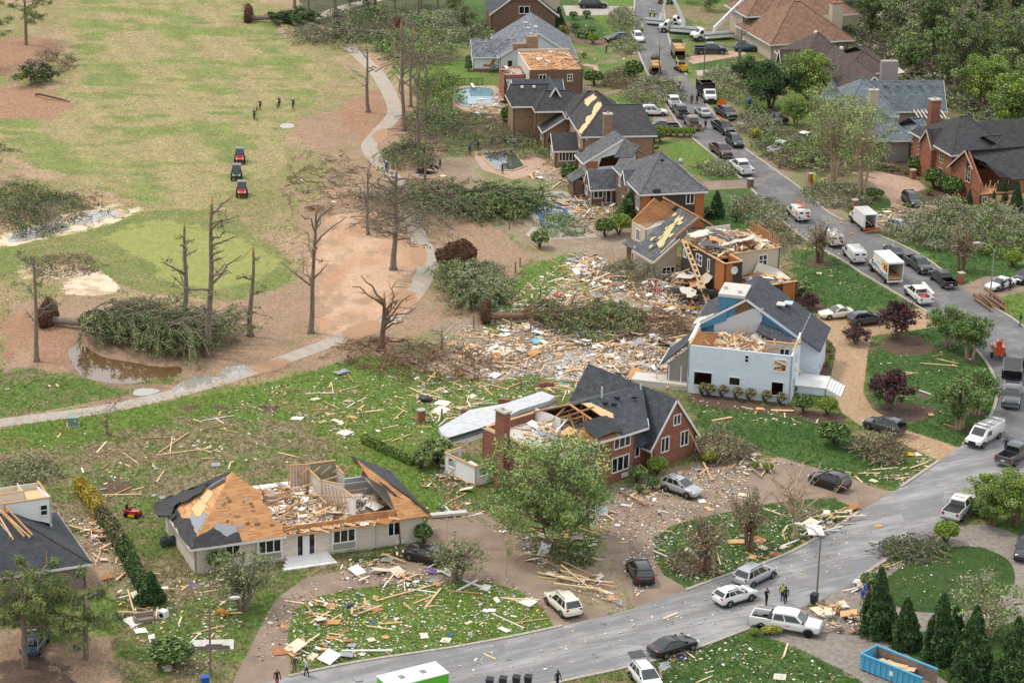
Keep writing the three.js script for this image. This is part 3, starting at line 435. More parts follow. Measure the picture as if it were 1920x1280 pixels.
function boxWalls(g,x0,x1,z0,z1,y0,y1,m,o={}){// four walls; o.f o.r o.b o.l hold windows
if(!o.nf)wall(g,[x0,z1],[x1,z1],y0,y1,m,{win:o.f,top:o.tf,wo:o.wo});
if(!o.nr)wall(g,[x1,z1],[x1,z0],y0,y1,m,{win:o.r,top:o.tr,wo:o.wo});
if(!o.nb)wall(g,[x1,z0],[x0,z0],y0,y1,m,{win:o.b,top:o.tb,wo:o.wo});
if(!o.nl)wall(g,[x0,z0],[x0,z1],y0,y1,m,{win:o.l,top:o.tl,wo:o.wo});
}
const roofPart=(g,pts,m,th=0.16)=>mesh('roof',slab(pts,th),m,g);
function eaveTrim(g,segs,m=M.white,w=0.06,h=0.24){mesh('fascia',segs.map(([a,b])=>bar(a,b,w,h)),m,g);}
function gable(g,x0,x1,z0,z1,y,ry,axis,m,o={}){
const ov=o.ov??0.4,ro=o.ro??0.3,tr=o.trim??M.white,G2=g;
if(axis==='x'){
const zc=o.c??(z0+z1)/ 2,k=(ry-y)/(z1-zc),k2=(ry-y)/(zc-z0),ya=y-k*ov,yb=y-k2*ov,a=x0-ro,b=x1+ro;
if(!o.nf)roofPart(G2,[[a,ya,z1+ov],[b,ya,z1+ov],[b,ry,zc],[a,ry,zc]],m);
if(!o.nb)roofPart(G2,[[b,yb,z0-ov],[a,yb,z0-ov],[a,ry,zc],[b,ry,zc]],o.m2??m);
const D=0.14;eaveTrim(G2,[[[a,ya-D,z1+ov],[b,ya-D,z1+ov]],...(o.nt?[]:[[[a,ya-D,z1+ov],[a,ry-D,zc]],[[b,ya-D,z1+ov],[b,ry-D,zc]],[[a,yb-D,z0-ov],[a,ry-D,zc]],[[b,yb-D,z0-ov],[b,ry-D,zc]]])],tr);
}else{
const xc=o.c??(x0+x1)/ 2,k=(ry-y)/(x1-xc),k2=(ry-y)/(xc-x0),yr=y-k*ov,yl=y-k2*ov,a=z1+ro,b=z0-ro,D=0.14;
if(!o.nr)roofPart(G2,[[x1+ov,yr,a],[x1+ov,yr,b],[xc,ry,b],[xc,ry,a]],m);
if(!o.nl)roofPart(G2,[[x0-ov,yl,b],[x0-ov,yl,a],[xc,ry,a],[xc,ry,b]],o.m2??m);
eaveTrim(G2,[[[x0-ov,yl-D,a],[xc,ry-D,a]],[[x1+ov,yr-D,a],[xc,ry-D,a]],[[x0-ov,yl-D,a],[x0-ov,yl-D,b]],[[x1+ov,yr-D,a],[x1+ov,yr-D,b]]],tr);
}
}
function hip(g,x0,x1,z0,z1,y,ry,m,o={}){
const ov=o.ov??0.4,A=x0-ov,B=x1+ov,C=z0-ov,D=z1+ov,ins=o.ins??(D-C)/ 2,insR=o.insR??ins,zc=(C+D)/ 2,L=A+ins,R=B-insR,e=y-0.1;
if(!o.nf)roofPart(g,[[A,e,D],[B,e,D],[R,ry,zc],[L,ry,zc]],m);
if(!o.nr)roofPart(g,[[B,e,D],[B,e,C],[R,ry,zc]],o.ms??m);
if(!o.nb)roofPart(g,[[B,e,C],[A,e,C],[L,ry,zc],[R,ry,zc]],m);
if(!o.nl)roofPart(g,[[A,e,C],[A,e,D],[L,ry,zc]],o.ms??m);
const q=e-0.12;eaveTrim(g,[[[A,q,D],[B,q,D]],[[B,q,D],[B,q,C]],[[A,q,C],[A,q,D]]],o.trim??M.white);
mesh('ridge_cap',[bar([L,ry+0.02,zc],[R+0.01,ry+0.02,zc],0.3,0.05),bar([A,e+0.03,D],[L,ry+0.02,zc],0.28,0.05),bar([B,e+0.03,D],[R,ry+0.02,zc],0.28,0.05)],m,g);
}
const chimney=(g,x,z,w,d,h,m,cap=M.chimneyCap)=>{const c=mesh('chimney',[box(x-w / 2,0,z-d / 2,x+w / 2,h,z+d / 2)],m,g);mesh('chimney_cap',[box(x-w / 2-0.1,h,z-d / 2-0.1,x+w / 2+0.1,h+0.18,z+d / 2+0.1),cyl(0.14,0.14,0.3,8,[x,h+0.3,z])],cap,c);};
const vents=(g,pts,m=M.black)=>{for(const p of pts)mesh('roof_vent',[box(p[0]-0.22,p[1],p[2]-0.2,p[0]+0.22,p[1]+0.22,p[2]+0.2)],m,g);};
const studs=(g,a,b,y0,y1,m=M.wood,step=0.42)=>{const L=Math.hypot(b[0]-a[0],b[1]-a[1]),n=Math.round(L / step);for(let i=0;i<=n;i++){const t=i / n,x=lerp(a[0],b[0],t),z=lerp(a[1],b[1],t);mesh('stud',studG(y1-y0),m,g).position.set(x,y0,z);}};
const sgc={};const studG=(h)=>(sgc[h.toFixed(2)]??=box(-0.045,0,-0.045,0.045,h,0.045));
const plate=(g,a,b,y,w=0.16,m=M.wood)=>mesh('top_plate',bar([a[0],y+0.05,a[1]],[b[0],y+0.05,b[1]],w,0.1),m,g);
// ragged patch lying on a roof plane given by its eave ends e0,e1 and ridge ends r0,r1; poly in (s,t) 0..1
function patch(g,name,e0,e1,r0,r1,poly,m,lift,R,amp=0.02,step=0.06,th=0.03){
const at=(s,t)=>{const a=V3(...e0).lerp(V3(...e1),s),b=V3(...r0).lerp(V3(...r1),s);return a.lerp(b,t);};
const n=V3(...e1).sub(V3(...e0)).cross(V3(...r0).sub(V3(...e0))).normalize();if(n.y<0)n.negate();
const pts=jag(poly,step,amp,R).map(([s,t])=>at(s,t).addScaledVector(n,lift).toArray());
return mesh(name,slab(pts,th),m,g);
}

// ---------------------------------------------------------------- A: house with the garage and the broken upper storey
{
const g=house('garage_house','dark roofed house with taupe garage doors and smashed upper storey',[-39.39,70.72],-24.5),R=rng(11);
const W=-15,d=-11.5,h=2.75;
wall(g,[W,0],[0,0],0,h,M.brickGrey,{win:[]});wall(g,[0,0],[0,d],0,h,M.brickGrey);wall(g,[0,d],[W,d],0,h,M.brickGrey);
for(const x of[-3.75,-7.25,-10.75]){
const t=mesh('garage_door',box(x,0,0,x+2.75,2.15,0.06),M.garage,g);
for(let r=0;r<4;r++)for(let c=0;c<4;c++)mesh('door_panel',box(x+0.1+c*0.66,0.08+r*0.52,0.06,x+0.66+c*0.66,0.5+r*0.52,0.085),M.garage,t);
mesh('lintel',box(x-0.1,2.15,0,x+2.85,2.25,0.09),M.garage,g);
const l=mesh('wall_lantern',[box(x-0.5,1.9,0.02,x-0.32,2.2,0.2),box(x-0.55,2.2,0.0,x-0.27,2.26,0.25)],M.black,g);
}
hip(g,W,0,d,0,h,6.2,M.roofCharcoal,{ov:0.55,nl:1,ins:6.3});
// the torn upper storey behind the ridge: white sided wall standing on the side slope, floor deck, open rooms
mesh('wall',slab([[-12,5.4,-6.4],[-6,5.9,-6.4],[-1.4,4.1,-6.4],[-1.4,6.9,-6.4],[-12,6.7,-6.4]],0.15,[[[-2.5,5.1,-6.4],[-1.8,5.1,-6.4],[-1.8,6.2,-6.4],[-2.5,6.2,-6.4]]]),M.sidingWhite,g);addWindow(g,-2.15,5.65,-6.4,0,0.8,1.2,{m:1,r:2});
wall(g,[-1.4,-6.4],[-1.4,-11.4],3.6,6.9,M.sidingWhite,{yb:6.0});mesh('floor_deck',slab([[-12,5.8,-6.5],[-1.5,5.8,-6.5],[-1.5,5.8,-11.4],[-12,5.8,-11.4]],0.15),M.ply,g);
wall(g,[-1.4,-11.4],[-12,-11.4],3.5,6.4,M.drywall,{th:0.12});wall(g,[-7.5,-8.6],[-3.4,-8.6],5.8,6.9,M.drywall,{th:0.1,win:[[1.0,6.0,0.9,0.4,{open:1,m:1}]]});wall(g,[-3.4,-8.6],[-3.4,-11.2],5.8,6.7,M.drywall,{th:0.1});
plate(g,[-12,-6.4],[-1.4,-6.4],6.85);plate(g,[-7.5,-8.6],[-3.4,-8.6],6.9);plate(g,[-1.4,-6.4],[-1.4,-11.4],6.5);
for(let i=0;i<9;i++){const x=-8+R()*2.4;mesh('broken_rafter',bar([x,7.2-R()*0.5,-6.6-R()],[x+0.6+R()*2.4,4.6+R()*0.4,-2.6-R()*1],0.1,0.2),[M.wood,M.woodPale][i&1],g);}
}
// ---------------------------------------------------------------- B: beige ranch with the roof ripped open
{
const g=house('ranch_house','beige brick ranch house with its roof ripped open down to the attic',[-29.6,67.1],-22.5),R=rng(12);
const w=23.2,d=-10.8,h=3.0,ov=0.55,ry=7.7,e=h-0.1;
wall(g,[0,0],[w,0],0,h,M.brickBeige,{win:[[3.0,1.0,1.5,1.5,{open:0}],[19.4,1.0,1.3,1.5],[10.1,0.25,1.9,2.3,{m:3}]]});
wall(g,[w,0],[w,d],0,h,M.brickBeige);wall(g,[w,d],[0,d],0,h,M.interior);wall(g,[0,d],[0,0],0,h,M.brickBeige);
for(const u of[6.1,13.6]){const b=mesh('bay',[box(u,0.45,0,u+2.5,0.5,0.32),box(u,2.6,0,u+2.5,2.7,0.32),box(u,0.5,0,u+0.1,2.6,0.3),box(u+2.4,0.5,0,u+2.5,2.6,0.3)],M.white,g);mesh('bay_panel',box(u+0.1,0.5,0.05,u+2.4,1.15,0.28),M.sidingGreen,g);addWindow(g,u+1.25,1.88,0.24,0,2.3,1.42,{m:3});}
mesh('front_door',box(10.7,0.27,0.02,11.4,2.4,0.08),M.white,g);mesh('door_surround',[box(10.6,0.2,0.0,10.68,2.5,0.1),box(11.42,0.2,0,11.5,2.5,0.1)],M.black,g);
for(let i=0;i<4;i++)mesh('step',box(9.0-i*0.3,0,i*0.55+0.02,13.2+i*0.1,0.42-i*0.1,i*0.55+0.57),M.white,g);
for(const u of[3.6,14.2,20.2])mesh('vent_cover',box(u,0.12,0.0,u+0.9,0.5,0.06),M.white,g);
mesh('downspout',[bar([18.2,0.2,0.08],[18.2,2.8,0.08],0.1,0.1),bar([18.2,0.25,0.1],[17.3,0.15,0.5],0.1,0.1)],M.whiteDirty,g);
mesh('torn_downspout',bar([20.7,0.1,0.12],[20.5,2.9,0.1],0.14,0.1),M.woodDark,g);
// roof remnants: bare board deck
const A=-ov,B=w+ov,C=d-ov,D=ov,zc=(C+D)/ 2,L=A+5.9,Rr=B-6.2;
const FL=[[A,e,D],[9.2,e,D],[8.6,3.5,-0.5],[8.2,4.2,-1.2],[7.6,5.2,-2.7],[7.4,6,-3.5],[L+0.9,7.2,zc+0.6],[L,ry,zc]];
const onF=(x,z)=>[x,e+(ry-e)*(D-z)/(D-zc),z];
mesh('roof_deck',slab([onF(A,D),onF(9.2,D),onF(8.7,0.1),onF(8.9,-0.5),onF(8.0,-1.0),onF(8.2,-1.8),onF(7.5,-2.4),onF(7.6,-3.4),onF(6.8,-4),onF(L+0.3,-5),onF(L,zc)],0.14),M.deckOrange,g);
mesh('roof_deck',slab([[A,e,C],[A,e,D],[L,ry,zc]],0.14),M.deck,g);
mesh('roof_deck',slab([[L,ry,zc],[L+0.1,ry,zc-0.1],[3.5,e+1.8,C+2.0],[A,e,C]],0.14),M.deck,g);
// left side shingles, felt, new plywood
const l0=[A,e,C],l1=[A,e,D],lt=[L,ry,zc];
patch(g,'shingles',l0,l1,lt,lt,[[0,0],[1,0],[1,0.16],[0.82,0.2],[0.6,0.2],[0.5,0.14],[0.3,0.16],[0.22,0.3],[0.1,0.3],[0,0.2]],M.roofBlack,0.06,R);
patch(g,'shingles',l0,l1,lt,lt,[[0,0.45],[0.12,0.5],[0.2,0.62],[0.4,0.7],[0.5,0.98],[0,0.99]],M.roofBlack,0.06,R);
patch(g,'shingles',[A,e,D],[9.2,e,D],lt,lt,[[0,0],[0.52,0],[0.5,0.13],[0.4,0.16],[0.2,0.26],[0,0.16]],M.roofBlack,0.06,R,0.012);
patch(g,'torn_felt',l0,l1,lt,lt,[[0.6,0.2],[0.98,0.18],[1,0.3],[0.9,0.42],[0.75,0.3],[0.6,0.28]],M.greyFelt,0.05,R,0.03);
patch(g,'torn_felt',[A,e,D],[9.2,e,D],lt,lt,[[0.18,0.24],[0.36,0.1],[0.48,0.15],[0.46,0.23],[0.3,0.27],[0.2,0.3]],M.greyFelt,0.08,R,0.015);
patch(g,'torn_felt',l0,l1,lt,lt,[[0.18,0.62],[0.5,0.66],[0.6,0.85],[0.3,0.84]],M.greyFelt,0.05,R,0.04);
patch(g,'plywood_sheet',l0,l1,lt,lt,[[0.5,0.3],[0.8,0.3],[0.8,0.47],[0.5,0.47]],M.ply,0.05,R,0.004,1);patch(g,'plywood_sheet',l0,l1,lt,lt,[[0.42,0.48],[0.72,0.48],[0.72,0.64],[0.42,0.64]],M.ply,0.055,R,0.004,1);
mesh('tarp',slab(jag([[-1.2,-10.6],[1.6,-8.6],[3.2,-6.4],[2.2,-5.8],[0.2,-7.6],[-0.4,-6],[-1.3,-8.4]],0.4,0.25,R).map(([x,z])=>[x,e+(x-A)*(ry-e)/ 5.9+0.28+0.25*R(),z]),0.04),M.tarp,g);
mesh('skylight',[bar([3.2,6.1,-5.8],[4.5,7.2,-5.0],0.6,0.25)],M.metalGrey,g);
for(let i=0;i<26;i++){const s=0.1+R()*0.82,t=0.08+R()*0.55,w2=0.03+R()*0.07;patch(g,'roof_scrap',[A,e,D],[9.2,e,D],lt,lt,[[s,t],[s+w2,t],[s+w2,t+0.02+R()*0.04],[s,t+0.03]],[M.woodDark,M.deck,M.greyFelt,M.woodGrey][i % 4],0.03,R,0.008,0.02,0.015);}
for(let i=0;i<20;i++){const t=R();mesh('splintered_deck',bar(onF(7.4+1.6*(1-t)*0.9,-4.6*t+0.2),[8.4+R()*1.4+(1-t),3.2+4*t*R()+0.3,-4.6*t+(R()-0.5)],0.08+R()*0.2,0.03),[M.wood,M.deck,M.deckOrange][i % 3],g);}
eaveTrim(g,[[[A,e-0.16,D],[9.2,e-0.16,D]],[[A,e-0.16,C],[A,e-0.16,D]]]);
// right end
const r1=[B,e,D],rt=[Rr,ry,zc];
mesh('roof_deck',slab([[20.4,e,D],[B,e,D],[Rr+0.4,ry-0.3,zc+0.4],[18.6,6.2,-3.3],[20.0,5.4,-2.3],[20.2,4.4,-1.2]].map((p)=>onF(p[0],p[2])),0.14),M.deckOrange,g);
roofPart(g,[[B,e,D],[B,e,C],[Rr,ry,zc]],M.roofSlate);eaveTrim(g,[[[B,e-0.15,D],[B,e-0.15,C]]],M.wood);
patch(g,'torn_felt',[B,e,C],[B,e,D],rt,rt,[[0.7,0.1],[1,0.02],[1,0.55],[0.9,0.5],[0.8,0.3]],M.tarp,0.06,R,0.05);
patch(g,'torn_felt',[20.4,e,D],[B,e,D],[18,7,zc+0.8],rt,[[0.55,0.35],[0.75,0.3],[0.7,0.5],[0.6,0.62],[0.5,0.6]],M.tarp,0.05,R,0.05);
roofPart(g,[[20.5,e,C],[20.2,4.4,C+1.6],[Rr+0.6,ry-1.2,zc-1.6],[Rr,ry,zc],[B,e,C]],M.deck);for(let i=0;i<5;i++)mesh('exposed_rafter',bar([12.6+i*1.3,3.2,d+0.2],[13.4+i*1.05,6.8-i*0.1,zc-0.6],0.07,0.18),M.wood,g);
// inside: attic floor, rooms, studs and the front beam with its rafter tails
mesh('attic_floor',slab([[0.2,2.98,-0.2],[16.3,2.98,-0.2],[16.3,2.98,d+0.2],[0.2,2.98,d+0.2]],0.12),M.ply,g);
mesh('room_floor',slab([[16.4,1.4,-0.2],[w-0.2,1.4,-0.2],[w-0.2,1.4,d+0.2],[16.4,1.4,d+0.2]],0.1),M.drywall,g);mesh('ceiling_board',slab([[20.6,3.0,-0.3],[w-0.2,3.0,-0.3],[w-0.2,3.0,d+0.3],[20.6,3.0,d+0.3]],0.1),M.drywall,g);
mesh('front_beam',slab([[8.6,2.95,-0.25],[20.6,2.95,-0.25],[20.6,3.65,-0.25],[15.4,3.7,-0.25],[15.2,3.4,-0.25],[8.7,3.5,-0.25]],0.12),M.deckOrange,g);
for(let i=0;i<29;i++)mesh('rafter_tail',bar([9+i*0.4,3.02,-0.1],[9+i*0.4,2.78,0.62],0.05,0.16),M.woodDark,g);
mesh('eave_board',box(9,2.72,0.6,20.5,2.9,0.66),M.wood,g);for(let i=0;i<10;i++)mesh('sheathing_scrap',bar([9.3+i*1.13,3.06+R()*0.05,0.05],[9.9+i*1.13+R()*0.4,2.95,0.35+R()*0.2],0.4+R()*0.3,0.03),M.deck,g);
for(const[a,b,y,m]of[[[12.2,-8.6],[14.0,-8.2],6.1,M.white],[[14.0,-8.2],[14.2,-5],5.6,M.drywall],[[14.2,-8.8],[17.0,-8.8],5.9,M.sidingGreen],[[17.0,-8.8],[17,-6.4],5.4,M.white],[[14.2,-5.2],[15.9,-3.4],5.6,M.white],[[15.9,-3.4],[16.3,-0.8],5.2,M.white]]){wall(g,a,b,0.4,y,m,{th:0.14,name:'partition'});plate(g,a,b,y,0.18);}
studs(g,[12.0,-8.4],[13.8,-8.0],3,6.3,M.deckOrange,0.3);for(let i=0;i<7;i++)mesh('stud',bar([14.4+i*0.26,3.2,-4.4+i*0.4],[14.1+i*0.25,5.6,-4.6+i*0.4],0.06,0.09),M.wood,g);
wall(g,[16.4,-9.6],[22,-9.6],0.4,2.9,M.interior,{th:0.1,name:'partition'});for(const z of[-7.8,-5.2]){mesh('railing',[bar([17.2,2.9,z],[20,2.9,z],0.08,0.08),bar([17.2,1.6,z],[20,1.6,z],0.08,0.08),...Array.from({length:10},(_,i)=>bar([17.3+i*0.28,1.6,z],[17.3+i*0.28,2.9,z],0.05,0.05))],M.white,g);}
mesh('white_eave',box(7.5,3.0,d-0.3,16,3.35,d+0.5),M.white,g);mesh('block_flue',box(8.9,0.4,-6.8,9.9,4.6,-5.2),M.stuccoGrey,g);
for(let i=0;i<14;i++)mesh('broken_rafter',bar([7.8+R()*12,3.2+R()*0.8,-1-R()*8],[7.8+R()*12,3.4+R()*1.8,-1-R()*8],0.06,0.16),[M.wood,M.woodPale,M.deckOrange][i % 3],g);
for(let i=0;i<5;i++)mesh('gable_truss',bar([L+0.2,5.4+i*0.01,zc-1.4+i*0.7],[L+0.3,ry-0.2-Math.abs(i-2)*0.7,zc-1.4+i*0.7],0.06,0.1),M.wood,g);
}
// ---------------------------------------------------------------- C: red brick house
{
const g=house('red_brick_house','red brick house with slate grey roof torn away at one end',[15,38.5],-42),R=rng(13);
// gabled wing
wall(g,[0,0],[6.4,0],0,2.9,M.brickRed,{top:[[3.2,7.1]],win:[[1.2,1.5,1.25,1.75],[4.1,1.5,1.25,1.75],[2.9,4.15,1.15,1.25]]});
wall(g,[6.4,0],[6.4,-13.3],0,2.9,M.brickRed);wall(g,[6.4,-13.3],[0,-13.3],0,2.9,M.brickRed,{top:[[3.2,7.1]]});wall(g,[0,-13.3],[0,0],0,2.9,M.brickRed);
gable(g,0,6.4,-13.3,0,2.9,7.2,'z',M.roofSlate,{ov:0.45,ro:0.2});
mesh('downspout',bar([-0.2,0,0.1],[-0.2,2.6,0.1],0.1,0.1),M.white,g);
// link and main block
wall(g,[-2.6,-1.2],[0,-1.2],0,2.9,M.brickRed,{win:[[0.5,1.3,1.4,1.5]]});
roofPart(g,[[-2.9,2.75,-0.6],[0.2,2.75,-0.6],[0.2,5.5,-5],[-2.9,5.5,-5]],M.roofSlate);
const W=-15.3,h=5.4;
wall(g,[W,0],[-2.6,0],0,h,M.brickRed,{win:[[-3.1,3.6,2.4,1.3,{m:3}],[-3.3,1.0,2.5,1.75,{m:3}],[-6.6,3.6,1.4,1.3],[-6.8,1.0,1.6,1.7],[2.2,3.6,1.4,1.3],[2.2,1.0,1.6,1.7]]});
wall(g,[-2.6,0],[-2.6,-9.6],0,h,M.brickRed);wall(g,[-2.6,-9.6],[W,-9.6],0,h,M.brickRed);wall(g,[W,-9.6],[W,0],0,h,M.brickRed);
mesh('vent_cover',box(-4.4,0.2,0,-3.4,0.7,0.06),M.white,g);mesh('sill_band',box(W-0.05,5.4,-9.6,W+0.3,5.52,-6.9),M.whiteDirty,g);
mesh('attic_floor',slab([[W+0.2,4.7,-0.2],[-2.8,4.7,-0.2],[-2.8,4.7,-9.4],[W+0.2,4.7,-9.4]],0.15),M.whiteDirty,g);
for(const[a,b]of[[[W+0.15,0],[W+0.15,-9.6]],[[W,-9.45],[-8,-9.45]],[[W,-0.15],[-9,-0.15]]])plate(g,a,b,5.5,0.3);for(let i=0;i<9;i++)mesh('rim_joist',box(W+0.25,5.42,-9.3+i*0.28,W+0.7,5.5,-9.2+i*0.28),M.wood,g);
wall(g,[-8.2,-9.4],[-8.2,-5.5],4.7,6.0,M.white,{th:0.12,name:'partition'});
chimney(g,W-0.3,-6.2,0.8,1.4,8.4,M.brickRed);
// right remainder of the main roof
const e=5.2,ry=7.6,zc=-4.8;
roofPart(g,[[-5.2,e,0.45],[-1.1,e,0.45],[2.9,ry-0.2,zc],[-4.8,ry,zc],[-5.6,7.0,-3.6],[-5.0,6.4,-2.4],[-5.6,5.8,-1.1]],M.roofSlate);
roofPart(g,[[-1.1,e,-10],[-7.5,e,-10],[-7.2,6.6,-7],[-7.8,ry,zc],[2.9,ry-0.2,zc]],M.roofSlate);
mesh('plywood_edge',slab([[-5.2,6.45,-2.6],[-4.0,6.1,-1.9],[-3.6,6.35,-2.4],[-5.0,7.3,-4.4],[-6.0,7.4,-4.6]].map(([x,y,z])=>[x,y+0.1,z]),0.03),M.ply,g);
eaveTrim(g,[[[-5.2,e-0.14,0.45],[-1.1,e-0.14,0.45]],[[-1.1,e-0.14,0.45],[-0.3,5.6,-0.6]],[[W,e+0.1,0.3],[-5.2,e-0.1,0.45]]]);
// broken gable end, tarp, joists
for(let i=0;i<13;i++)mesh('joist',bar([-9.4+i*0.34,5.25,0.35],[-9.6+i*0.34+R()*0.2,5.6+R()*0.2,-2.2-R()*0.8],0.07,0.2),[M.wood,M.deckOrange][i&1],g);
for(let i=0;i<9;i++)mesh('broken_rafter',bar([-9+R()*4,5+R()*0.5,-1-R()*7],[-7.4+R()*2,6.4+R()*1.2,-3-R()*3],0.07,0.2),[M.wood,M.deckOrange][i&1],g);
mesh('rake_board',[bar([-8.2,e+0.3,-9.8],[-7.6,ry+0.1,zc],0.5,0.1),bar([-7.6,ry+0.1,zc],[-6.2,6.0,-1.6],0.35,0.08)],M.deckOrange,g);
const tp=[];for(let i=0;i<=10;i++)for(let k=0;k<=6;k++)tp.push([-8.4+i*0.38,5.45+0.5*fbm(i*0.6+3,k*0.6,3)+k*0.14,0.2-k*0.42]);const ti=[];for(let i=0;i<10;i++)for(let k=0;k<6;k++){const a=i*7+k;ti.push(a,a+7,a+1,a+1,a+7,a+8);}
const tg=new THREE.BufferGeometry();tg.setAttribute('position',new THREE.Float32BufferAttribute(tp.flat(),3));tg.setIndex(ti);tg.computeVertexNormals();mesh('tarp',tg,M.tarp,g);
vents(g,[[-3.5,7.1,-3.7],[-1.6,7.2,-3.9],[0.2,7.0,-3.2],[-2.6,6.9,-3.3]]);mesh('vent_pipe',cyl(0.1,0.1,1.3,8,[-3.2,8.0,-4.6]),M.whiteDirty,g);mesh('vent_pipe',cyl(0.1,0.1,0.7,8,[2.2,7.4,-4.3]),M.whiteDirty,g);
mesh('loose_rafter',bar([0.2,4.1,-1.2],[1.7,5.9,-3.2],0.2,0.1),M.woodPale,g);mesh('leaning_board',bar([6.0,0.1,1.8],[5.2,3.2,0.15],0.12,0.1),M.wood,g);
// sunroom stump
for(const[a,b]of[[[-17.6,-12.9],[-17.6,-8.0]],[[-17.6,-8.0],[-15.4,-8.0]],[[-15.4,-12.9],[-17.6,-12.9]]]){wall(g,a,b,0,2.2,M.sidingWhite,{th:0.14,win:[[0.5,0.9,1.2,1.1,{open:1,m:1}]]});plate(g,a,b,2.2,0.2);}
}
// ---------------------------------------------------------------- D: pale blue painted brick house
{
const g=house('blue_house','pale blue painted brick house with its front roof torn off',[19.9,15.5],14),R=rng(14);
const w=11.8,h=5.7;
wall(g,[0,0],[w,0],0,h,M.brickBlue,{yb:5.7,win:[[0.7,0.95,2.2,1.75,{m:1,open:1}],[4.75,1.4,1.35,1.1,{m:1}],[9.55,0.75,1.5,1.75,{m:1,open:1}],[9.7,3.6,1.5,1.6,{m:1,open:1}],[6.4,4.3,0.55,1.0,{m:1,r:2}]]});
wall(g,[w,0],[w,-6.2],0,h,M.brickBlue,{yb:6.4,win:[[1.2,0.9,1.4,1.7],[2.2,3.5,1.4,1.6,{open:1,m:1}]]});wall(g,[0,-6.5],[0,0],0,h,M.brickBlue);
mesh('attic_floor',slab([[0.2,5.1,-0.2],[8.1,5.1,-0.2],[8.1,5.1,-6.4],[0.2,5.1,-6.4]],0.15),M.ply,g);mesh('room_floor',slab([[8.1,2.9,-0.2],[w-0.2,2.9,-0.2],[w-0.2,2.9,-6.4],[8.1,2.9,-6.4]],0.15),M.woodDark,g);mesh('ground_floor',slab([[0.2,0.3,-0.2],[w-0.2,0.3,-0.2],[w-0.2,0.3,-12],[0.2,0.3,-12]],0.1),M.woodDark,g);
wall(g,[8.1,-0.3],[8.1,-6.4],2.9,5.4,M.white,{th:0.12,name:'partition'});wall(g,[8.2,-3.4],[11.6,-3.4],2.9,5.9,M.drywall,{th:0.12,name:'partition',win:[[1.6,3.9,1.2,1.4,{open:1}]]});plate(g,[8.1,-3.4],[11.7,-3.4],5.9,0.25);plate(g,[8.1,-0.3],[8.1,-6.4],5.4);plate(g,[w-0.1,-0.4],[w-0.1,-6],6.1);
// rear block: gable facing the front, blue boarding over a white inner wall
const z1=-7.0,z0=-15.5,pk=9.5,xc=5.2,ey=5.6;
mesh('inner_wall',slab([[1.6,4.8,z1],[6.9,4.8,z1],[7.2,8.5,z1],[5.8,8.3,z1],[1.6,6.1,z1]],0.15),M.interior,g);
wall(g,[-0.6,z1-0.2],[11.2,z1-0.2],0,ey,M.blueBoard,{top:[[5.8,pk-0.3]],th:0.2});wall(g,[11.2,z1],[11.2,z0],0,ey,M.brickBlue,{win:[[2,1,1.5,1.6],[5,1,1.5,1.6]]});wall(g,[-0.6,z0],[-0.6,z1],0,ey,M.brickBlue);wall(g,[11.2,z0],[-0.6,z0],0,ey,M.brickBlue,{top:[[5.8,pk-0.3]]});
gable(g,-0.6,11.2,z0,z1-0.2,ey+0.1,pk,'z',M.roofSlate,{ov:0.3,ro:0.35,c:xc});
mesh('blue_boarding',slab([[6.9,7.9,z1+0.12],[11.0,5.0,z1+0.12],[11.0,5.9,z1+0.12],[6.9,8.5,z1+0.12]],0.1),M.blueBoard,g);mesh('blue_boarding',slab([[-0.4,5.1,z1+0.12],[3.0,6.6,z1+0.12],[3.0,7.7,z1+0.12],[-0.4,5.7,z1+0.12]],0.1),M.blueBoard,g);
mesh('chimney',box(2.0,4,-11.2,4.9,9.4,-7.1),M.blueBoard,g);mesh('chimney_cap',[box(1.9,9.4,-11.3,5.0,9.75,-7.0),cyl(0.25,0.25,0.4,8,[2.4,9.9,-9]),cyl(0.25,0.25,0.4,8,[4.2,9.9,-8])],M.whiteDirty,g);
mesh('dark_wood_panel',[box(4.0,6.8,-7.2,5.6,9.0,-7.02)],M.woodDark,g);  // solid dark brown wood box set in the gable beside the chimney
// side roofs
roofPart(g,[[11.3,5.6,z1-0.4],[14.0,3.9,z1-0.4],[14.0,3.9,z0-0.4],[11.3,5.6,z0-0.4]],M.roofSlate);wall(g,[13.6,-8.4],[13.6,-15],0,3.9,M.brickBlue);wall(g,[11.2,-8.3],[13.6,-8.3],0,5.2,M.brickBlue,{yb:3.9});
roofPart(g,[[7.0,6.9,-6.9],[6.9,6.6,-4.6],[11.2,4.9,-4.4],[11.2,5.4,-6.9]],M.roofSlate);
roofPart(g,[[-3.4,2.6,-1.2],[-0.2,5.6,-1.2],[-0.2,5.6,-6.8],[-3.4,2.6,-6.8]],M.roofSlate);wall(g,[-2.6,-1.6],[0,-1.6],0,2.6,M.stuccoGrey,{yb:4.9});mesh('gutter',[bar([-0.1,5.75,-1.2],[-0.1,6.0,-7],0.4,0.12),bar([-3.45,2.5,-1.2],[-3.45,2.5,-6.8],0.1,0.2)],M.white,g);
for(const[x,y,z]of[[9.2,7.35,-13],[8.6,7.75,-11.2]])mesh('skylight',box(-0.5,0,-0.6,0.5,0.15,0.6),[mat(0x9fc3c6,0.15),M.whiteDirty][+(x<9)],g).position.set(x,y,z);
const re0=[11.5,ey-0.2,z0],re1=[11.5,ey-0.2,z1],rt0=[xc,pk,z0],rt1=[xc,pk,z1];
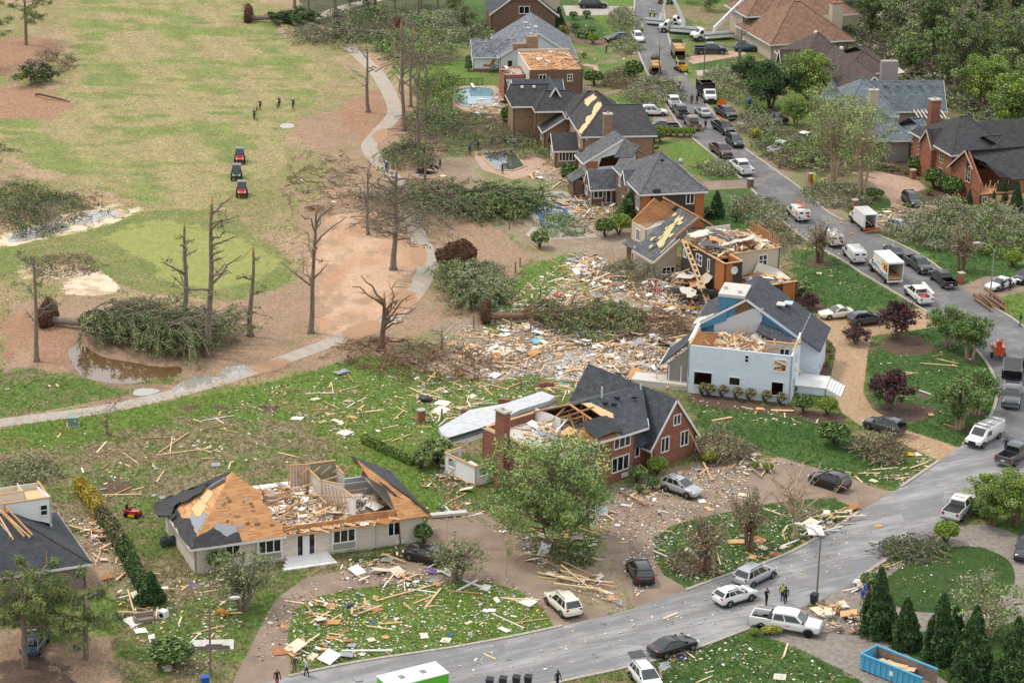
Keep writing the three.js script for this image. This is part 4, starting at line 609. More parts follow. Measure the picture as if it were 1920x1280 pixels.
patch(g,'torn_shingle_patch',re0,re1,rt0,rt1,[[0.62,0.05],[0.9,0.03],[0.95,0.25],[0.75,0.35],[0.66,0.2]],M.whiteDirty,0.02,R,0.03,0.05,0.02);patch(g,'torn_shingle_patch',[-0.9,ey,z0],[-0.9,ey,z1],rt0,rt1,[[0.7,0.02],[1,0.02],[1,0.5],[0.9,0.3]],M.whiteDirty,0.02,R,0.04,0.05,0.02);
for(let i=0;i<26;i++){const x=0.4+R()*10.5,z=-0.6-R()*5;mesh('broken_rafter',bar([x,5.3+R()*0.4,z],[x+(R()-0.3)*4,5.4+R()*0.9,z+(R()-0.5)*3],0.07,0.16),[M.wood,M.woodPale,M.deckOrange][i % 3],g);}
for(let i=0;i<10;i++)mesh('joist',bar([0.3,5.75,-0.4-i*0.45],[2.6,5.75,-0.5-i*0.45],0.06,0.18),M.deckOrange,g);plate(g,[0.1,-0.1],[0.1,-6],5.75,0.3);
mesh('porch',box(w,0,-7.5,15.2,0.9,-3.6),M.brickBlue,g);mesh('porch_floor',box(w,0.9,-7.6,15.3,1.0,-3.5),M.white,g);for(let i=0;i<5;i++)mesh('step',box(15.3+i*0.35,0,-7.4,15.65+i*0.35,0.8-i*0.16,-3.8),M.white,g);
for(const[x,z]of[[-1,0.2],[-2.4,0.2],[-3.8,0.2]])mesh('deck_post',box(x,0,z-1.5,x+0.12,2.6,z-1.38),M.white,g);mesh('side_deck',box(-6.5,0,-3.0,-0.1,0.7,-0.4),M.whiteDirty,g);
}
const insY=mat(0xffffff,0.95,{map:noiseTex([176,166,112],[206,198,150],12,[2,2],0.12)});
// ---------------------------------------------------------------- E: roofless house in black sheathing paper
{
const g=house('sheathed_house','roofless house stripped to black felt and orange boards, rooms open to the sky',[25.9,-13.2],-27),R=rng(15);
wall(g,[0,-10.5],[0,0],0,6,M.felt,{top:[[0.6,6.2],[1.1,5.3],[1.7,5.5],[3.0,6.1],[5.3,5.8],[6.0,6.2],[7.4,5.7],[8.3,6.1]],win:[[3.6,3.9,1.5,1.5,{r:2}],[6.4,3.8,0.6,1.7,{m:1}],[2.0,1.0,1.3,1.5],[0.4,3.9,0.9,1.1]]});wall(g,[0,0],[2.5,0],0,6,M.osb);mesh('felt_strip',box(1.2,0,0,2.5,6,0.03),M.felt,g);mesh('round_window',[new THREE.TorusGeometry(0.42,0.1,6,18).translate(1.35,5.0,0.05),cyl(0.4,0.4,0.05,16,[1.35,5,0.04],'z')],M.frame,g);
mesh('sheathing',box(-0.04,2.2,-2.2,0,6,-0.05),M.osb,g);wall(g,[2.5,0],[2.5,-3],0,6,M.osb);wall(g,[2.5,-3],[9.8,-3],0,6,M.stucco,{win:[[4.2,3.2,1.3,2.2,{m:2,r:3}]]});mesh('room_floor',slab([[2.6,2.95,0.4],[9.6,2.95,0.4],[9.6,2.95,-3],[2.6,2.95,-3]],0.1),M.woodDark,g);
wall(g,[9.8,-3],[9.8,-11],0,6,M.felt);wall(g,[9.8,-11],[0,-10.5],0,6,M.osb);studs(g,[9.7,-3.4],[9.7,-10],6,7.4,M.deckOrange,0.5);mesh('sheathing',slab([[9.9,5.9,-4],[9.9,5.9,-9.6],[9.9,7.5,-8.6],[9.9,7.2,-6]],0.05),M.deckOrange,g);
mesh('attic_floor',slab([[0.1,5.7,-3.1],[9.7,5.7,-3.1],[9.7,5.7,-10.6],[0.1,5.7,-10.4]],0.2),M.deck,g);mesh('bath_floor',slab([[0.1,3.8,-0.1],[2.4,3.8,-0.1],[2.4,3.8,-3],[0.1,3.8,-3]],0.1),M.ply,g);for(const[a,b]of[[[0,-10.4],[0,0]],[[0,0],[2.5,0]],[[2.5,0],[2.5,-3]],[[2.5,-3],[9.8,-3]],[[9.8,-3],[9.8,-11]]])plate(g,a,b,6,0.26);
wall(g,[3.2,-10.2],[6.8,-10.2],5.7,7.3,M.drywall,{th:0.12,name:'partition'});mesh('water_heater_box',box(5.2,5.7,-8.2,6.6,6.5,-7.6),M.galv,g);
for(let i=0;i<40;i++){const x=0.6+R()*8.5,z=-3.4-R()*6.5;mesh('broken_joist',bar([x,5.85+R()*0.4,z],[x+(R()-0.5)*4,5.9+R()*0.7,z+(R()-0.5)*3],0.08,0.18),[M.wood,M.woodPale,M.deckOrange][i % 3],g);}
for(let i=0;i<9;i++){const x=-3.6+R()*3,z=-9.5+R()*9;mesh('fallen_wall_panel',slab(jag([[-1.1,-0.8],[1.1,-0.8],[1.1,0.8],[-1.1,0.8]],0.5,0.3,R).map(([a,b])=>[a,0,b]),0.08).rotateZ((R()-0.3)*1.1).rotateY(R()*6).translate(x,0.9+R()*1.3+(x+3.6)*0.35,z),[M.drywall,M.deckOrange,M.felt,M.roofGrey,M.stucco][i % 5],g);}
for(let i=0;i<6;i++)mesh('fallen_roof_panel',slab(jag([[-1.5,-0.9],[1.5,-0.9],[1.5,0.9],[-1.5,0.9]],0.5,0.35,R).map(([a,b])=>[a,0,b]),0.1).rotateZ((R()-0.5)*0.9).rotateY(R()*6).translate(1+R()*7.5,6.6+R()*0.5,-4-R()*5.5),[M.drywall,M.deck,M.roofGrey][i % 3],g);
// garage
wall(g,[3.4,1.6],[9.6,1.6],0,3,M.felt);mesh('sheathing',box(7.6,0,1.6,9.4,2.9,1.64),M.osb,g);wall(g,[9.6,1.6],[9.6,-3],0,3,M.felt);mesh('garage_ceiling',slab([[3.5,2.8,1.5],[9.5,2.8,1.5],[9.5,2.8,-3],[3.5,2.8,-3]],0.1),M.whiteDirty,g);plate(g,[3.4,1.6],[9.6,1.6],3,0.3);
mesh('fallen_ceiling',slab([[5.5,3.0,-2.4],[9.4,3.0,0.6],[9.4,3.4,-2.6],[6.5,4.6,-2.8]],0.08),M.drywall,g);for(let i=0;i<3;i++)mesh('rail',bar([3.6,3.2,0.2-i*0.9],[6.6,3.2,0.0-i*0.9],0.5,0.1),M.steel,g);
// rear tan wing with the mangled gable
wall(g,[-3,-12],[0.2,-12],0,3.4,M.stucco,{yb:6,win:[[1.1,0.9,1.9,1.2,{m:3}]]});wall(g,[-3,-17.6],[-3,-12],0,3.4,M.stucco);roofPart(g,[[-3.5,3.1,-11.5],[0.3,5.8,-11.5],[3.2,8.0,-11.8],[3.2,8.0,-17],[-3.5,3.1,-17]],M.roofGrey);eaveTrim(g,[[[-3.5,3,-11.45],[0.3,5.7,-11.45]],[[-3.5,3,-11.5],[-3.5,3,-17]]],M.stucco,0.2,0.3);
patch(g,'yellow_insulation',[-3.5,3.1,-11.5],[-3.5,3.1,-17],[3.2,8,-11.5],[3.2,8,-17],[[0.25,0.3],[0.45,0.28],[0.6,0.5],[0.72,0.85],[0.55,0.9],[0.45,0.6]],insY,0.06,R,0.07,0.05,0.05);for(let i=0;i<16;i++){const a=0.1+R()*0.75,b=0.1+R()*0.8;patch(g,'yellow_insulation',[-3.5,3.1,-11.5],[-3.5,3.1,-17],[3.2,8,-11.5],[3.2,8,-17],[[a,b],[a+0.08,b],[a+0.07,b+0.06],[a,b+0.07]],R()<0.5?insY:M.roofGrey,0.09,R,0.03,0.03,0.03);}
wall(g,[-1.2,-17.7],[4.4,-17.7],2.6,5.4,M.sidingWhite,{yb:6.4});wall(g,[-1.2,-21.3],[-1.2,-17.7],2.6,5.4,M.sidingCream,{win:[[1.2,3.3,1,1.6]]});wall(g,[-1.2,-21.3],[5,-21.3],2.6,5.5,M.deckOrange,{top:[[3.2,8.2]],yb:6});mesh('attic_floor',slab([[-1.1,5.1,-17.8],[4.6,5.1,-17.8],[4.6,5.1,-21.2],[-1.1,5.1,-21.2]],0.1),M.drywall,g);
roofPart(g,[[-2.3,2.5,-17.6],[-1.2,3.1,-17.6],[-1.2,3.1,-21.8],[-2.3,2.5,-21.8]],M.roofGrey);wall(g,[-1.8,-21.4],[-1.8,-17.6],0,2.5,M.woodDark,{win:[[1.4,0.4,1,1.9]]});
for(let i=0;i<8;i++)mesh('exposed_rafter',bar([-0.9,5.4,-18-i*0.42],[3.2,8-i*0.02,-18-i*0.42],0.06,0.16),M.deckOrange,g);for(const s of[-1,1])mesh('gable_rafter',bar([3.2,8.2,-12],[3.2+s*3.4,5.9,-12],0.14,0.28),M.deckOrange,g);mesh('gable_rafter',bar([3.2,8.2,-21.3],[3.2,8.2,-12],0.1,0.2),M.deckOrange,g);
roofPart(g,[[3.4,8,-17],[6.8,5.6,-17],[6.8,5.6,-13],[3.4,8,-13]],M.roofSlate);
// the fallen rafter ladder leaning on the long wall
mesh('leaning_truss',[bar([-0.15,6.3,-9.4],[-1.6,0.6,0.2],0.1,0.3),bar([-0.55,6.3,-9.7],[-2.0,0.6,-0.1],0.1,0.3),...Array.from({length:12},(_,i)=>{const t=(i+0.5)/ 12;return bar([-0.15-1.45*t,6.3-5.7*t,-9.4+9.6*t],[-0.55-1.45*t,6.3-5.7*t,-9.7+9.6*t],0.5,0.16);})],M.woodPale,g);
}
// ---------------------------------------------------------------- F: grey shingled house missing its siding
{
const g=house('grey_roof_house','grey shingled house with brick veneer stripped to dark sheathing',[16.9,-44.7],-14),R=rng(16);
wall(g,[0,0],[8.8,0],0,5.4,M.felt,{win:[[6.2,3.5,1.2,1.8]]});mesh('sheathing',box(0,0.1,0,1.2,5.3,0.04),M.osb,g);mesh('sheathing',box(7.5,0.1,0,8.8,5.3,0.04),M.osb,g);mesh('flue_chase',box(1.5,0,0,2.5,5.9,0.3),M.felt,g);
wall(g,[8.8,0],[8.8,-13],0,5.4,M.brickBrown);wall(g,[8.8,-13],[0,-13],0,5.4,M.brickBrown);wall(g,[0,-13],[0,0],0,5.4,M.brickBrown,{win:[[6.5,3.3,1.3,1.6],[1.8,3.2,1.2,1.6],[10.6,2.6,1.5,1.8],[4,0.9,1.6,1.5]]});
hip(g,0,8.8,-13,0,5.4,9,M.roofGrey,{ins:4.7});gable(g,-0.6,3.6,-8.2,-6,5.2,6.6,'x',M.roofGrey,{ov:0.2,ro:0.1});
vents(g,[[4.6,8.6,-9.6],[5.1,8.5,-10.4],[4.2,8.2,-5.2]]);mesh('turbine_vent',[new THREE.SphereGeometry(0.4,10,6).translate(6.4,8.5,-3.6)],M.galv,g);
// rear raised wing, its gable wall half open
mesh('wall',slab([[-3.3,2.7,-16.2],[4,2.7,-16.2],[4,6.5,-16.2],[1.9,8.3,-16.2],[-3.3,5.4,-16.2]],0.2,[[[-1.6,4.4,-16.2],[0.9,4.5,-16.2],[1.5,5.6,-16.2],[0.6,6.1,-16.2],[-1.2,5.7,-16.2]],[[1.4,6.4,-16.2],[2.4,6.5,-16.2],[2.6,7.1,-16.2],[1.5,7.0,-16.2]]]),M.sidingWhite,g);wall(g,[4,-16.2],[4,-20.4],2.7,6.3,M.brickBrown);wall(g,[4,-20.4],[-3.3,-20.4],2.7,6,M.brickBrown);wall(g,[-3.3,-20.4],[-3.3,-16.2],2.7,5.4,M.sidingCream,{win:[[1.4,3.2,1.2,1.6]]});
mesh('sheathing',box(-3.1,4.3,-16.15,-1.7,5.3,-16.05),M.osb,g);
roofPart(g,[[-3.9,5.1,-20.6],[-3.9,5.1,-15.9],[1.8,8.4,-15.9],[1.8,8.4,-20.6]],M.roofGrey);roofPart(g,[[1.8,8.4,-15.9],[5,6,-15.9],[5,6,-20.6],[1.8,8.4,-20.6]],M.roofGrey);eaveTrim(g,[[[-3.9,5,-15.9],[1.8,8.3,-15.9]],[[-3.9,5,-15.9],[-3.9,5,-20.6]]]);roofPart(g,[[0.4,5.9,-15.6],[2.2,6.6,-12.8],[3.4,8.2,-13],[1.9,8.2,-15.8]],M.roofGrey);
// low kitchen wing
boxWalls(g,-3.5,0,-16,-12.9,0,2.7,M.brickBrown,{f:[[0.4,0.9,1.4,1.3],[2.2,0.2,0.8,2.1,{m:1}]],l:[[0.5,0.9,1.2,1.3]]});gable(g,-3.5,1,-16,-12.9,2.7,4.6,'x',M.roofGrey,{ov:0.35,ro:0.2,nb:1});boxWalls(g,-5,-3.5,-19,-16.4,0,2.6,M.brickBrown);roofPart(g,[[-5.4,2.4,-16.2],[-3.3,3.6,-16.2],[-3.3,3.6,-19.4],[-5.4,2.4,-19.4]],M.roofGrey);mesh('downspout',bar([-3.45,0,-12.8],[-3.45,2.6,-12.8],0.1,0.1),M.white,g);
}
// ---------------------------------------------------------------- G: large tan brick house
{
const g=house('tan_brick_house','large tan brick house with a tall chimney and bare plywood patches on its roof',[9.5,-71.4],-9),R=rng(17),bt=M.brickTan;
boxWalls(g,0,10.4,-11.4,0,0,5.8,bt,{l:[[3.2,3.4,1.2,1.6],[8.2,3.4,1.1,1.6]],r:[[2,3.4,1.2,1.6]]});
hip(g,0,10.4,-13.2,0,5.8,8.5,M.roofBlack,{ov:0.35,ins:4.4,insR:1.2,nl:1});roofPart(g,[[-0.35,5.7,-15],[-0.35,5.7,0.35],[4.05,8.5,-6.6],[4.05,8.5,-15]],M.roofBlack);chimney(g,3.4,0.3,1.2,0.9,8.9,bt);
const q0=[-0.35,5.7,-15],q1=[-0.35,5.7,0.35],q2=[4.05,8.5,-15],q3=[4.05,8.5,-6.6];patch(g,'bare_plywood',q0,q1,q2,q3,[[0.8,0.03],[0.96,0.04],[0.97,0.4],[0.96,0.95],[0.66,0.95],[0.68,0.72],[0.82,0.6],[0.72,0.4],[0.84,0.3]],M.ply,0.03,R,0.03,0.07,0.02);patch(g,'bare_plywood',q0,q1,q2,q3,[[0.15,0.62],[0.42,0.6],[0.46,0.95],[0.2,0.95]],M.ply,0.03,R,0.04,0.07,0.02);
// cross gable behind
boxWalls(g,-0.2,8,-18,-13,0,5.6,bt);hip(g,-0.2,8,-19,-11,5.6,8.4,M.roofBlack,{ins:3.8});

// sunroom
boxWalls(g,-3.4,0,-8,-3.6,0,2.8,bt,{f:[[0.55,0.95,2.5,1.4,{m:5}]],l:[[0.6,0.9,1.1,1.5],[2.2,0.9,1.1,1.5]]});roofPart(g,[[-3.8,2.65,-3.2],[0.2,2.65,-3.2],[0.2,4.7,-5.8],[-3.8,4.7,-5.8]],M.roofBlack);roofPart(g,[[0.2,2.65,-8.4],[-3.8,2.65,-8.4],[-3.8,4.7,-5.8],[0.2,4.7,-5.8]],M.roofBlack);eaveTrim(g,[[[-3.8,2.5,-3.2],[0.1,2.5,-3.2]],[[-3.8,2.5,-3.2],[-3.8,4.55,-5.8]]]);
wall(g,[-3.4,-8],[-3.4,-3.6],2.8,2.85,bt,{top:[[2.2,4.6]]});
// middle and end wings
boxWalls(g,-3.5,0,-17.5,-12.9,0,3,bt,{l:[[1,0.9,1.4,1.6]]});roofPart(g,[[-3.9,2.8,-17.6],[-3.9,2.8,-12.5],[0,5.3,-12.5],[0,5.3,-17.6]],M.roofBlack);eaveTrim(g,[[[-3.9,2.7,-12.5],[0,5.2,-12.5]],[[-3.9,2.7,-12.5],[-3.9,2.7,-17.6]]]);
wall(g,[-3.5,-12.95],[0,-12.95],3,3.05,bt,{yb:5.3});
boxWalls(g,-4.3,-0.4,-21,-16.4,0,5.6,bt,{l:[[0.8,3.2,1,1.4]]});hip(g,-4.3,3,-21,-15,5.6,7.8,M.roofBlack,{ins:2});
boxWalls(g,-7.3,-4,-24,-18.6,0,5.6,bt,{});hip(g,-7.3,1.5,-24.4,-18,5.6,8,M.roofBlack,{ins:0.3,insR:3});gable(g,-2.8,0.2,-23,-17.2,6,8.6,'z',M.roofSlate,{ov:0.3});
for(const x of[-6,-4.2])mesh('roof_vent',box(x,7.6,-20.6,x+0.4,7.9,-20.2),M.white,g);
// far wing under the slate roof, in front of the roofless neighbour
boxWalls(g,-6.5,1.2,-30,-23.5,0,5,bt);gable(g,-6.5,1.2,-30,-22,4.7,7.5,'x',M.roofSlate,{ov:0.3,ro:0.1});
mesh('soffit_lamp',[box(0.3,5.2,0.0,0.6,5.4,0.25)],M.white,g);
}
// ---------------------------------------------------------------- H: roofless brick house behind it
{
const g=house('roofless_brick_house','brown brick house sheared flat, orange attic floor littered with beams',[1.7,-108.8],-9),R=rng(18);
boxWalls(g,0,8.5,-12.4,0,0,5.8,M.brickBrown,{f:[[6,3.9,0.9,1.2,{r:2}],[1.5,3.9,1.2,1.2]],nl:1});wall(g,[0,-12.4],[0,0],0,5.8,M.whiteDirty);mesh('attic_floor',slab([[0.1,5.75,-0.1],[8.4,5.75,-0.1],[8.4,5.75,-12.3],[0.1,5.75,-12.3]],0.15),M.deckOrange,g);
for(let i=0;i<24;i++){const x=0.5+R()*7.5,z=-0.5-R()*11;mesh('broken_rafter',bar([x,5.85+R()*0.3,z],[x+(R()-0.5)*4,5.9+R()*0.5,z+(R()-0.5)*5],0.08,0.16),[M.woodPale,M.whiteDirty,M.deckOrange][i % 3],g);}
wall(g,[0,-12.3],[8.4,-12.3],5.7,6.2,M.drywall,{th:0.12,name:'partition'});mesh('chimney',[box(1.6,5.8,-14.2,3.4,8.0,-13),box(-0.6,5.8,-14.1,1.6,6.8,-13.2)],M.brickTan,g);
boxWalls(g,-3.4,0,-9,-3.5,0,4.2,M.brickOrange,{});mesh('attic_floor',slab([[-3.3,3.9,-3.6],[0,3.9,-3.6],[0,3.9,-8.9],[-3.3,3.9,-8.9]],0.1),M.whiteDirty,g);roofPart(g,[[-3.2,2.6,1.5],[0,2.6,1.5],[0,3.6,-3.4],[-3.2,3.6,-3.4]],M.roofPatch);for(const[x,z]of[[-3,1.2],[-0.4,1.2]])mesh('porch_post',box(x,0,z,x+0.15,2.6,z+0.15),M.white,g);
}
// ---------------------------------------------------------------- I: white sided house, J: brick house beyond it
{
const g=house('white_sided_house','white clapboard house with patchy grey shingle roof',[-3.1,-128.9],-5),R=rng(19);
wall(g,[0,0],[12.4,0],0,3.1,M.siding,{top:[[6.2,6.9]],win:[[8.4,3.1,0.8,0.9],[1.2,0.6,0.9,1.8,{m:1}]]});wall(g,[12.4,0],[12.4,-14],0,3.1,M.siding);wall(g,[0,-14],[0,0],0,3.1,M.siding);gable(g,0,12.4,-14.5,0,3.1,7,'z',M.roofPatch,{ov:0.4});
boxWalls(g,-4.3,0,-6.5,-1.6,0,2.8,M.siding);mesh('foundation',box(-4.35,0,-1.6,0,0.5,-1.5),M.brickRed,g);gable(g,-4.3,3.2,-6.5,-1.6,2.8,4.9,'x',M.roofPatch,{ov:0.3});
mesh('torn_siding',slab(jag([[-2.6,0.9],[-0.9,1.0],[-0.6,2.2],[-1.2,1.9],[-1.6,1.2],[-2.5,1.3]],0.4,0.1,R).map(([x,y])=>[x,y,-1.5]),0.02),M.osb,g);mesh('air_conditioner',box(-1.4,0.5,-1.5,-0.6,1.3,-0.9),M.metalGrey,g);
for(let i=0;i<5;i++)mesh('torn_shingle_patch',box(4.6+R()*1.2,0,-2-i*2,6+R(),0.04,-1.6-i*2),M.white,g).position.y=6.4;mesh('roof_vent',box(5.8,6.9,-4,6.4,7.2,-3.6),M.white,g);
const b=house('brick_house','dark red brick house with wide gable and white trim',[-5,-157.3],-6);
wall(b,[0,0],[11.4,0],0,3.6,M.brickBrown,{top:[[1.4,4.9],[3.4,6.1],[8,6.1],[10,4.9]],win:[[4.8,3.5,1.9,1.4]]});wall(b,[11.4,0],[11.4,-10],0,3.6,M.brickBrown);wall(b,[0,-10],[0,0],0,3.6,M.brickBrown);
roofPart(b,[[-0.4,3.4,0.3],[1.4,5,0.3],[3.4,6.3,0.3],[3.4,6.3,-10],[-0.4,3.4,-10]],M.roofSlate);roofPart(b,[[8,6.3,0.3],[11.9,3.2,0.3],[11.9,3.2,-10],[8,6.3,-10]],M.roofSlate);roofPart(b,[[3.4,6.3,0.3],[8,6.3,0.3],[8,6.9,-10],[3.4,6.9,-10]],M.roofSlate);eaveTrim(b,[[[-0.4,3.3,0.32],[3.4,6.2,0.32]],[[3.4,6.2,0.32],[8,6.2,0.32]],[[8,6.2,0.32],[11.9,3.1,0.32]],[[11.9,3.1,0.3],[11.9,3.1,-10]]]);
mesh('dormer_wall',slab([[8.6,4,-2.4],[12.2,3.8,-2.4],[12.2,6.8,-2.4],[9,6.8,-2.4]],0.2),M.sidingCream,b);roofPart(b,[[8.4,6.7,-2],[12.6,6.7,-2],[12.4,8.6,-8],[8.6,8.6,-8]],M.roofSlate);
}
// ---------------------------------------------------------------- K, L: brown roofs; M: blue-grey roof; N: orange brick house
{
const k=house('brown_roof_house','beige stucco house with a broad brown shingle roof',[40.7,-147.7],-19);
boxWalls(k,0.4,7.2,-9,5,0,2.9,M.stucco,{f:[[2,0.8,1.4,1.4]],l:[[2,0.8,0.8,1.6],[5,0.8,0.8,1.6]]});hip(k,0.4,15,-9,5,2.9,8.2,M.roofBrown,{ov:0.6,ins:7.2});boxWalls(k,0.6,6,-14,-8,0,5.4,M.stucco,{l:[[1,3.4,0.8,1.5],[3.4,3.4,0.8,1.5],[3.4,0.8,0.8,1.7]]});hip(k,0.6,9,-15,-6,5.2,9,M.roofBrown,{ov:0.5});hip(k,4,20,-18,-4,5.2,10.2,M.roofBrown,{ov:0.5});boxWalls(k,7,15,-8,4,0,2.9,M.stucco);chimney(k,13.6,1.5,2,1.4,8.4,M.stucco,M.brickRed);
const l=house('dark_brown_roof_house','red brick house under a steep dark brown roof with pale ridge lines',[46,-128],-11);
const R=rng(20);boxWalls(l,0,8,-9,3,0,3.2,M.brickRed,{});hip(l,-1,8.5,-10,4,3,7.6,M.roofDarkBrown,{ov:0.4,ins:5});gable(l,-2.6,4,-4,-1.4,3,5,'x',M.roofDarkBrown,{ov:0.3});
boxWalls(l,1,10,3,25,0,3,M.brickRed,{});hip(l,0.5,10,2,25,3,7,M.roofDarkBrown,{ov:0.4,ins:5});gable(l,0.6,10,4,24,3,7.1,'z',M.roofDarkBrown,{ov:0.4,c:4.6});boxWalls(l,7,13.4,0,8,0,3.6,M.brickRed);hip(l,5,13.4,-2,8,3.6,6.6,M.roofDarkBrown,{ov:0.4});mesh('bay_window',box(13.4,0.6,5,14.2,3.2,7.8),mat(0x3c87a0,0.2),l);mesh('bay_roof',new THREE.ConeGeometry(1.9,1.1,6).translate(13.9,3.8,6.4),M.whiteDirty,l);
for(const[x,y,z]of[[3.4,7.2,-4.5],[4.6,7.05,6]])mesh('roof_vent',box(x,y,z,x+0.5,y+0.35,z+0.5),M.white,l);const lt=[4,7.6,-3];patch(l,'bare_plywood',[-1.4,2.9,-10.4],[-1.4,2.9,4.4],lt,lt,[[0.5,0.55],[0.62,0.5],[0.66,0.72],[0.56,0.8]],M.wood,0.04,R,0.05);
const m=house('bluegrey_roof_house','grey stucco house with broad blue-grey shingle roofs',[50,-81],-7);
boxWalls(m,3.6,8.2,-10,-0.6,0,3.4,M.stuccoGrey,{});hip(m,1,8.2,-14,-0.6,3.4,6.4,M.roofGreenGrey,{ov:0.5,ins:4});boxWalls(m,0,7,-20,-7,0,5.4,M.stuccoGrey,{f:[[1.2,3.2,0.9,1.5]]});hip(m,0,7.4,-20,-7,5.4,9.3,M.roofGreenGrey,{ov:0.5,ins:4});chimney(m,3.6,-6.2,1.3,0.9,9.3,M.stucco);
boxWalls(m,7,18,-23.5,-18.6,0,3.3,M.stuccoGrey,{});gable(m,6,18.2,-24,-18.4,3.4,7,'x',M.roofGreenGrey,{ov:0.4});vents(m,[[9.2,6.3,-20.4],[11,6.3,-20.4],[12.8,6.3,-20.4],[14.6,6.3,-20.4],[16.4,6.3,-20.4]],M.metalGrey);mesh('chimney',box(9.4,3,-25.4,12,9.2,-24.2),M.stuccoGrey,m);hip(m,8,13,-10,-3,2.6,5,M.roofGreenGrey,{ov:0.3});boxWalls(m,8.2,13,-10,-3.2,0,2.6,M.stuccoGrey);chimney(m,12.4,-3.4,0.8,0.7,5.6,M.stucco);
mesh('turret_roof',new THREE.ConeGeometry(2.2,3.4,8).translate(-1.4,8,-12),M.roofGreenGrey,m);mesh('turret_wall',cyl(1.9,1.9,6.4,8,[-1.4,3.2,-12]),M.stuccoGrey,m);
mesh('pergola',[...Array.from({length:8},(_,i)=>bar([13.2+i*0.6,3.1,-18],[12.8+i*0.6,3.1,-13],0.1,0.2)),...[[13,-13.4],[17.4,-13.4]].map(([x,z])=>box(x,0,z,x+0.2,3,z+0.2))],M.white,m);
const n=house('orange_brick_house','orange brick house with charcoal roof and a wall ripped open upstairs',[61.9,-67.3],-19),ob=M.brickOrange,wo={r:3,fm:M.stucco},Rn=rng(21);
wall(n,[0,-12.4],[0,0],0,5.6,ob,{win:[[1.6,3.3,1.3,1.7],[1.6,0.7,1.3,1.9],[8.6,3.3,1.3,1.7],[8.6,0.7,1.3,1.9]],wo});wall(n,[0,0],[4,0],0,5.6,ob);wall(n,[0,0],[12,0],0,3,ob);mesh('gable_bay',slab([[-0.6,0,-8.6],[-0.6,0,-5.2],[-0.6,5.4,-5.2],[-0.6,7.4,-6.9],[-0.6,5.4,-8.6]],0.6),ob,n);
for(const z of[-8.6,-5.2,0,-12.3])for(let i=0;i<8;i++)mesh('quoin',box(-0.06-(z===-8.6||z===-5.2?0.62:0),0.2+i*0.66,z-0.35,0.3,0.55+i*0.66,z+0.05),M.brickRed,n);
hip(n,0,9,-12.4,0,5.6,9.2,M.roofBlack,{ov:0.5,ins:4.4});gable(n,-0.6,4,-8.6,-5.2,5.4,7.4,'x',M.roofBlack,{ov:0.3,ro:0.3,trim:M.stucco});chimney(n,3.2,-12.6,1.5,1.1,10,M.brickRed);boxWalls(n,8,20,-14,-4,0,3.6,ob);gable(n,6,22,-14,-4,3.6,7.4,'x',M.roofBlack,{});hip(n,4,10,-6,3,4.6,7.4,M.roofBlack,{});
// front wing with arched window and torn upper wall
wall(n,[-0.3,0.4],[-0.3,9.2],0,3.9,ob,{top:[[4.4,7.4]]});const aw=addWindow(n,-0.42,4.2,5.6,-Math.PI / 2,1.5,2.4,{m:2,r:3,fm:M.stucco});mesh('window_arch',new THREE.CylinderGeometry(0.75,0.75,0.1,14,1,false,0,Math.PI).rotateZ(Math.PI / 2).rotateX(-Math.PI / 2).translate(-0.46,5.4,5.6),M.glass,n);
wall(n,[-0.3,9.2],[12,9.2],0,2.3,ob,{win:[[-11.9,0.5,0.8,1.4]]});wall(n,[5.4,9.2],[12,9.2],2.3,4,ob);mesh('plywood_cover',box(1.6,0.1,9.2,6.6,1.9,9.28),M.ply,n);mesh('torn_floor',box(-0.3,2.2,5.6,5.4,2.35,9.3),M.deck,n);mesh('felt_strip',box(2.4,2.4,8.9,3.6,3.6,9.0),M.felt,n);mesh('felt_strip',box(4.2,2.4,8.9,5.4,3.6,9.0),M.felt,n);
for(let i=0;i<9;i++)mesh('broken_stud',bar([0+i*0.6,2.3,8.8],[0.1+i*0.6+Rn()*0.5,3.2+Rn()*0.9,8.6],0.09,0.12),M.wood,n);
roofPart(n,[[-0.8,6.9,4.2],[1.6,6.0,6.4],[3.0,4.3,8.2],[4.6,4.1,9.4],[13,3.8,9.6],[13,7.5,4.8],[-0.8,7.5,4.8]],M.roofBlack);roofPart(n,[[13,3.8,0],[-0.8,3.8,0],[-0.8,7.5,4.8],[13,7.5,4.8]],M.roofBlack);eaveTrim(n,[[[-0.82,3.6,0],[-0.82,7.35,4.8]],[[-0.82,7.35,4.8],[-0.82,5.4,7.4]]],M.stucco);
}

// ---------------------------------------------------------------- vehicles (local axes: x forward, y up, origin on the ground)
const paint=(c,metal=0.2)=>new THREE.MeshPhysicalMaterial({color:c,roughness:0.32,metalness:metal,clearcoat:1,clearcoatRoughness:0.06,side:THREE.DoubleSide});
const PT={white:paint(0xd8d9d8,0),black:paint(0x0e0f12),silver:paint(0xacafb3,0.4),grey:paint(0x4c5054,0.4),dgrey:paint(0x2e3236,0.4),cream:paint(0xdad6c6,0),navy:paint(0x1c2a40,0.3),maroon:paint(0x4a1820,0.3),taupe:paint(0x786a5a,0.3),red:paint(0xb01e22,0.1),green:paint(0x1f3d22,0.1),orange:paint(0xc2512a,0.1),teal:paint(0x2c5566,0.2),blue:mat(0x4f9fc4,0.55),yellow:paint(0xd9a520,0)};
const VG=new THREE.MeshPhysicalMaterial({color:0x161d22,roughness:0.05,clearcoat:1,side:THREE.DoubleSide}),tyreM=mat(0x141414,0.9),rimM=mat(0x8e9194,0.35,{metalness:0.7}),rimDark=mat(0x1c1d1f,0.4,{metalness:0.5}),lampM=mat(0xd9dcdf,0.15),tailM=mat(0x9c1016,0.25),trimM=mat(0x1b1c1e,0.6),plateM=mat(0xd0d3d6,0.5),bedM=mat(0x1e1f20,0.85);
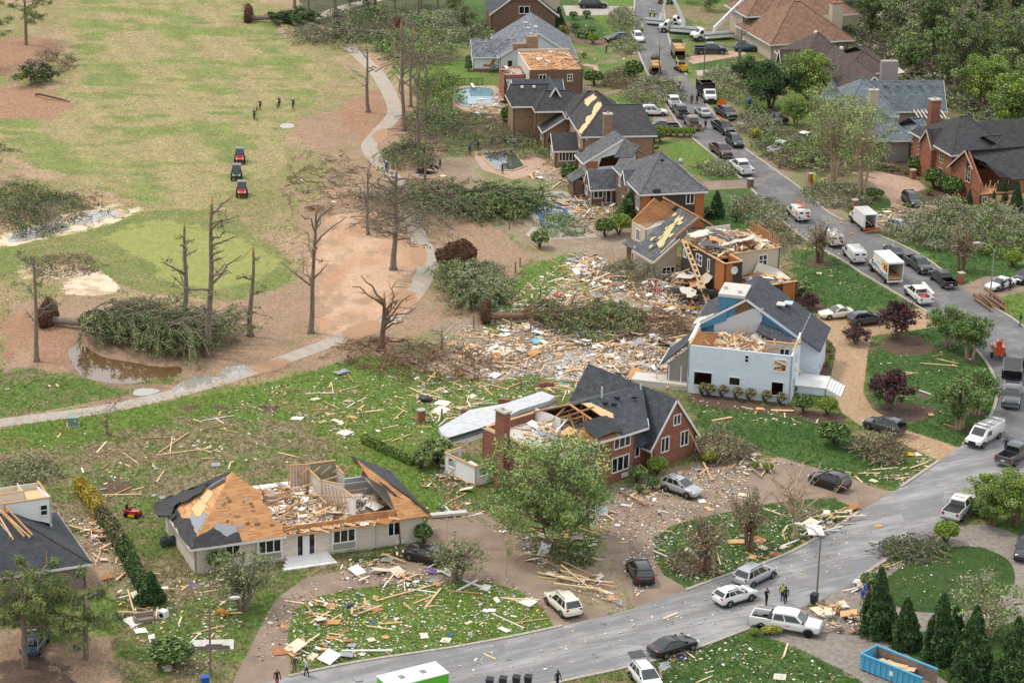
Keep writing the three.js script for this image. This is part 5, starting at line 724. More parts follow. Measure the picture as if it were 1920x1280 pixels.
function loft(secs){// rounded body; section = [x, yBottom, yTop, halfWidth]
const pos=[],idx=[],N=12;
for(const[x,b,t,w]of secs){const h=t-b;for(const[k,y]of[[0.84,b],[0.97,b+h*0.16],[1,b+h*0.5],[0.985,b+h*0.8],[0.92,t-h*0.05],[0.82,t],[-0.82,t],[-0.92,t-h*0.05],[-0.985,b+h*0.8],[-1,b+h*0.5],[-0.97,b+h*0.16],[-0.84,b]])pos.push(x,y,k*w);}
for(let i=0;i+1<secs.length;i++)for(let k=0;k<N;k++){const a=i*N+k,b=i*N+(k+1)% N;idx.push(a,b,a+N,b,b+N,a+N);}
for(const[o,f]of[[0,1],[(secs.length-1)*N,0]])for(let k=1;k+1<N;k++)f?idx.push(o,o+k+1,o+k):idx.push(o,o+k,o+k+1);
const g=new THREE.BufferGeometry();g.setAttribute('position',new THREE.Float32BufferAttribute(pos,3));g.setIndex(idx);return toCreasedNormals(g,0.85);
}
const pane4=(a,b,c,d,lift=0.012)=>{const n=V3(...b).sub(V3(...a)).cross(V3(...d).sub(V3(...a))).normalize().multiplyScalar(lift);return slab([a,b,c,d].map((p)=>V3(...p).add(n).toArray()),0.01);};
const shrink=(q,s,t)=>{const[a,b,c,d]=q.map((p)=>V3(...p)),at=(u,v)=>a.clone().lerp(b,u).lerp(d.clone().lerp(c,u),v).toArray();return[at(s,t),at(1-s,t),at(1-s,1-t),at(s,1-t)];};
const tyreG=(r,w)=>new THREE.LatheGeometry([[r*0.6,-w / 2],[r*0.9,-w / 2],[r,-w*0.36],[r,w*0.36],[r*0.9,w / 2],[r*0.6,w / 2]].map(([a,b])=>new THREE.Vector2(a,b)),18).rotateX(Math.PI / 2);
const rimG=(r,w)=>merge([cyl(r*0.62,r*0.62,w*0.8,14,[0,0,0],'z'),...Array.from({length:5},(_,i)=>box(-0.03,0,w*0.38,0.03,r*0.58,w*0.46).rotateZ(i*1.2566))]);
function wheels(t,xs,z,r,w,rm=rimM){for(const x of xs)for(const s of[1,-1]){const q=new THREE.Group();q.name='wheel';q.position.set(x,r,s*z);if(s<0)q.rotation.y=Math.PI;t.add(q);mesh('tyre',(wheels[r+','+w]??=tyreG(r,w)),tyreM,q);mesh('rim',(wheels['r'+r+','+w]??=rimG(r,w)),rm,q);mesh('wheel_arch',new THREE.RingGeometry(r*1.02,r*1.2,16,1,0,Math.PI).translate(0,0,w*0.42),trimM,q);}}
function cabin(t,P,yb,yt,xr0,xr1,xf1,xf0,w0,w1,split,o={}){// painted shell with inset glass
mesh('roof',loft([[xr1-0.14,yt-0.2,yt-0.12,w1*0.94],[xr1+0.15,yt-0.12,yt-0.02,w1*1.02],[(xr1+xf1)/ 2,yt-0.1,yt+0.04,w1*1.05],[xf1-0.25,yt-0.1,yt+0.01,w1*1.03],[xf1+0.08,yt-0.16,yt-0.08,w1*0.96]]),P,t);
const c=[[xr0,yb,w0],[xf0,yb,w0],[xf1,yt-0.06,w1],[xr1,yt-0.06,w1]],L=c,Rr=c.map(([x,y,z])=>[x,y,-z]);
mesh('pillars',[slab([L[0],L[1],L[2],L[3]],0.03),slab([Rr[1],Rr[0],Rr[3],Rr[2]],0.03),slab([L[1],Rr[1],Rr[2],L[2]],0.03),slab([Rr[0],L[0],L[3],Rr[3]],0.03)],P,t);
mesh('windshield',pane4(...shrink([L[1],Rr[1],Rr[2],L[2]],0.05,0.08)),VG,t);mesh('rear_window',pane4(...shrink([Rr[0],L[0],L[3],Rr[3]],0.07,0.1)),VG,t);
for(const s of[1,-1])for(let k=0;k+1<split.length;k++){const at=(u,v)=>{const a=V3(xr0,yb,w0),b=V3(xf0,yb,w0),d=V3(xr1,yt-0.06,w1),e=V3(xf1,yt-0.06,w1),q=a.lerp(b,u).lerp(d.lerp(e,u),v);q.z*=s;return q.toArray();};let q=[at(split[k]+0.02,0.1),at(split[k+1]-0.02,0.1),at(split[k+1]-0.02,0.88),at(split[k]+0.02,0.88)];if(s<0)q=[q[1],q[0],q[3],q[2]];mesh('side_window',pane4(...q),VG,t);}
}
function lamps(t,xf,xr,y,w,yr=y){for(const s of[1,-1]){mesh('headlight',box(xf-0.16,y-0.09,s*w-0.17,xf+0.03,y+0.09,s*w+0.17),lampM,t);mesh('tail_light',box(xr-0.03,yr-0.14,s*w-0.13,xr+0.08,yr+0.14,s*w+0.13),tailM,t);mesh('mirror',box(xf-1.55,y+0.3,s*(w+0.2)-0.09,xf-1.4,y+0.46,s*(w+0.2)+0.09),trimM,t);}mesh('number_plate',box(xr-0.03,yr-0.3,-0.22,xr+0.02,yr-0.16,0.22),plateM,t);mesh('grille',box(xf-0.02,y-0.28,-w*0.6,xf+0.04,y+0.02,w*0.6),trimM,t);}
const VT={
suv(t,P,L=4.75,W=0.94,H=1.75){const h=L / 2;mesh('body',loft([[-h,0.55,0.9,W*0.76],[-h+0.06,0.42,1.0,W*0.9],[-h+0.25,0.32,1.12,W*0.97],[-h+0.9,0.27,1.14,W],[0,0.27,1.11,W],[h-1.35,0.27,1.09,W*0.99],[h-0.7,0.28,1.04,W*0.95],[h-0.25,0.32,0.94,W*0.86],[h-0.05,0.4,0.78,W*0.72],[h,0.46,0.7,W*0.6]]),P,t);cabin(t,P,1.09,H+0.02,-h+0.1,-h+0.62,h-2.3,h-1.2,W*0.94,W*0.72,[0.03,0.24,0.54,0.86]);mesh('sill_trim',[box(-h+0.2,0.26,-W-0.01,h-0.3,0.42,W+0.01)],trimM,t);for(const s of[1,-1])mesh('roof_rail',bar([-h+0.8,H+0.06,s*W*0.66],[h-2.3,H+0.06,s*W*0.66],0.05,0.05),trimM,t);wheels(t,[-h+0.92,h-0.95],W-0.1,0.37,0.24);lamps(t,h-0.14,-h+0.06,0.8,W*0.7,0.92);},
sedan(t,P,L=4.9,W=0.92){const h=L / 2;mesh('body',loft([[-h,0.45,0.84,W*0.72],[-h+0.08,0.33,0.95,W*0.86],[-h+0.3,0.25,1.0,W*0.95],[-h+1,0.22,0.98,W],[0,0.22,0.94,W],[h-1.5,0.22,0.93,W],[h-0.7,0.23,0.86,W*0.95],[h-0.2,0.28,0.75,W*0.83],[h,0.4,0.62,W*0.62]]),P,t);cabin(t,P,0.93,1.45,-h+0.5,-h+1.35,h-2.5,h-1.35,W*0.91,W*0.68,[0.12,0.5,0.86]);wheels(t,[-h+1,h-0.95],W-0.1,0.34,0.23);lamps(t,h-0.14,-h+0.07,0.66,W*0.68,0.8);},
pickup(t,P,L=5.9,W=1.0,o={}){const h=L / 2,bx=-h+1.95;mesh('body',loft([[bx,0.45,1.24,W],[h-1.7,0.42,1.26,W],[h-0.9,0.42,1.24,W*0.99],[h-0.3,0.42,1.18,W*0.96],[h-0.06,0.44,1.1,W*0.9],[h,0.5,1.02,W*0.82]]),P,t);for(const s of[1,-1])mesh('bed_side',loft([[-h,0.5,1.27,0.1],[bx,0.5,1.28,0.1]]).translate(0,0,s*(W-0.1)),P,t);mesh('tailgate',box(-h-0.01,0.55,-W+0.18,-h+0.09,1.25,W-0.18),P,t);mesh('bed_floor',box(-h+0.08,0.56,-W+0.19,bx,0.64,W-0.19),bedM,t);mesh('rear_bumper',box(-h-0.14,0.45,-W*0.92,-h,0.62,W*0.92),o.bm??rimM,t);mesh('front_bumper',box(h-0.05,0.42,-W*0.93,h+0.09,0.66,W*0.93),rimM,t);cabin(t,P,1.22,1.95,bx+0.04,bx+0.22,h-2.2,h-1.3,W*0.95,W*0.76,[0.04,0.42,0.92]);wheels(t,[-h+1.15,h-0.98],W-0.12,0.43,0.28,o.rim);lamps(t,h-0.06,-h,0.98,W*0.76,1.02);if(o.cover)mesh('bed_cover',box(-h+0.05,1.22,-W+0.12,bx,1.32,W-0.12),trimM,t);},
van(t,P,L=5.5,W=1.0,H=2.1){const h=L / 2;mesh('body',loft([[-h,0.45,H-0.12,W*0.93],[-h+0.1,0.4,H,W],[h-2.0,0.4,H,W],[h-1.75,0.4,H-0.08,W],[h-0.95,0.4,1.2,W*0.98],[h-0.15,0.42,1.02,W*0.94],[h,0.5,0.85,W*0.86]]),P,t);mesh('windshield',pane4([h-1.02,1.26,W*0.74],[h-1.02,1.26,-W*0.74],[h-1.7,H-0.14,-W*0.7],[h-1.7,H-0.14,W*0.7],0.03),VG,t);for(const s of[1,-1]){const q=[[h-2.5,1.18,s*(W+0.005)],[h-1.2,1.18,s*(W+0.005)],[h-1.8,H-0.36,s*W],[h-2.5,H-0.36,s*W]];mesh('side_window',pane4(...(s>0?q:[q[1],q[0],q[3],q[2]])),VG,t);mesh('rear_window',box(-h-0.02,1.3,s*0.45-0.3,-h,H-0.35,s*0.45+0.3),VG,t);}mesh('bumper',[box(h-0.1,0.4,-W*0.9,h+0.06,0.6,W*0.9),box(-h-0.1,0.42,-W*0.95,-h,0.56,W*0.95)],trimM,t);wheels(t,[-h+1.1,h-0.9],W-0.12,0.37,0.25);lamps(t,h-0.03,-h,0.86,W*0.74,0.95);},
cab(t,P,x,W=1.05,H=2.35){mesh('cab',loft([[x-1.9,0.7,H,W],[x-1.5,0.65,H+0.04,W],[x-1.2,0.65,H-0.06,W],[x-0.75,0.65,1.62,W*0.96],[x-0.1,0.65,1.45,W*0.92],[x,0.7,1.2,W*0.86]]),P,t);mesh('windshield',pane4([x-0.78,1.68,W*0.78],[x-0.78,1.68,-W*0.78],[x-1.16,H-0.12,-W*0.76],[x-1.16,H-0.12,W*0.76],0.03),VG,t);for(const s of[1,-1]){const q=[[x-1.75,1.5,s*(W+0.004)],[x-0.95,1.5,s*(W+0.004)],[x-1.22,H-0.3,s*W],[x-1.75,H-0.3,s*W]];mesh('side_window',pane4(...(s>0?q:[q[1],q[0],q[3],q[2]])),VG,t);}mesh('bumper',box(x-0.05,0.5,-W,x+0.12,0.78,W),trimM,t);lamps(t,x,x-5,1.0,W*0.75);},
};
function vehicle(name,label,[x,z,a],make,o={}){const t=thing(name,label,o.cat??'car',[x,z,0.022],a,o.group);make(t);if(o.k)t.scale.setScalar(o.k);return t;}
const car=(type,col,v,label,o={})=>vehicle({suv:'suv',sedan:'saloon_car',pickup:'pickup_truck',van:'van'}[type],label,v,(t)=>VT[type](t,PT[col],...(o.dim??[])),{cat:{suv:'suv',sedan:'car',pickup:'pickup truck',van:'van'}[type],k:o.k});
// lower street and drives
car('sedan','black',[15.18,81.13,-0.64],'glossy black saloon driving on the dusty lower street',{dim:[5.05,0.94]});
car('suv','white',[21.52,70.31,-0.62],'white crossover on the dusty street beside two officers',{dim:[4.45,0.9,1.6]});
car('suv','silver',[23.78,65.58,-0.85],'silver police suv with dark stripe at the kerb',{dim:[5.0,1.0,1.8]});
{const t=car('pickup','white',[25.81,76.08,0.31],'large white crew-cab pickup with red logo parked by rubbish',{dim:[6.5,1.04,{rim:rimDark}]});mesh('tool_box',box(-1.6,1.1,-0.95,-1.1,1.42,0.95),trimM,t);mesh('spare_tyre',tyreG(0.4,0.25).rotateX(Math.PI / 2).translate(-2.0,0.8,0.2),tyreM,t);const c=document.createElement('canvas');c.width=256;c.height=128;const x=c.getContext('2d');x.fillStyle='#d8d9d8';x.fillRect(0,0,256,128);x.fillStyle='#c0392b';x.beginPath();x.moveTo(20,60);x.quadraticCurveTo(110,0,236,56);x.quadraticCurveTo(120,30,20,60);x.fill();x.fillRect(60,56,130,14);x.fillStyle='#777';for(let i=0;i<8;i++)x.fillRect(56+i*18,86,12,10);const tx=new THREE.CanvasTexture(c);tx.colorSpace=THREE.SRGBColorSpace;mesh('door_logo',new THREE.PlaneGeometry(0.8,0.4).translate(0.35,0.85,1.055),mat(0xffffff,0.5,{map:tx}),t);}
car('suv','cream',[5.32,72.95,-2.02],'cream suv with roof rack in the mouth of the horseshoe drive',{dim:[4.9,0.97,1.85]});
car('suv','black',[12.78,65.38,-1.76],'black suv parked in the pebbled drive before the leafy tree',{dim:[4.9,0.97,1.75]});
car('suv','silver',[17.83,44.72,0.72],'silver hatchback parked beside the red brick gable',{dim:[4.55,0.92,1.66],k:1});
car('suv','black',[33.32,41.93,-2.45],'shiny black crossover in the drive by the street',{dim:[4.6,0.93,1.68]});
car('sedan','cream',[39.71,-11.52,2.83],'pale gold compact car outside the pale blue house',{dim:[4.4,0.91]});car('suv','grey',[43.13,-9.41,-0.38],'grey crossover beside the red maple',{dim:[4.7,0.95,1.6]});
{const t=car('suv','grey',[41,25.92,-2.48],'grey hatchback suv with its tailgate raised',{dim:[4.9,0.95,1.7]});mesh('raised_tailgate',bar([-2.05,1.75,0],[-2.95,1.95,0],1.4,0.08),PT.grey,t);}
{const t=car('van','white',[51.6,28.34,2.23],'white van with a ladder rack on the bend of the street',{dim:[5.6,1.0,2.05]});mesh('ladder',[...[0.55,0.95].map((z)=>bar([-2.6,2.25,-z],[1.6,2.25,-z],0.06,0.09)),...Array.from({length:13},(_,i)=>bar([-2.5+i*0.33,2.25,-0.55],[-2.5+i*0.33,2.25,-0.95],0.03,0.03))],M.steel,t);mesh('roof_rack',[-1.8,-0.2,0.8].map((x)=>box(x,2.08,-1,x+0.06,2.2,1)),M.steel,t);}
{const t=car('pickup','white',[45.96,48.21,-1.07],'white crew-cab pickup stopped with its driver door open',{dim:[5.9,1.0,{cover:1}]});const d=mesh('door',[bar([0.95,0.8,-1.05],[0.4,0.8,-1.95],0.08,0.7),bar([0.95,1.5,-1.05],[0.4,1.5,-1.95],0.05,0.6)],PT.white,t);mesh('light_bar',box(-0.4,1.93,-0.5,-0.25,2.02,0.5),PT.yellow,t);}
{const t=car('pickup','grey',[56.66,15.8,1.77],'grey heavy pickup towing the black dump trailer',{dim:[6.1,1.03]});}
car('pickup','grey',[54.17,33.34,-0.91],'grey-green pickup at the edge of the bend carrying branches',{});car('suv','dgrey',[50.89,57.98,1.82],'dark suv at the far side of the circular drive',{});
{const t=car('suv','white',[12.52,87.83,1.22],'white suv with its tailgate up at the lower kerb',{dim:[4.7,0.94,1.7]});mesh('raised_tailgate',bar([-2.0,1.75,0],[-2.9,1.95,0],1.4,0.08),PT.dgrey,t);}
{const t=car('suv','black',[-7.71,62.91,-2.67],'crushed black suv under the umbrella shaped tree',{dim:[4.8,0.95,1.5]});mesh('crumpled_hood',slab(jag([[0.9,-0.8],[2.2,-0.7],[2.2,0.7],[0.9,0.8]],0.3,0.1,rng(3)).map(([x,z])=>[x,1.05+0.2*vn(x*3,z*3),z]),0.03),PT.black,t);}
car('sedan','teal',[-41.9,83.49,-1.46],'pale teal car half hidden under the young pines',{dim:[4.6,0.9]});
// street by the service trucks
car('sedan','white',[61.99,-24.42,2.45],'white saloon parked on the pebbled driveway',{dim:[4.9,0.92],k:0.95});car('suv','dgrey',[65.81,-27.27,2.42],'dark suv beside the white saloon',{k:0.95});car('sedan','dgrey',[50.01,-37.07,-1.76],'dark grey saloon parked behind the grey pickup',{dim:[4.9,0.92],k:0.95});car('pickup','dgrey',[52.46,-31.23,1.25],'grey crew-cab pickup between the saloon and the black truck',{k:0.93});car('pickup','black',[54.82,-25.57,-1.84],'black pickup with tools in its bed by the kerb',{k:0.9});
car('suv','dgrey',[55.54,-60.68,1.35],'dark suv with sky-bright windshield on the pinkish driveway',{dim:[5,0.97,1.75],k:0.92});car('suv','silver',[52.41,-48.01,0.74],'silver estate car by the brush',{dim:[4.8,0.92,1.55],k:0.9});
car('pickup','white',[32.64,-74.68,-1.85],'clean white pickup parked alone at the kerb',{k:0.97});car('pickup','maroon',[30.28,-83.5,1.27],'maroon crew-cab pickup at the kerb',{k:0.93});car('suv','black',[32.72,-88.97,1.3],'black suv driving past the maroon pickup',{k:0.93});{const t=car('pickup','black',[31.45,-96.38,1.24],'black pickup carrying ladders',{k:0.93});mesh('ladder',[bar([-3,1.9,0.3],[1.2,2.2,0.3],0.08,0.1),bar([-3,1.9,-0.1],[1.2,2.2,-0.1],0.08,0.1),...Array.from({length:9},(_,i)=>bar([-2.8+i*0.45,1.95+i*0.03,0.3],[-2.8+i*0.45,1.95+i*0.03,-0.1],0.04,0.04))],mat(0xc77a55,0.6),t);}
car('pickup','black',[32.45,-105.21,1.23],'black pickup beside the orange warning sign',{k:0.93});car('pickup','taupe',[26.85,-98.72,-1.69],'taupe pickup loaded with gear',{k:0.93});car('sedan','silver',[28.91,-105.84,-1.84],'silver saloon between the pickups',{k:0.9});car('pickup','grey',[25.4,-105.51,-1.74],'dark pickup with white cap beside the taupe pickup',{k:0.9});car('pickup','white',[24.58,-110.93,-1.69],'white pickup behind the parked line',{k:0.9});car('suv','white',[21.23,-105.11,-0.09],'white suv beside the tan brick house',{dim:[4.8,0.95,1.8],k:0.9});car('pickup','navy',[21.98,-95.81,3.05],'dark pickup in the shade of the tan brick house',{k:0.9});car('pickup','dgrey',[39.66,-103.03,0.86],'grey pickup buried in brush by the pale drive',{k:0.9});car('pickup','white',[39.4,-85.76,-0.94],'white pickup half hidden in the brush',{k:0.9});car('pickup','white',[43.49,-91.13,-0.94],'second white pickup buried deeper in the brush',{k:0.9});car('pickup','navy',[32.6,-146.7,-0.1],'navy pickup on the reddish driveway',{k:0.95});car('suv','teal',[38.79,-149.25,-0.1],'teal car behind the bare tree',{k:0.9});
car('suv','black',[13.27,-179.74,-0.11],'long black van-bodied suv on the pale driveway',{dim:[5.6,1.0,1.95],k:0.95});car('suv','dgrey',[16.89,-153.59,2.8],'grey crossover parked by the branch heap',{k:0.9});car('suv','white',[20.52,-154.76,1.4],'white suv parked at the top of the street',{k:0.88});
// wrapped service vans and trucks
function wrap(w,h,draw){const c=document.createElement('canvas');c.width=w;c.height=h;draw(c.getContext('2d'),w,h);const t=new THREE.CanvasTexture(c);t.colorSpace=THREE.SRGBColorSpace;return mat(0xffffff,0.4,{map:t});}
const flameWrap=wrap(512,256,(x,w,h)=>{x.fillStyle='#e6e2d6';x.fillRect(0,0,w,h);for(let i=0;i<60;i++){const R=NT[i*7],s=NT[i*11];x.fillStyle=['#d8641e','#f0a030','#3a2018','#e8d9a8'][i % 4];x.beginPath();x.ellipse(300+R*210,20+s*100,8+R*22,14+s*34,0.4,0,7);x.fill();}for(let i=0;i<7;i++){x.strokeStyle=['#2f86c4','#6db4de','#1d5f98','#bfe0ef'][i % 4];x.lineWidth=20;x.beginPath();x.moveTo(-20,235-i*6);x.bezierCurveTo(140,150-i*9,260,270+i*4,540,190+i*9);x.stroke();}x.fillStyle='#2b5f8f';for(let i=0;i<11;i++)x.fillRect(120+i*15,96,10,18);for(let i=0;i<9;i++){x.fillStyle=i % 2?'#1d1d1d':'#e3b51c';x.fillRect(i*58,244,58,12);}});
const sideSheet=(t,name,x0,x1,y0,y1,z,m)=>{for(const s of[1,-1]){const g=new THREE.PlaneGeometry(x1-x0,y1-y0);if(s<0)g.rotateY(Math.PI);mesh(name,g.translate((x0+x1)/ 2,(y0+y1)/ 2,s*z),m,t);}};
const signVan=(v,label,m,k,o={})=>{const t=car('van','white',v,label,{dim:[5.3,0.98,2.05],k});sideSheet(t,'body_graphic',-2.4,0.1,0.62,1.75,1.006,m);mesh('rear_graphic',new THREE.PlaneGeometry(1.5,0.9).rotateY(-Math.PI / 2).translate(-2.68,1.0,0),m,t);if(o.ladder)mesh('ladder',[bar([-2.8,2.3,0.6],[1.2,2.3,0.6],0.08,0.09),bar([-2.8,2.3,0.2],[1.2,2.3,0.2],0.08,0.09),...Array.from({length:9},(_,i)=>bar([-2.6+i*0.45,2.3,0.6],[-2.6+i*0.45,2.3,0.2],0.04,0.04)),...[-1.8,0.6].flatMap((x)=>[box(x,2.05,-0.8,x+0.06,2.25,0.8)])],mat(0xb56a4a,0.6),t);return t;};
signVan([38.86,-52.51,-1.8],'small van wrapped in flame and water pictures with ladder on top',flameWrap,0.95,{ladder:1});
const plainWrap=wrap(256,128,(x,w,h)=>{x.fillStyle='#dcdcda';x.fillRect(0,0,w,h);x.fillStyle='#c0301e';x.beginPath();x.moveTo(70,26);x.lineTo(84,46);x.lineTo(58,46);x.fill();x.fillStyle='#9aa0a4';for(let i=0;i<10;i++)x.fillRect(92+i*13,30,9,13);for(let i=0;i<12;i++)x.fillRect(60+i*13,54,8,9);for(let i=0;i<14;i++){x.fillStyle=['#c0301e','#e0a020','#3a3a3a'][i % 3];x.fillRect(i*18,112+(i % 2)*6,14,12);}});
signVan([44.53,-34.61,-1.75],'white high van with red marks parked behind the box truck',plainWrap,0.97);signVan([42.32,-41.52,-1.77],'colourfully wrapped van half hidden by the half bare tree',flameWrap,0.93);
vehicle('box_truck','white box truck with picture-wrapped sides and open rear door',[47.72,-27.6,-1.82],(t)=>{VT.cab(t,PT.white,3.6,1.0,2.2);const b=3.1;mesh('cargo_box',[slab([[-3.4,0.95,1.12],[1.75,0.95,1.12],[1.75,b,1.12],[-3.4,b,1.12]],0.06),slab([[1.75,0.95,-1.12],[-3.4,0.95,-1.12],[-3.4,b,-1.12],[1.75,b,-1.12]],0.06),box(1.7,0.95,-1.06,1.75,b,1.06)],PT.white,t);mesh('box_roof',box(-3.45,b,-1.15,1.8,b+0.1,1.15),M.white,t);mesh('box_floor',box(-3.4,0.85,-1.1,1.75,0.95,1.1),M.wood,t);sideSheet(t,'side_picture',-3.3,1.65,1.0,3.0,1.128,flameWrap);mesh('chassis',box(-3.4,0.5,-0.5,3.2,0.85,0.5),trimM,t);mesh('rear_frame',[box(-3.46,0.8,-1.12,-3.4,b,-1.02),box(-3.46,0.8,1.02,-3.4,b,1.12),box(-3.46,b-0.15,-1.12,-3.4,b,1.12),box(-3.6,0.5,-1.1,-3.4,0.7,1.1)],PT.white,t);wheels(t,[-2.2,2.7],0.9,0.42,0.3);},{cat:'truck',k:0.97});
vehicle('service_truck','white utility truck with open rear body by the traffic cones',[47.35,-49.29,-1.82],(t)=>{VT.cab(t,PT.white,3.2,1.02,2.1);mesh('service_body',[slab([[-3.0,0.8,1.1],[1.2,0.8,1.1],[1.2,2.7,1.1],[-3.0,2.7,1.1]],0.3),slab([[1.2,0.8,-1.1],[-3.0,0.8,-1.1],[-3.0,2.7,-1.1],[1.2,2.7,-1.1]],0.3),box(1.1,0.8,-0.8,1.2,2.7,0.8),box(-3.05,2.7,-1.12,1.25,2.8,1.12)],PT.white,t);for(const s of[1,-1])for(let i=0;i<4;i++)mesh('locker_door',box(-2.9+i*1.02,0.95,s>0?1.1:-1.13,-1.98+i*1.02,1.8,s>0?1.13:-1.1),PT.white,t);mesh('bumper',box(-3.3,0.5,-1.1,-3,0.75,1.1),PT.orange,t);mesh('chassis',box(-3,0.5,-0.5,3,0.8,0.5),trimM,t);wheels(t,[-1.9,2.3],0.9,0.45,0.3);},{cat:'truck',k:0.92});
{const t=car('pickup','white',[50.8,-18.99,1.32],'white utility pickup with pipe rack and red gear in its bed',{k:0.95});t.rotation.y+=Math.PI;mesh('bed_gear',[box(-2.6,0.6,-0.7,-1.2,1.3,0.1),cyl(0.25,0.25,0.5,10,[-1.6,1.0,0.5])],PT.red,t);mesh('pipe_rack',[0,0.15,0.3].map((d)=>bar([-2.9,1.7+d*0.2,0.7+d],[0.8,2.1+d*0.2,0.7+d],0.1,0.1)),M.white,t);}
vehicle('dump_truck','white cab dump truck with tall black body',[30.09,-115.75,1.4],(t)=>{VT.cab(t,PT.white,3.5,1.1,2.3);mesh('dump_body',[box(-3.4,1.0,1.08,1.2,3.0,1.15),box(-3.4,1.0,-1.15,1.2,3.0,-1.08),box(1.13,1.0,-1.08,1.2,3.2,1.08),box(-3.4,0.9,-1.08,1.13,1.0,1.08),box(-3.4,1.0,-1.08,-3.33,2.6,1.08)],PT.black,t);for(let i=0;i<7;i++)for(const s of[1,-1])mesh('body_rib',box(-3.3+i*0.7,1,s>0?1.15:-1.2,-3.2+i*0.7,3,s>0?1.2:-1.15),PT.black,t);mesh('chassis',box(-3.2,0.5,-0.5,3,0.9,0.5),trimM,t);wheels(t,[-2.2,2.7],0.95,0.48,0.32);},{cat:'truck',k:0.92});
const boomText=wrap(512,64,(x)=>{x.fillStyle='#d8d9d8';x.fillRect(0,0,512,64);x.fillStyle='#1c3a66';x.font='bold 58px sans-serif';x.fillText('C R O W N',60,53);});
function bucketTruck(v,label,k,booms,txt){return vehicle('bucket_truck',label,v,(t)=>{VT.cab(t,PT.white,4,1.12,2.35);mesh('flat_body',box(-4,1.0,-1.15,1.9,1.25,1.15),M.metalGrey,t);mesh('side_locker',[box(-3.8,0.5,0.85,1.6,1.0,1.15),box(-3.8,0.5,-1.15,1.6,1.0,-0.85)],PT.white,t);mesh('turret',cyl(0.5,0.4,1.2,10,[-0.6,1.85,0]),PT.white,t);for(const[a,b,w]of booms)mesh('boom',bar(a,b,w,w*1.2),PT.white,t);mesh('bucket',box(-0.4,0,-0.4,0.4,1,0.4),PT.white,t).position.set(...booms.at(-1)[1]);if(txt){const[a,b]=booms[0],d=V3(...b).sub(V3(...a)),L=d.length(),q=mesh('boom_lettering',new THREE.PlaneGeometry(L*0.6,0.5),txt,t);q.position.set((a[0]+b[0])/ 2,(a[1]+b[1])/ 2,(a[2]+b[2])/ 2-0.28);q.rotation.set(0,Math.PI,Math.atan2(d.y,-d.x));}wheels(t,[-2.8,2.9],0.98,0.5,0.32);},{cat:'truck',k});}
bucketTruck([28.15,-161.16,-2.9],'white tree-service truck side-on with raised bucket boom',0.92,[[[-0.6,2.4,0],[1.6,6.6,0.2],0.45],[[1.6,6.6,0.2],[4.2,8.6,0],0.35]]);bucketTruck([33.5,-156.91,2.75],'white crane truck with long lattice-marked boom',0.95,[[[-0.6,2.2,0],[-7.5,8.5,-0.3],0.5],[[-7.5,8.5,-0.3],[-10,10.8,-0.4],0.35]],boomText);bucketTruck([25.59,-166.62,0.31],'white chip truck with flat cover at the top of the street',0.85,[[[-0.6,2.2,0],[0.6,7.5,0],0.4]]);
vehicle('dump_trailer','black dump trailer behind the grey heavy pickup',[58,8.18,1.76],(t)=>{mesh('trailer_body',[box(-2.4,0.7,1.0,2.4,1.6,1.08),box(-2.4,0.7,-1.08,2.4,1.6,-1.0),box(2.33,0.7,-1,2.4,1.7,1),box(-2.4,0.7,-1,-2.33,1.6,1)],PT.black,t);mesh('trailer_tarp',box(-2.3,1.55,-1,2.3,1.6,1),mat(0x3b3c3e,0.8),t);mesh('drawbar',bar([2.4,0.6,0],[3.6,0.55,0],0.2,0.15),PT.black,t);wheels(t,[-0.6,0.4],1.05,0.38,0.24);},{cat:'trailer'});
vehicle('wood_chipper','orange wood chipper standing on the street bend',[57.44,1.8,1.58],(t)=>{mesh('chipper_body',[box(-1,0.7,-0.6,0.9,1.7,0.6),box(-0.4,1.7,-0.35,0.3,2.2,0.35)],PT.orange,t);mesh('feed_tray',bar([-1,1.0,0],[-2.1,0.9,0],1.3,0.5),PT.orange,t);mesh('chute',[bar([0.7,1.7,0],[0.8,2.6,0],0.35,0.35),bar([0.8,2.6,0],[1.7,2.8,0],0.35,0.3)],PT.orange,t);mesh('drawbar',bar([0.9,0.6,0],[2.4,0.5,0],0.15,0.12),trimM,t);wheels(t,[-0.1],0.75,0.36,0.22);},{cat:'wood chipper'});
const greenBox=(v,label,k)=>vehicle('chip_trailer',label,v,(t)=>{mesh('trailer_body',[box(-2.4,0.8,1.0,2.4,2.6,1.08),box(-2.4,0.8,-1.08,2.4,2.6,-1),box(2.3,0.8,-1,2.4,2.8,1),box(-2.4,0.7,-1,2.3,0.8,1)],PT.green,t);mesh('chips',box(-2.3,1.6,-1,2.3,2.1,1),M.wood,t);mesh('tail_frame',[box(-2.5,0.8,-1.08,-2.4,2.7,-0.98),box(-2.5,0.8,0.98,-2.4,2.7,1.08),box(-2.5,2.55,-1,-2.4,2.7,1)],PT.yellow,t);wheels(t,[-1.2,1.2],1.0,0.45,0.3);},{cat:'trailer',k});
greenBox([26.91,-143.84,-1.66],'green trailer full of wood chips in the street',0.9);greenBox([22.63,-132.36,-1.58],'dark green open-backed trailer at the kerb',0.8);
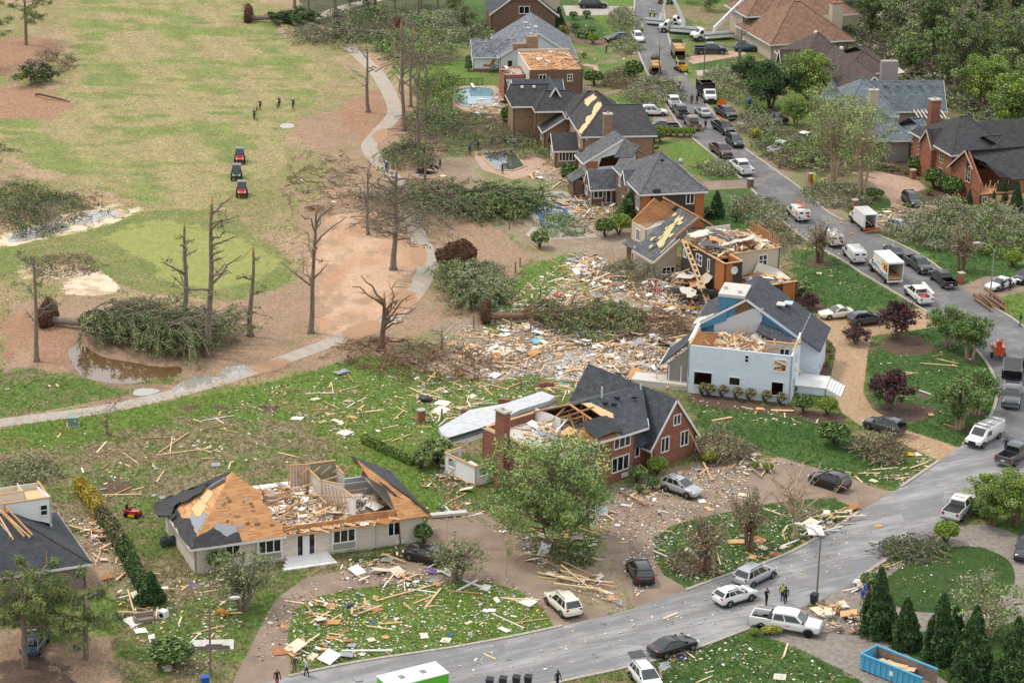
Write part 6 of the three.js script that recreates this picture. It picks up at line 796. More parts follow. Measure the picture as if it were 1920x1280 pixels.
const loader=(v,label,k)=>vehicle('skid_loader',label,v,(t)=>{mesh('machine_body',[box(-1.4,0.5,-0.6,0.8,1.3,0.6),box(-1.4,1.3,-0.6,-0.6,1.6,0.6)],PT.yellow,t);mesh('cage',[box(-0.6,1.3,-0.5,0.5,2.0,0.5)],trimM,t);mesh('arm',[bar([-1.2,1.7,0.7],[1.4,0.9,0.7],0.15,0.2),bar([-1.2,1.7,-0.7],[1.4,0.9,-0.7],0.15,0.2)],PT.yellow,t);mesh('bucket',[bar([1.4,0.5,0],[2.0,0.2,0],1.6,0.5)],trimM,t);wheels(t,[-0.8,0.6],0.75,0.4,0.3);},{cat:'loader',k});
loader([26.41,-184.71,-0.11],'yellow skid loader at the head of the street',0.9);loader([27.01,-133.51,-2],'yellow log grapple beside the felled trunk',0.8);
vehicle('rental_truck','green and white box truck parked beside the row of wheelie bins',[...[-7.74,92.85],[-7.58,94.81,2.59][2]],(t)=>{mesh('cargo_box',[box(-2.8,0.9,-1.2,2.9,3.0,1.2)],mat(0x4fae2e,0.5),t);mesh('box_roof',box(-2.85,3.0,-1.24,2.95,3.1,1.24),M.white,t);for(const x of[-1.2,0.9])mesh('roof_hatch',box(x,3.1,-0.3,x+0.5,3.14,0.3),M.metalGrey,t);VT.cab(t,PT.white,5,1.05,2.3);wheels(t,[-1.6,4.1],0.95,0.45,0.3);},{cat:'truck'});
// golf-course utility carts
for(const[v,c,l]of[[[-40,-73.3,1.47],'red','red and black utility cart at the head of the file of carts'],[[-39.58,-64.88,1.47],'green','dark green utility cart between the two red ones'],[[-37.97,-56.65,1.47],'red','red and black utility cart at the tail of the file of carts']])vehicle('utility_cart',l,v,(t)=>{mesh('hood',loft([[0.3,0.5,1.05,0.6],[0.9,0.5,1.0,0.62],[1.35,0.55,0.8,0.5]]),PT[c],t);mesh('body_tub',[box(-1.4,0.45,-0.65,0.3,0.8,0.65)],trimM,t);mesh('cargo_bed',[box(-1.5,0.8,-0.7,-0.7,1.1,0.7)],PT[c],t);mesh('roll_cage',[[0.3,1.1,0.62,0.05,2.0,0.55],[0.3,1.1,-0.62,0.05,2.0,-0.55],[-0.7,1.0,0.62,-0.7,2.0,0.55],[-0.7,1.0,-0.62,-0.7,2.0,-0.55]].map((q)=>bar(q.slice(0,3),q.slice(3),0.06,0.06)),trimM,t);mesh('roof',box(-0.85,2.0,-0.65,0.2,2.08,0.65),mat(0x777b7e,0.6),t);mesh('windshield',pane4([0.32,1.1,0.55],[0.32,1.1,-0.55],[0.08,1.98,-0.5],[0.08,1.98,0.5]),VG,t);mesh('seat',box(-0.7,0.8,-0.6,-0.2,1.3,0.6),trimM,t);for(const s of[1,-1]){mesh('headlight',box(1.2,0.78,s*0.42-0.1,1.36,0.92,s*0.42+0.1),lampM,t);mesh('suspension_arm',bar([0.9,0.45,s*0.3],[0.9,0.35,s*0.7],0.06,0.06),PT.yellow,t);}mesh('bumper',bar([1.42,0.6,-0.5],[1.42,0.6,0.5],0.06,0.12),trimM,t);wheels(t,[-0.95,0.9],0.68,0.34,0.26,rimDark);},{cat:'utility cart'});

// ---------------------------------------------------------------- vegetation kit
const leafMat=new THREE.MeshStandardMaterial({color:0xffffff,vertexColors:true,roughness:0.75,side:THREE.DoubleSide});
const barkTex=(c)=>mat(0xffffff,0.95,{map:dataTex(64,256,(i,j)=>{const k=0.6+0.8*fbm(i / 4,j / 26,3);return[c[0]*k,c[1]*k,c[2]*k];},[0.5,2.5])});
const BK={grey:barkTex([118,106,94]),brown:barkTex([112,88,70]),pale:barkTex([164,144,120]),dark:barkTex([74,64,56]),split:mat(0xc59a66,0.9)};
const lin=(h)=>{const c=new THREE.Color(h);return[c.r,c.g,c.b];};
const TONE={ash:[0x6f8a48,0x8aa062,0x566f36],dark:[0x3f5a2a,0x54702f,0x2f4722],lime:[0x7d9436,0x93a548,0x647c2c],olive:[0x75804f,0x8d9468,0x5c6a40],grey:[0x8a8f70,0xa3a48a,0x6e7658],fir:[0x32502c,0x46633a,0x253f22],red:[0x4a2a30,0x5e3438,0x35202a],pine:[0x5d6c3a,0x74803f,0x48572f],brown:[0x8a7458,0x9c8668,0x6c5a46],spring:[0x8aa258,0xa2b26e,0x6f8a46],gold:[0xa79432,0xbca848,0x8b7c2a]};
for(const k in TONE)TONE[k]=TONE[k].map(lin).map((c)=>c.map((v)=>v*0.98));
class Leaves{
constructor(){this.p=[];this.c=[];this.n=[];}
add(x,y,z,s,col,R,el=0.55,up=0.35){// one leaf spray: a bent diamond
const a=R()*6.283,b=(R()-up)*2.2,dx=Math.cos(a)*Math.cos(b),dy=Math.sin(b),dz=Math.sin(a)*Math.cos(b);
const a2=R()*6.283;let ex=Math.cos(a2),ey=R()-0.5,ez=Math.sin(a2);const d=ex*dx+ey*dy+ez*dz;ex-=d*dx;ey-=d*dy;ez-=d*dz;const l=Math.hypot(ex,ey,ez)||1,w=s*el / l;
ex*=w;ey*=w;ez*=w;const X=dx*s,Y=dy*s,Z=dz*s;
this.p.push(x-X,y-Y,z-Z,x+ex,y+ey,z+ez,x+X,y+Y,z+Z,x-X,y-Y,z-Z,x+X,y+Y,z+Z,x-ex,y-ey,z-ez);
for(let i=0;i<6;i++)this.c.push(col[0],col[1],col[2]);
}
geo(){const g=new THREE.BufferGeometry();g.setAttribute('position',new THREE.Float32BufferAttribute(this.p,3));g.setAttribute('color',new THREE.Float32BufferAttribute(this.c,3));g.setAttribute('uv',new THREE.BufferAttribute(new Float32Array(this.p.length / 3*2),2));g.computeVertexNormals();return g;}
}
const shade=(tones,R)=>{const t=tones[R()*tones.length|0],k=0.78+R()*0.44;return[t[0]*k,t[1]*k,t[2]*k];};
function limb(a,b,r0,r1,R,bow=0.12,n=4,sides=5){
const L=a.distanceTo(b),pts=[],rr=[];
for(let i=0;i<=n;i++){const t=i / n,p=a.clone().lerp(b,t),k=L*bow*Math.sin(t*Math.PI);p.x+=(R()-0.5)*k;p.y+=(R()-0.3)*k;p.z+=(R()-0.5)*k;if(i===0)p.copy(a);if(i===n)p.copy(b);pts.push(p);rr.push(lerp(r0,r1,t));}
return tube(pts,rr,sides);
}
// shapes: built once, then copied
function treeShape(o){
const R=rng(o.seed),h=o.h,r=o.r,base=o.cb??h*0.3,tr=o.tr??h*0.022,wood=[],lv=new Leaves(),cy=(base+h)/ 2,ry=(h-base)/ 2;
const stems=o.stems??1,tips=[];
for(let s=0;s<stems;s++){
const a=s / stems*6.28+R(),sp=stems>1?r*0.35:0,top=V3(Math.cos(a)*sp,base+(h-base)*0.75,Math.sin(a)*sp),foot=V3(Math.cos(a)*0.12*(stems-1),-0.1,Math.sin(a)*0.12*(stems-1));
wood.push(tube([foot,foot.clone().lerp(top,0.06).setY(0.35),foot.clone().lerp(top,0.4).add(V3((R()-0.5)*0.3,0,(R()-0.5)*0.3)),top],[tr*1.5,tr,tr*0.8,tr*0.25],7));
}
const K=o.clumps??40;
for(let i=0;i<K;i++){
const u=R()*2-1,a=i*2.399+R()*0.5,q=Math.sqrt(1-u*u),m=Math.pow(R(),0.45)*(0.78+0.3*vn(Math.cos(a)*1.5+9+o.seed,u*1.6+Math.sin(a)));
let px=Math.cos(a)*q*m*r,py=cy+u*m*ry,pz=Math.sin(a)*q*m*r;
if(o.dome){py=base+(py-base)*(1-0.3*Math.hypot(px,pz)/ r);}
tips.push(V3(px,py,pz));
}
for(const t of tips){
const k=clamp((t.y-base*0.8)/ h,0.05,0.7),st=V3(t.x*0.12,lerp(base*0.75,t.y,0.45),t.z*0.12);
wood.push(limb(st,t,tr*(0.42-k*0.2),tr*0.07,R,0.14,3,4));
const cr=(o.cr??r*0.26)*(0.7+R()*0.6),base2=shade(o.tones,R),n=Math.round((o.leaves??3000)/ K*(0.5+R()));
for(let i=0;i<n;i++){
const v=V3(R()-0.5,R()-0.5,R()-0.5).normalize().multiplyScalar(cr*Math.pow(R(),0.4));const c=R()<0.6?base2:shade(o.tones,R),kk=0.85+R()*0.3;
lv.add(t.x+v.x,t.y+v.y*0.7,t.z+v.z,(o.leaf??0.22)*(0.6+R()*0.8),[c[0]*kk,c[1]*kk,c[2]*kk],R);
}
if(o.twigs)for(let i=0;i<o.twigs;i++){const v=V3(R()-0.5,R()-0.1,R()-0.5).normalize().multiplyScalar(cr*1.2).add(t);wood.push(limb(t,v,tr*0.07,tr*0.02,R,0.2,2,3));}
}
return{trunk:merge(wood),crown:lv.geo(),bark:o.bark??BK.grey};
}
function plantTree(shape,name,label,p,o={}){
const t=thing(name,label,o.cat??'tree',p,o.turn??0,o.group);const k=o.k??1;t.scale.set(k*(o.w??1),k,k*(o.w??1));
mesh('trunk',shape.trunk,shape.bark,t);mesh('crown',shape.crown,leafMat,t);return t;
}
function coneShape(seed,h,r,n,tones){// feathery evergreen
const R=rng(seed),lv=new Leaves(),wood=[tube([V3(0,-0.1,0),V3(0,h*0.95,0)],[0.14,0.03],6)];
for(let i=0;i<n;i++){const t=Math.pow(R(),0.75),y=0.15+(h-0.15)*(1-t),a=R()*6.283,lob=0.62+0.7*vn(a*1.9+20,y*1.7+seed),rr=r*(0.06+0.94*Math.pow(t,0.85))*lob*Math.sqrt(0.35+0.65*R());const c=shade(tones,R);lv.add(Math.cos(a)*rr,y,Math.sin(a)*rr,0.17*(0.6+R()),c,R,0.35,0.15);}
for(let i=0;i<30;i++){const y=h*(0.1+0.8*R()),a=R()*6.28,rr=r*(1-y / h)*0.9;wood.push(limb(V3(0,y,0),V3(Math.cos(a)*rr,y+0.3,Math.sin(a)*rr),0.03,0.008,R,0.1,2,3));}
return{trunk:merge(wood),crown:lv.geo(),bark:BK.brown};
}
function shrubShape(seed,rx,ry,n,tones,leaf=0.13,lumps=0.3){
const R=rng(seed),lv=new Leaves(),wood=[];
for(let i=0;i<n;i++){const a=R()*6.283,u=R()*1.7-0.7,q=Math.sqrt(Math.max(0,1-u*u)),m=(1-lumps*vn(Math.cos(a)*2.3+seed,Math.sin(a)*2.3+u*2.3))*Math.pow(R(),0.18);lv.add(Math.cos(a)*q*rx*m,ry*0.62+u*ry*0.42*m,Math.sin(a)*q*rx*m,leaf*(0.6+0.8*R()),shade(tones,R),R);}
for(let i=0;i<9;i++){const a=R()*6.28;wood.push(limb(V3(0,0,0),V3(Math.cos(a)*rx*0.6,ry*(0.5+0.4*R()),Math.sin(a)*rx*0.6),0.04,0.01,R,0.2,2,3));}
return{trunk:merge(wood),crown:lv.geo(),bark:BK.dark};
}
function plantShrub(shape,name,label,p,k=1,o={}){const t=thing(name,label,o.cat??'shrub',p,o.turn??0,o.group);t.scale.set(k*(o.w??1),k*(o.hh??1),k);mesh('stems',shape.trunk,shape.bark,t);mesh('foliage',shape.crown,leafMat,t);return t;}
// storm-broken trunk: splintered top, snapped limbs, a few surviving tufts
function snag(name,label,p,o){
const R=rng(o.seed),t=thing(name,label,'tree',p,R()*6,o.group),h=o.h,tr=o.tr??0.28,W=[],lv=new Leaves(),lean=o.lean??0.04,dir=R()*6.28;
const ax=(y)=>V3(Math.cos(dir)*lean*y+0.15*Math.sin(y*0.5+o.seed),y,Math.sin(dir)*lean*y);
const pts=[V3(0,-0.15,0),V3(0,0.4,0)],rr=[tr*1.7,tr*1.1];for(let i=1;i<=7;i++){pts.push(ax(h*i / 7));rr.push(tr*(1-0.62*i / 7));}W.push(tube(pts,rr,8));
const top=ax(h),sp=[];for(let i=0;i<5;i++){const a=R()*6.28;sp.push(tube([top.clone().add(V3(Math.cos(a)*tr*0.2,-0.3,Math.sin(a)*tr*0.2)),top.clone().add(V3(Math.cos(a)*tr*0.25+(R()-0.5)*0.2,0.35+R()*0.9,Math.sin(a)*tr*0.25))],[tr*0.22,0.01],4));}
for(let i=0;i<(o.limbs??9);i++){
const y=h*(0.3+0.65*(i+R())/(o.limbs??9)),a=R()*6.283,L=(o.reach??2.6)*(0.55+R()*0.85)*(1-0.35*y / h),s=ax(y),e=s.clone().add(V3(Math.cos(a)*L,L*((o.rise??0.35)+(R()-0.4)*0.7),Math.sin(a)*L));
W.push(limb(s,e,tr*0.42,tr*0.12,R,0.2,4,5));
for(let k=0;k<(o.twig??3);k++){const f=0.35+R()*0.6,q=s.clone().lerp(e,f),w=q.clone().add(V3((R()-0.5)*L*0.8,(R()-0.25)*L*0.6,(R()-0.5)*L*0.8));W.push(limb(q,w,tr*0.13,tr*0.03,R,0.2,3,3));if(R()<(o.tuft??0.3))for(let m=0;m<(o.tl??26);m++)lv.add(w.x+(R()-0.5)*0.9,w.y+(R()-0.5)*0.5,w.z+(R()-0.5)*0.9,0.13+R()*0.1,shade(o.tones??TONE.pine,R),R,0.3);}
if(R()<0.4)sp.push(tube([e,e.clone().add(V3((R()-0.5)*0.2,0.1,(R()-0.5)*0.2).multiplyScalar(1.5))],[tr*0.1,0.01],4));
}
mesh('trunk',W,o.bark??BK.grey,t);mesh('splintered_wood',sp,BK.split,t);if(lv.p.length)mesh('foliage',lv.geo(),leafMat,t);return t;
}
// heap of fallen limbs and leaves inside an ellipse, or a toppled tree when o.root is set
function brush(name,label,p,o){
const R=rng(o.seed),turn=o.turn??0,t=thing(name,label,o.cat??'brush pile',p,turn,o.group),rx=o.rx,rz=o.rz,hh=o.h,W=[],lv=new Leaves();
const H=(x,z)=>hh*Math.sqrt(Math.max(0,1-(x / rx)**2-(z / rz)**2))*(0.55+0.75*vn(x*0.5+o.seed,z*0.5+7));
const nb=o.limbs??40;
for(let i=0;i<nb;i++){
let a,e;
if(o.root !==undefined){// limb swept back from the lying trunk, leaves on its outer half
const tx=lerp(-rx*0.72,rx*0.6,R()),ang=(R()-0.5)*2.3,L=rx*(0.3+R()*0.45),s0=V3(tx,0.75,rz*0.1*Math.max(0,tx / rx)),e0=V3(tx+Math.cos(ang)*L,0.1+R()*hh*0.55,s0.z+Math.sin(ang)*L*rz / rx),m0=s0.clone().lerp(e0,0.5).setY(hh*(0.25+0.75*R())),q0=[],r0=(o.br??0.08)*(0.6+R());
for(let k=0;k<=6;k++){const t=k / 6,p=s0.clone().multiplyScalar((1-t)*(1-t)).addScaledVector(m0,2*t*(1-t)).addScaledVector(e0,t*t);p.x+=(R()-0.5)*0.25;p.z+=(R()-0.5)*0.25;p.y=Math.max(0.04,p.y);q0.push(p);}
W.push(tube(q0,[1,0.85,0.7,0.55,0.4,0.28,0.12].map((v)=>v*r0),4));
const per=(o.leaves??0)/ nb /((o.twig??3)*2),base=shade(o.tones,R);
for(let k=0;k<(o.twig??3)*2;k++){const f=2.2+R()*3.8,q=q0[Math.floor(f)].clone().lerp(q0[Math.min(6,Math.floor(f)+1)],f % 1),w=q.clone().add(V3(Math.cos(ang)*0.9+(R()-0.5)*0.9,(R()-0.55)*0.9,Math.sin(ang)*0.9+(R()-0.5)*1.2));w.y=Math.max(0.05,w.y);W.push(limb(q,w,r0*0.3,r0*0.08,R,0.2,2,3));for(let m=0;m<per;m++){const c=R()<0.6?base:shade(o.tones,R),v=q.clone().lerp(w,R()*1.15);lv.add(v.x+(R()-0.5)*0.5,Math.max(0.04,v.y+(R()-0.6)*0.4),v.z+(R()-0.5)*0.5,(o.leaf??0.17)*(0.6+R()*0.8),c,R,0.4,0.5);}}
continue;
}
{const an=R()*6.283,m=Math.sqrt(R()),x=Math.cos(an)*rx*m,z=Math.sin(an)*rz*m,d=(o.comb !==undefined?o.comb+(R()-0.5)*0.9:R()*6.28),L=(o.len??3)*(0.4+R());a=V3(x-Math.cos(d)*L / 2,0.05+H(x,z)*0.3*R(),z-Math.sin(d)*L / 2);e=V3(x+Math.cos(d)*L / 2,0.1+H(x,z)*(0.4+0.8*R()),z+Math.sin(d)*L / 2);}
const r0=(o.br??0.07)*(0.5+R());W.push(limb(a,e,r0,r0*0.25,R,0.25,5,4));
for(let k=0;k<(o.twig??3);k++){const q=a.clone().lerp(e,0.3+R()*0.7),w=q.clone().add(V3((R()-0.5)*2,R()*0.9-0.25,(R()-0.5)*2));w.y=Math.max(0.03,w.y);W.push(limb(q,w,r0*0.35,r0*0.1,R,0.2,2,3));}
}
const nl=o.root !==undefined?0:o.leaves??1500;
for(let c=0;c<nl / 28;c++){
const an=R()*6.283,m=Math.sqrt(R())*0.98,x=Math.cos(an)*rx*m,z=Math.sin(an)*rz*m,y=H(x,z)*(0.35+0.75*R()),base=shade(o.tones,R);
for(let i=0;i<28;i++){const col=R()<0.6?base:shade(o.tones,R),yy=Math.max(0.04,y+(R()-0.5)*0.7);lv.add(x+(R()-0.5)*1.5,yy,z+(R()-0.5)*1.5,(o.leaf??0.17)*(0.6+R()*0.8),col,R,o.el??0.4);}
}
if(o.root !==undefined){
W.push(tube([V3(-rx-0.6,0.7,0),V3(-rx*0.4,0.8,0),V3(rx*0.35,0.7,rz*0.15),V3(rx*0.85,0.5,rz*0.2)],[0.48,0.4,0.24,0.06].map((v)=>v*(o.tk??1)),8));
const rr=o.root;if(rr>0){
const g=new THREE.IcosahedronGeometry(rr,4),q=g.attributes.position;for(let i=0;i<q.count;i++){const v=V3(q.getX(i),q.getY(i),q.getZ(i)),n=0.6+0.6*fbm(v.y*1.9+5+v.x,v.z*1.9+8,5)+0.25*vn(Math.atan2(v.y,v.z)*4+20,rr*3)+0.12*R();q.setXYZ(i,v.x*0.4*n,v.y*n,v.z*n);}g.deleteAttribute('normal');g.computeVertexNormals();
const rb=mesh('root_ball',g,rootMat,t);rb.position.set(-rx-0.7,rr*0.62,0);const rs=[];for(let i=0;i<60;i++){const a=R()*6.28,l=rr*(0.7+R()*0.8);rs.push(limb(V3(-0.1,Math.sin(a)*rr*0.5,Math.cos(a)*rr*0.5),V3(-0.5-R()*0.9,Math.sin(a)*l,Math.cos(a)*l),0.06,0.012,R,0.3,3,3));}mesh('roots',rs,BK.brown,rb);
}
}
mesh('limbs',W,o.bark??BK.grey,t);if(lv.p.length)mesh('foliage',lv.geo(),leafMat,t);return t;
}
const rootMat=mat(0xffffff,0.98,{map:noiseTex([62,42,30],[98,68,48],8,[1.5,1.5],0.3)});

// ---------------------------------------------------------------- standing trees
const S_ash=treeShape({seed:31,h:12.8,r:7.2,cb:1.6,tr:0.24,clumps:170,cr:1.15,leaves:21000,leaf:0.14,tones:TONE.ash.concat(TONE.spring),stems:2,twigs:2});
plantTree(S_ash,'ash_tree','tall leafy green tree standing before the red brick house',[4.4,59.71]);
const S_myrtle=treeShape({seed:32,h:6,r:3.0,cb:1.2,tr:0.16,clumps:60,cr:0.75,leaves:9000,leaf:0.11,tones:TONE.dark.concat(TONE.ash),stems:4,dome:1,bark:BK.pale});
for(const[p,k,l]of[[[54.07,2.04],1.05,'round topped crape myrtle behind the orange wood chipper'],[[49.44,24.57],1.1,'round topped crape myrtle near the white van with ladder rack'],[[51.96,20.07],1.0,'round topped crape myrtle beside the grey pickup with trailer'],[[52.04,-2.24],0.95,'round topped crape myrtle beside the log pile']])plantTree(S_myrtle,'crape_myrtle',l,p,{k,turn:p[0],group:'crape myrtles in the blue house yard'});
const S_maple=treeShape({seed:33,h:4.4,r:2.7,cb:0.9,tr:0.13,clumps:60,cr:0.6,leaves:4200,leaf:0.13,tones:TONE.red,stems:3,dome:1,bark:BK.grey});
plantTree(S_maple,'red_maple','dark red Japanese maple beside the tan driveway mouth',[46.39,-4.84],{k:1.1});plantTree(S_maple,'red_maple','dark red Japanese maple over the grey hatch-up car',[42.46,18.91],{k:1.1,turn:2});plantTree(S_maple,'red_maple','low purple-leaved maple broken over at the drive edge',[41.12,-2.02],{k:0.55,turn:1,w:1.3});plantTree(S_maple,'red_maple','small purple bush at the corner of the grey roofed side garden',[36.7,-14.28],{k:0.5,w:1.2});
const S_sparse=treeShape({seed:34,h:5.6,r:3.6,cb:1.3,tr:0.2,clumps:70,cr:0.7,leaves:1500,leaf:0.13,tones:TONE.olive,stems:3,dome:1,twigs:5,bark:BK.grey});
plantTree(S_sparse,'storm_stripped_tree','thin leaved spreading tree before the beige ranch house door',[-24.27,74.5],{k:1.15});plantTree(S_sparse,'storm_stripped_tree','umbrella shaped half bare tree over the crushed black car',[-4.66,67.34],{k:0.88,turn:2,w:1.15});
const S_brown=treeShape({seed:35,h:6.6,r:2.6,cb:1.5,tr:0.18,clumps:70,cr:0.6,leaves:1700,leaf:0.1,tones:TONE.brown.concat(TONE.grey),stems:4,twigs:6,bark:BK.brown});
plantTree(S_brown,'bare_myrtle','nearly leafless brown tree in the lawn before the silver hatchback',[18.98,64.17]);plantTree(S_brown,'bare_myrtle','brown twiggy tree beside the splintered stump',[23.62,58.32],{turn:2,k:1.05});plantTree(S_brown,'bare_myrtle','brown twiggy vase shaped tree by the street lamp',[57.95,-31],{turn:4,k:0.95});
plantTree(S_brown,'bare_myrtle','half bare tree standing in a mulch ring behind the box truck',[39.85,-33.13],{turn:1,k:0.95});
const S_round=treeShape({seed:36,h:8.4,r:4.6,cb:1.6,tr:0.2,clumps:100,cr:1.0,leaves:13000,leaf:0.15,tones:TONE.ash.concat(TONE.lime),stems:3,bark:BK.brown}),S_roundD=treeShape({seed:37,h:8.2,r:4.2,cb:1.4,tr:0.2,clumps:90,cr:1.0,leaves:12000,leaf:0.15,tones:TONE.dark.concat(TONE.fir),stems:3,bark:BK.dark});
plantTree(S_roundD,'dark_tree','dense dark green tree before the brown roofed house',[39.91,-111.08],{k:0.95});plantTree(S_round,'round_tree','bright green round tree before the dark brown roof',[45.59,-113.25],{k:1.05});plantTree(S_round,'round_tree','small yellow-green tree below the bright round tree',[42.93,-100.83],{k:0.55,turn:2});plantTree(S_roundD,'dark_tree','low dark tree by the reddish driveway',[37.19,-125.31],{k:0.6,turn:3});
plantTree(S_round,'round_tree','pale green spreading tree beyond the red chimney',[76.07,-95.89],{k:1.2,turn:3});plantTree(S_round,'round_tree','leafy yard tree by the white crew-cab pickup with open door',[48.87,50.98],{k:0.66,turn:5});plantTree(S_round,'round_tree','leafy tree at the street edge behind the open-door pickup',[51.21,50.84],{k:0.7,turn:1});
plantTree(S_round,'round_tree','broad tree behind the blue-grey roofs',[74,-113.65],{k:1.05,turn:7});
const S_willow=treeShape({seed:38,h:14,r:4,cb:4,tr:0.22,clumps:60,cr:1.2,leaves:2600,leaf:0.17,tones:TONE.spring.concat(TONE.olive),stems:3,twigs:3,bark:BK.pale});
plantTree(S_willow,'storm_thinned_tree','tall thinned tree with forked pale trunks beside the pinkish driveway',[48.71,-62.43],{k:1.0});plantTree(S_willow,'storm_thinned_tree','tall wispy tree leaning by the yellow-clad workers',[45.48,-69.53],{k:0.95,turn:2});plantTree(S_willow,'storm_thinned_tree','pale wispy tree in front of the grey stucco chimney',[44.98,-81.94],{k:0.85,turn:4});plantTree(S_willow,'storm_thinned_tree','slim wispy tree against the blue-grey roof',[50.07,-85.27],{k:0.7,turn:5});
const S_pale=treeShape({seed:39,h:6,r:3.6,cb:0.8,tr:0.12,clumps:60,cr:0.8,leaves:2000,leaf:0.14,tones:TONE.grey.concat(TONE.ash),stems:4,twigs:4,bark:BK.pale});plantTree(S_pale,'flattened_tree','wind-flattened sapling with pale stems behind the row of evergreens',[44.15,76.62],{k:1.1});
// conifers by the dumpster
const S_cone=coneShape(41,6.6,1.9,9000,TONE.fir.concat(TONE.dark)),S_cone2=coneShape(42,5.2,1.7,7500,TONE.fir.concat(TONE.dark));
let ci=0;for(const[p,s,k]of[[[34.13,76.62],S_cone,1.02],[[36.34,79.12],S_cone2,0.95],[[39.14,81.53],S_cone,1.0],[[41.43,85.38],S_cone,1.1],[[44.54,88.26],S_cone,1.15],[[41.03,77.88],S_cone2,0.7]])plantTree(s,'arborvitae','feathery conical evergreen, '+['next to the men in blue','second from the men in blue','third from the men in blue','fourth from the men in blue','fifth and last from the men in blue','smallest, behind the row'][ci++]+', by the dumpster',p,{k,turn:k*9,group:'evergreens beside the dumpster'});
for(const[p,k,l]of[[[68.16,-60.2],0.85,'upright dark evergreen before the plywood covered wall'],[[66.38,-57.52],0.6,'leaning dark evergreen before the plywood covered wall'],[[63.24,-58.78],0.55,'small evergreen column by the torn garage corner'],[[69.53,-57.28],0.9,'tall dark evergreen beside the torn wall']])plantTree(S_cone2,'evergreen_column',l,p,{k,w:0.7});
const S_yew=coneShape(43,4.2,1.3,5000,TONE.fir.concat(TONE.dark));plantTree(S_yew,'yew_column','clipped dark evergreen column by the white sided house',[6.8,-160.52],{k:1});plantTree(S_yew,'yew_column','conical evergreen beside the street east of the roofless house',[27.55,-51.82],{k:0.9});plantTree(S_yew,'yew_column','dark holly between the tan wing and the dark sheathed house',[16.28,-49.18],{k:1.2,w:1.8});
// pines at the golf course edge
function pineAt(label,p,h,seed,spread,n){
const R=rng(seed),t=thing('pine_tree',label,'tree',p,0),W=[tube([V3(0,-0.1,0),V3(0.1,h*0.5,0.1),V3(0,h,0)],[0.3,0.22,0.06],7)],lv=new Leaves();
for(let i=0;i<n;i++){const y=h*(0.35+0.62*i / n),a=R()*6.28,L=spread*(0.5+R()*0.7)*(1.1-0.5*y / h),e=V3(Math.cos(a)*L,y+L*0.15,Math.sin(a)*L);W.push(limb(V3(0,y,0),e,0.08,0.02,R,0.15,4,4));for(let c=0;c<6;c++){const q=V3(0,y,0).lerp(e,0.45+0.55*R());q.x+=(R()-0.5)*1.2;q.z+=(R()-0.5)*1.2;q.y+=(R()-0.2)*0.7;const b=shade(TONE.pine,R);for(let m=0;m<40;m++)lv.add(q.x+(R()-0.5)*0.8,q.y+(R()-0.5)*0.5,q.z+(R()-0.5)*0.8,0.17+R()*0.1,[b[0],b[1],b[2]],R,0.16);}}
mesh('trunk',W,BK.grey,t);mesh('crown',lv.geo(),leafMat,t);
}
pineAt('tall pine with flat branches on the pine straw at the fairway side',[-83.07,-140.87],11,51,7,24);pineAt('pine boughs reaching in beside the straw bed',[-86.29,-123.62],9,55,6,16);pineAt('pine with low boughs beside the bunker edge',[-74.11,-61.9],7,56,4.5,12);pineAt('young pine in the yard beside the garage house',[-41.43,83.47],7.4,52,5.2,26);pineAt('broad young pine above the shaded driveway',[-42.19,87.17],8.5,53,5.6,26);pineAt('ragged pine beside the taupe garage doors',[-37.09,85.34],6.6,54,4.6,20);
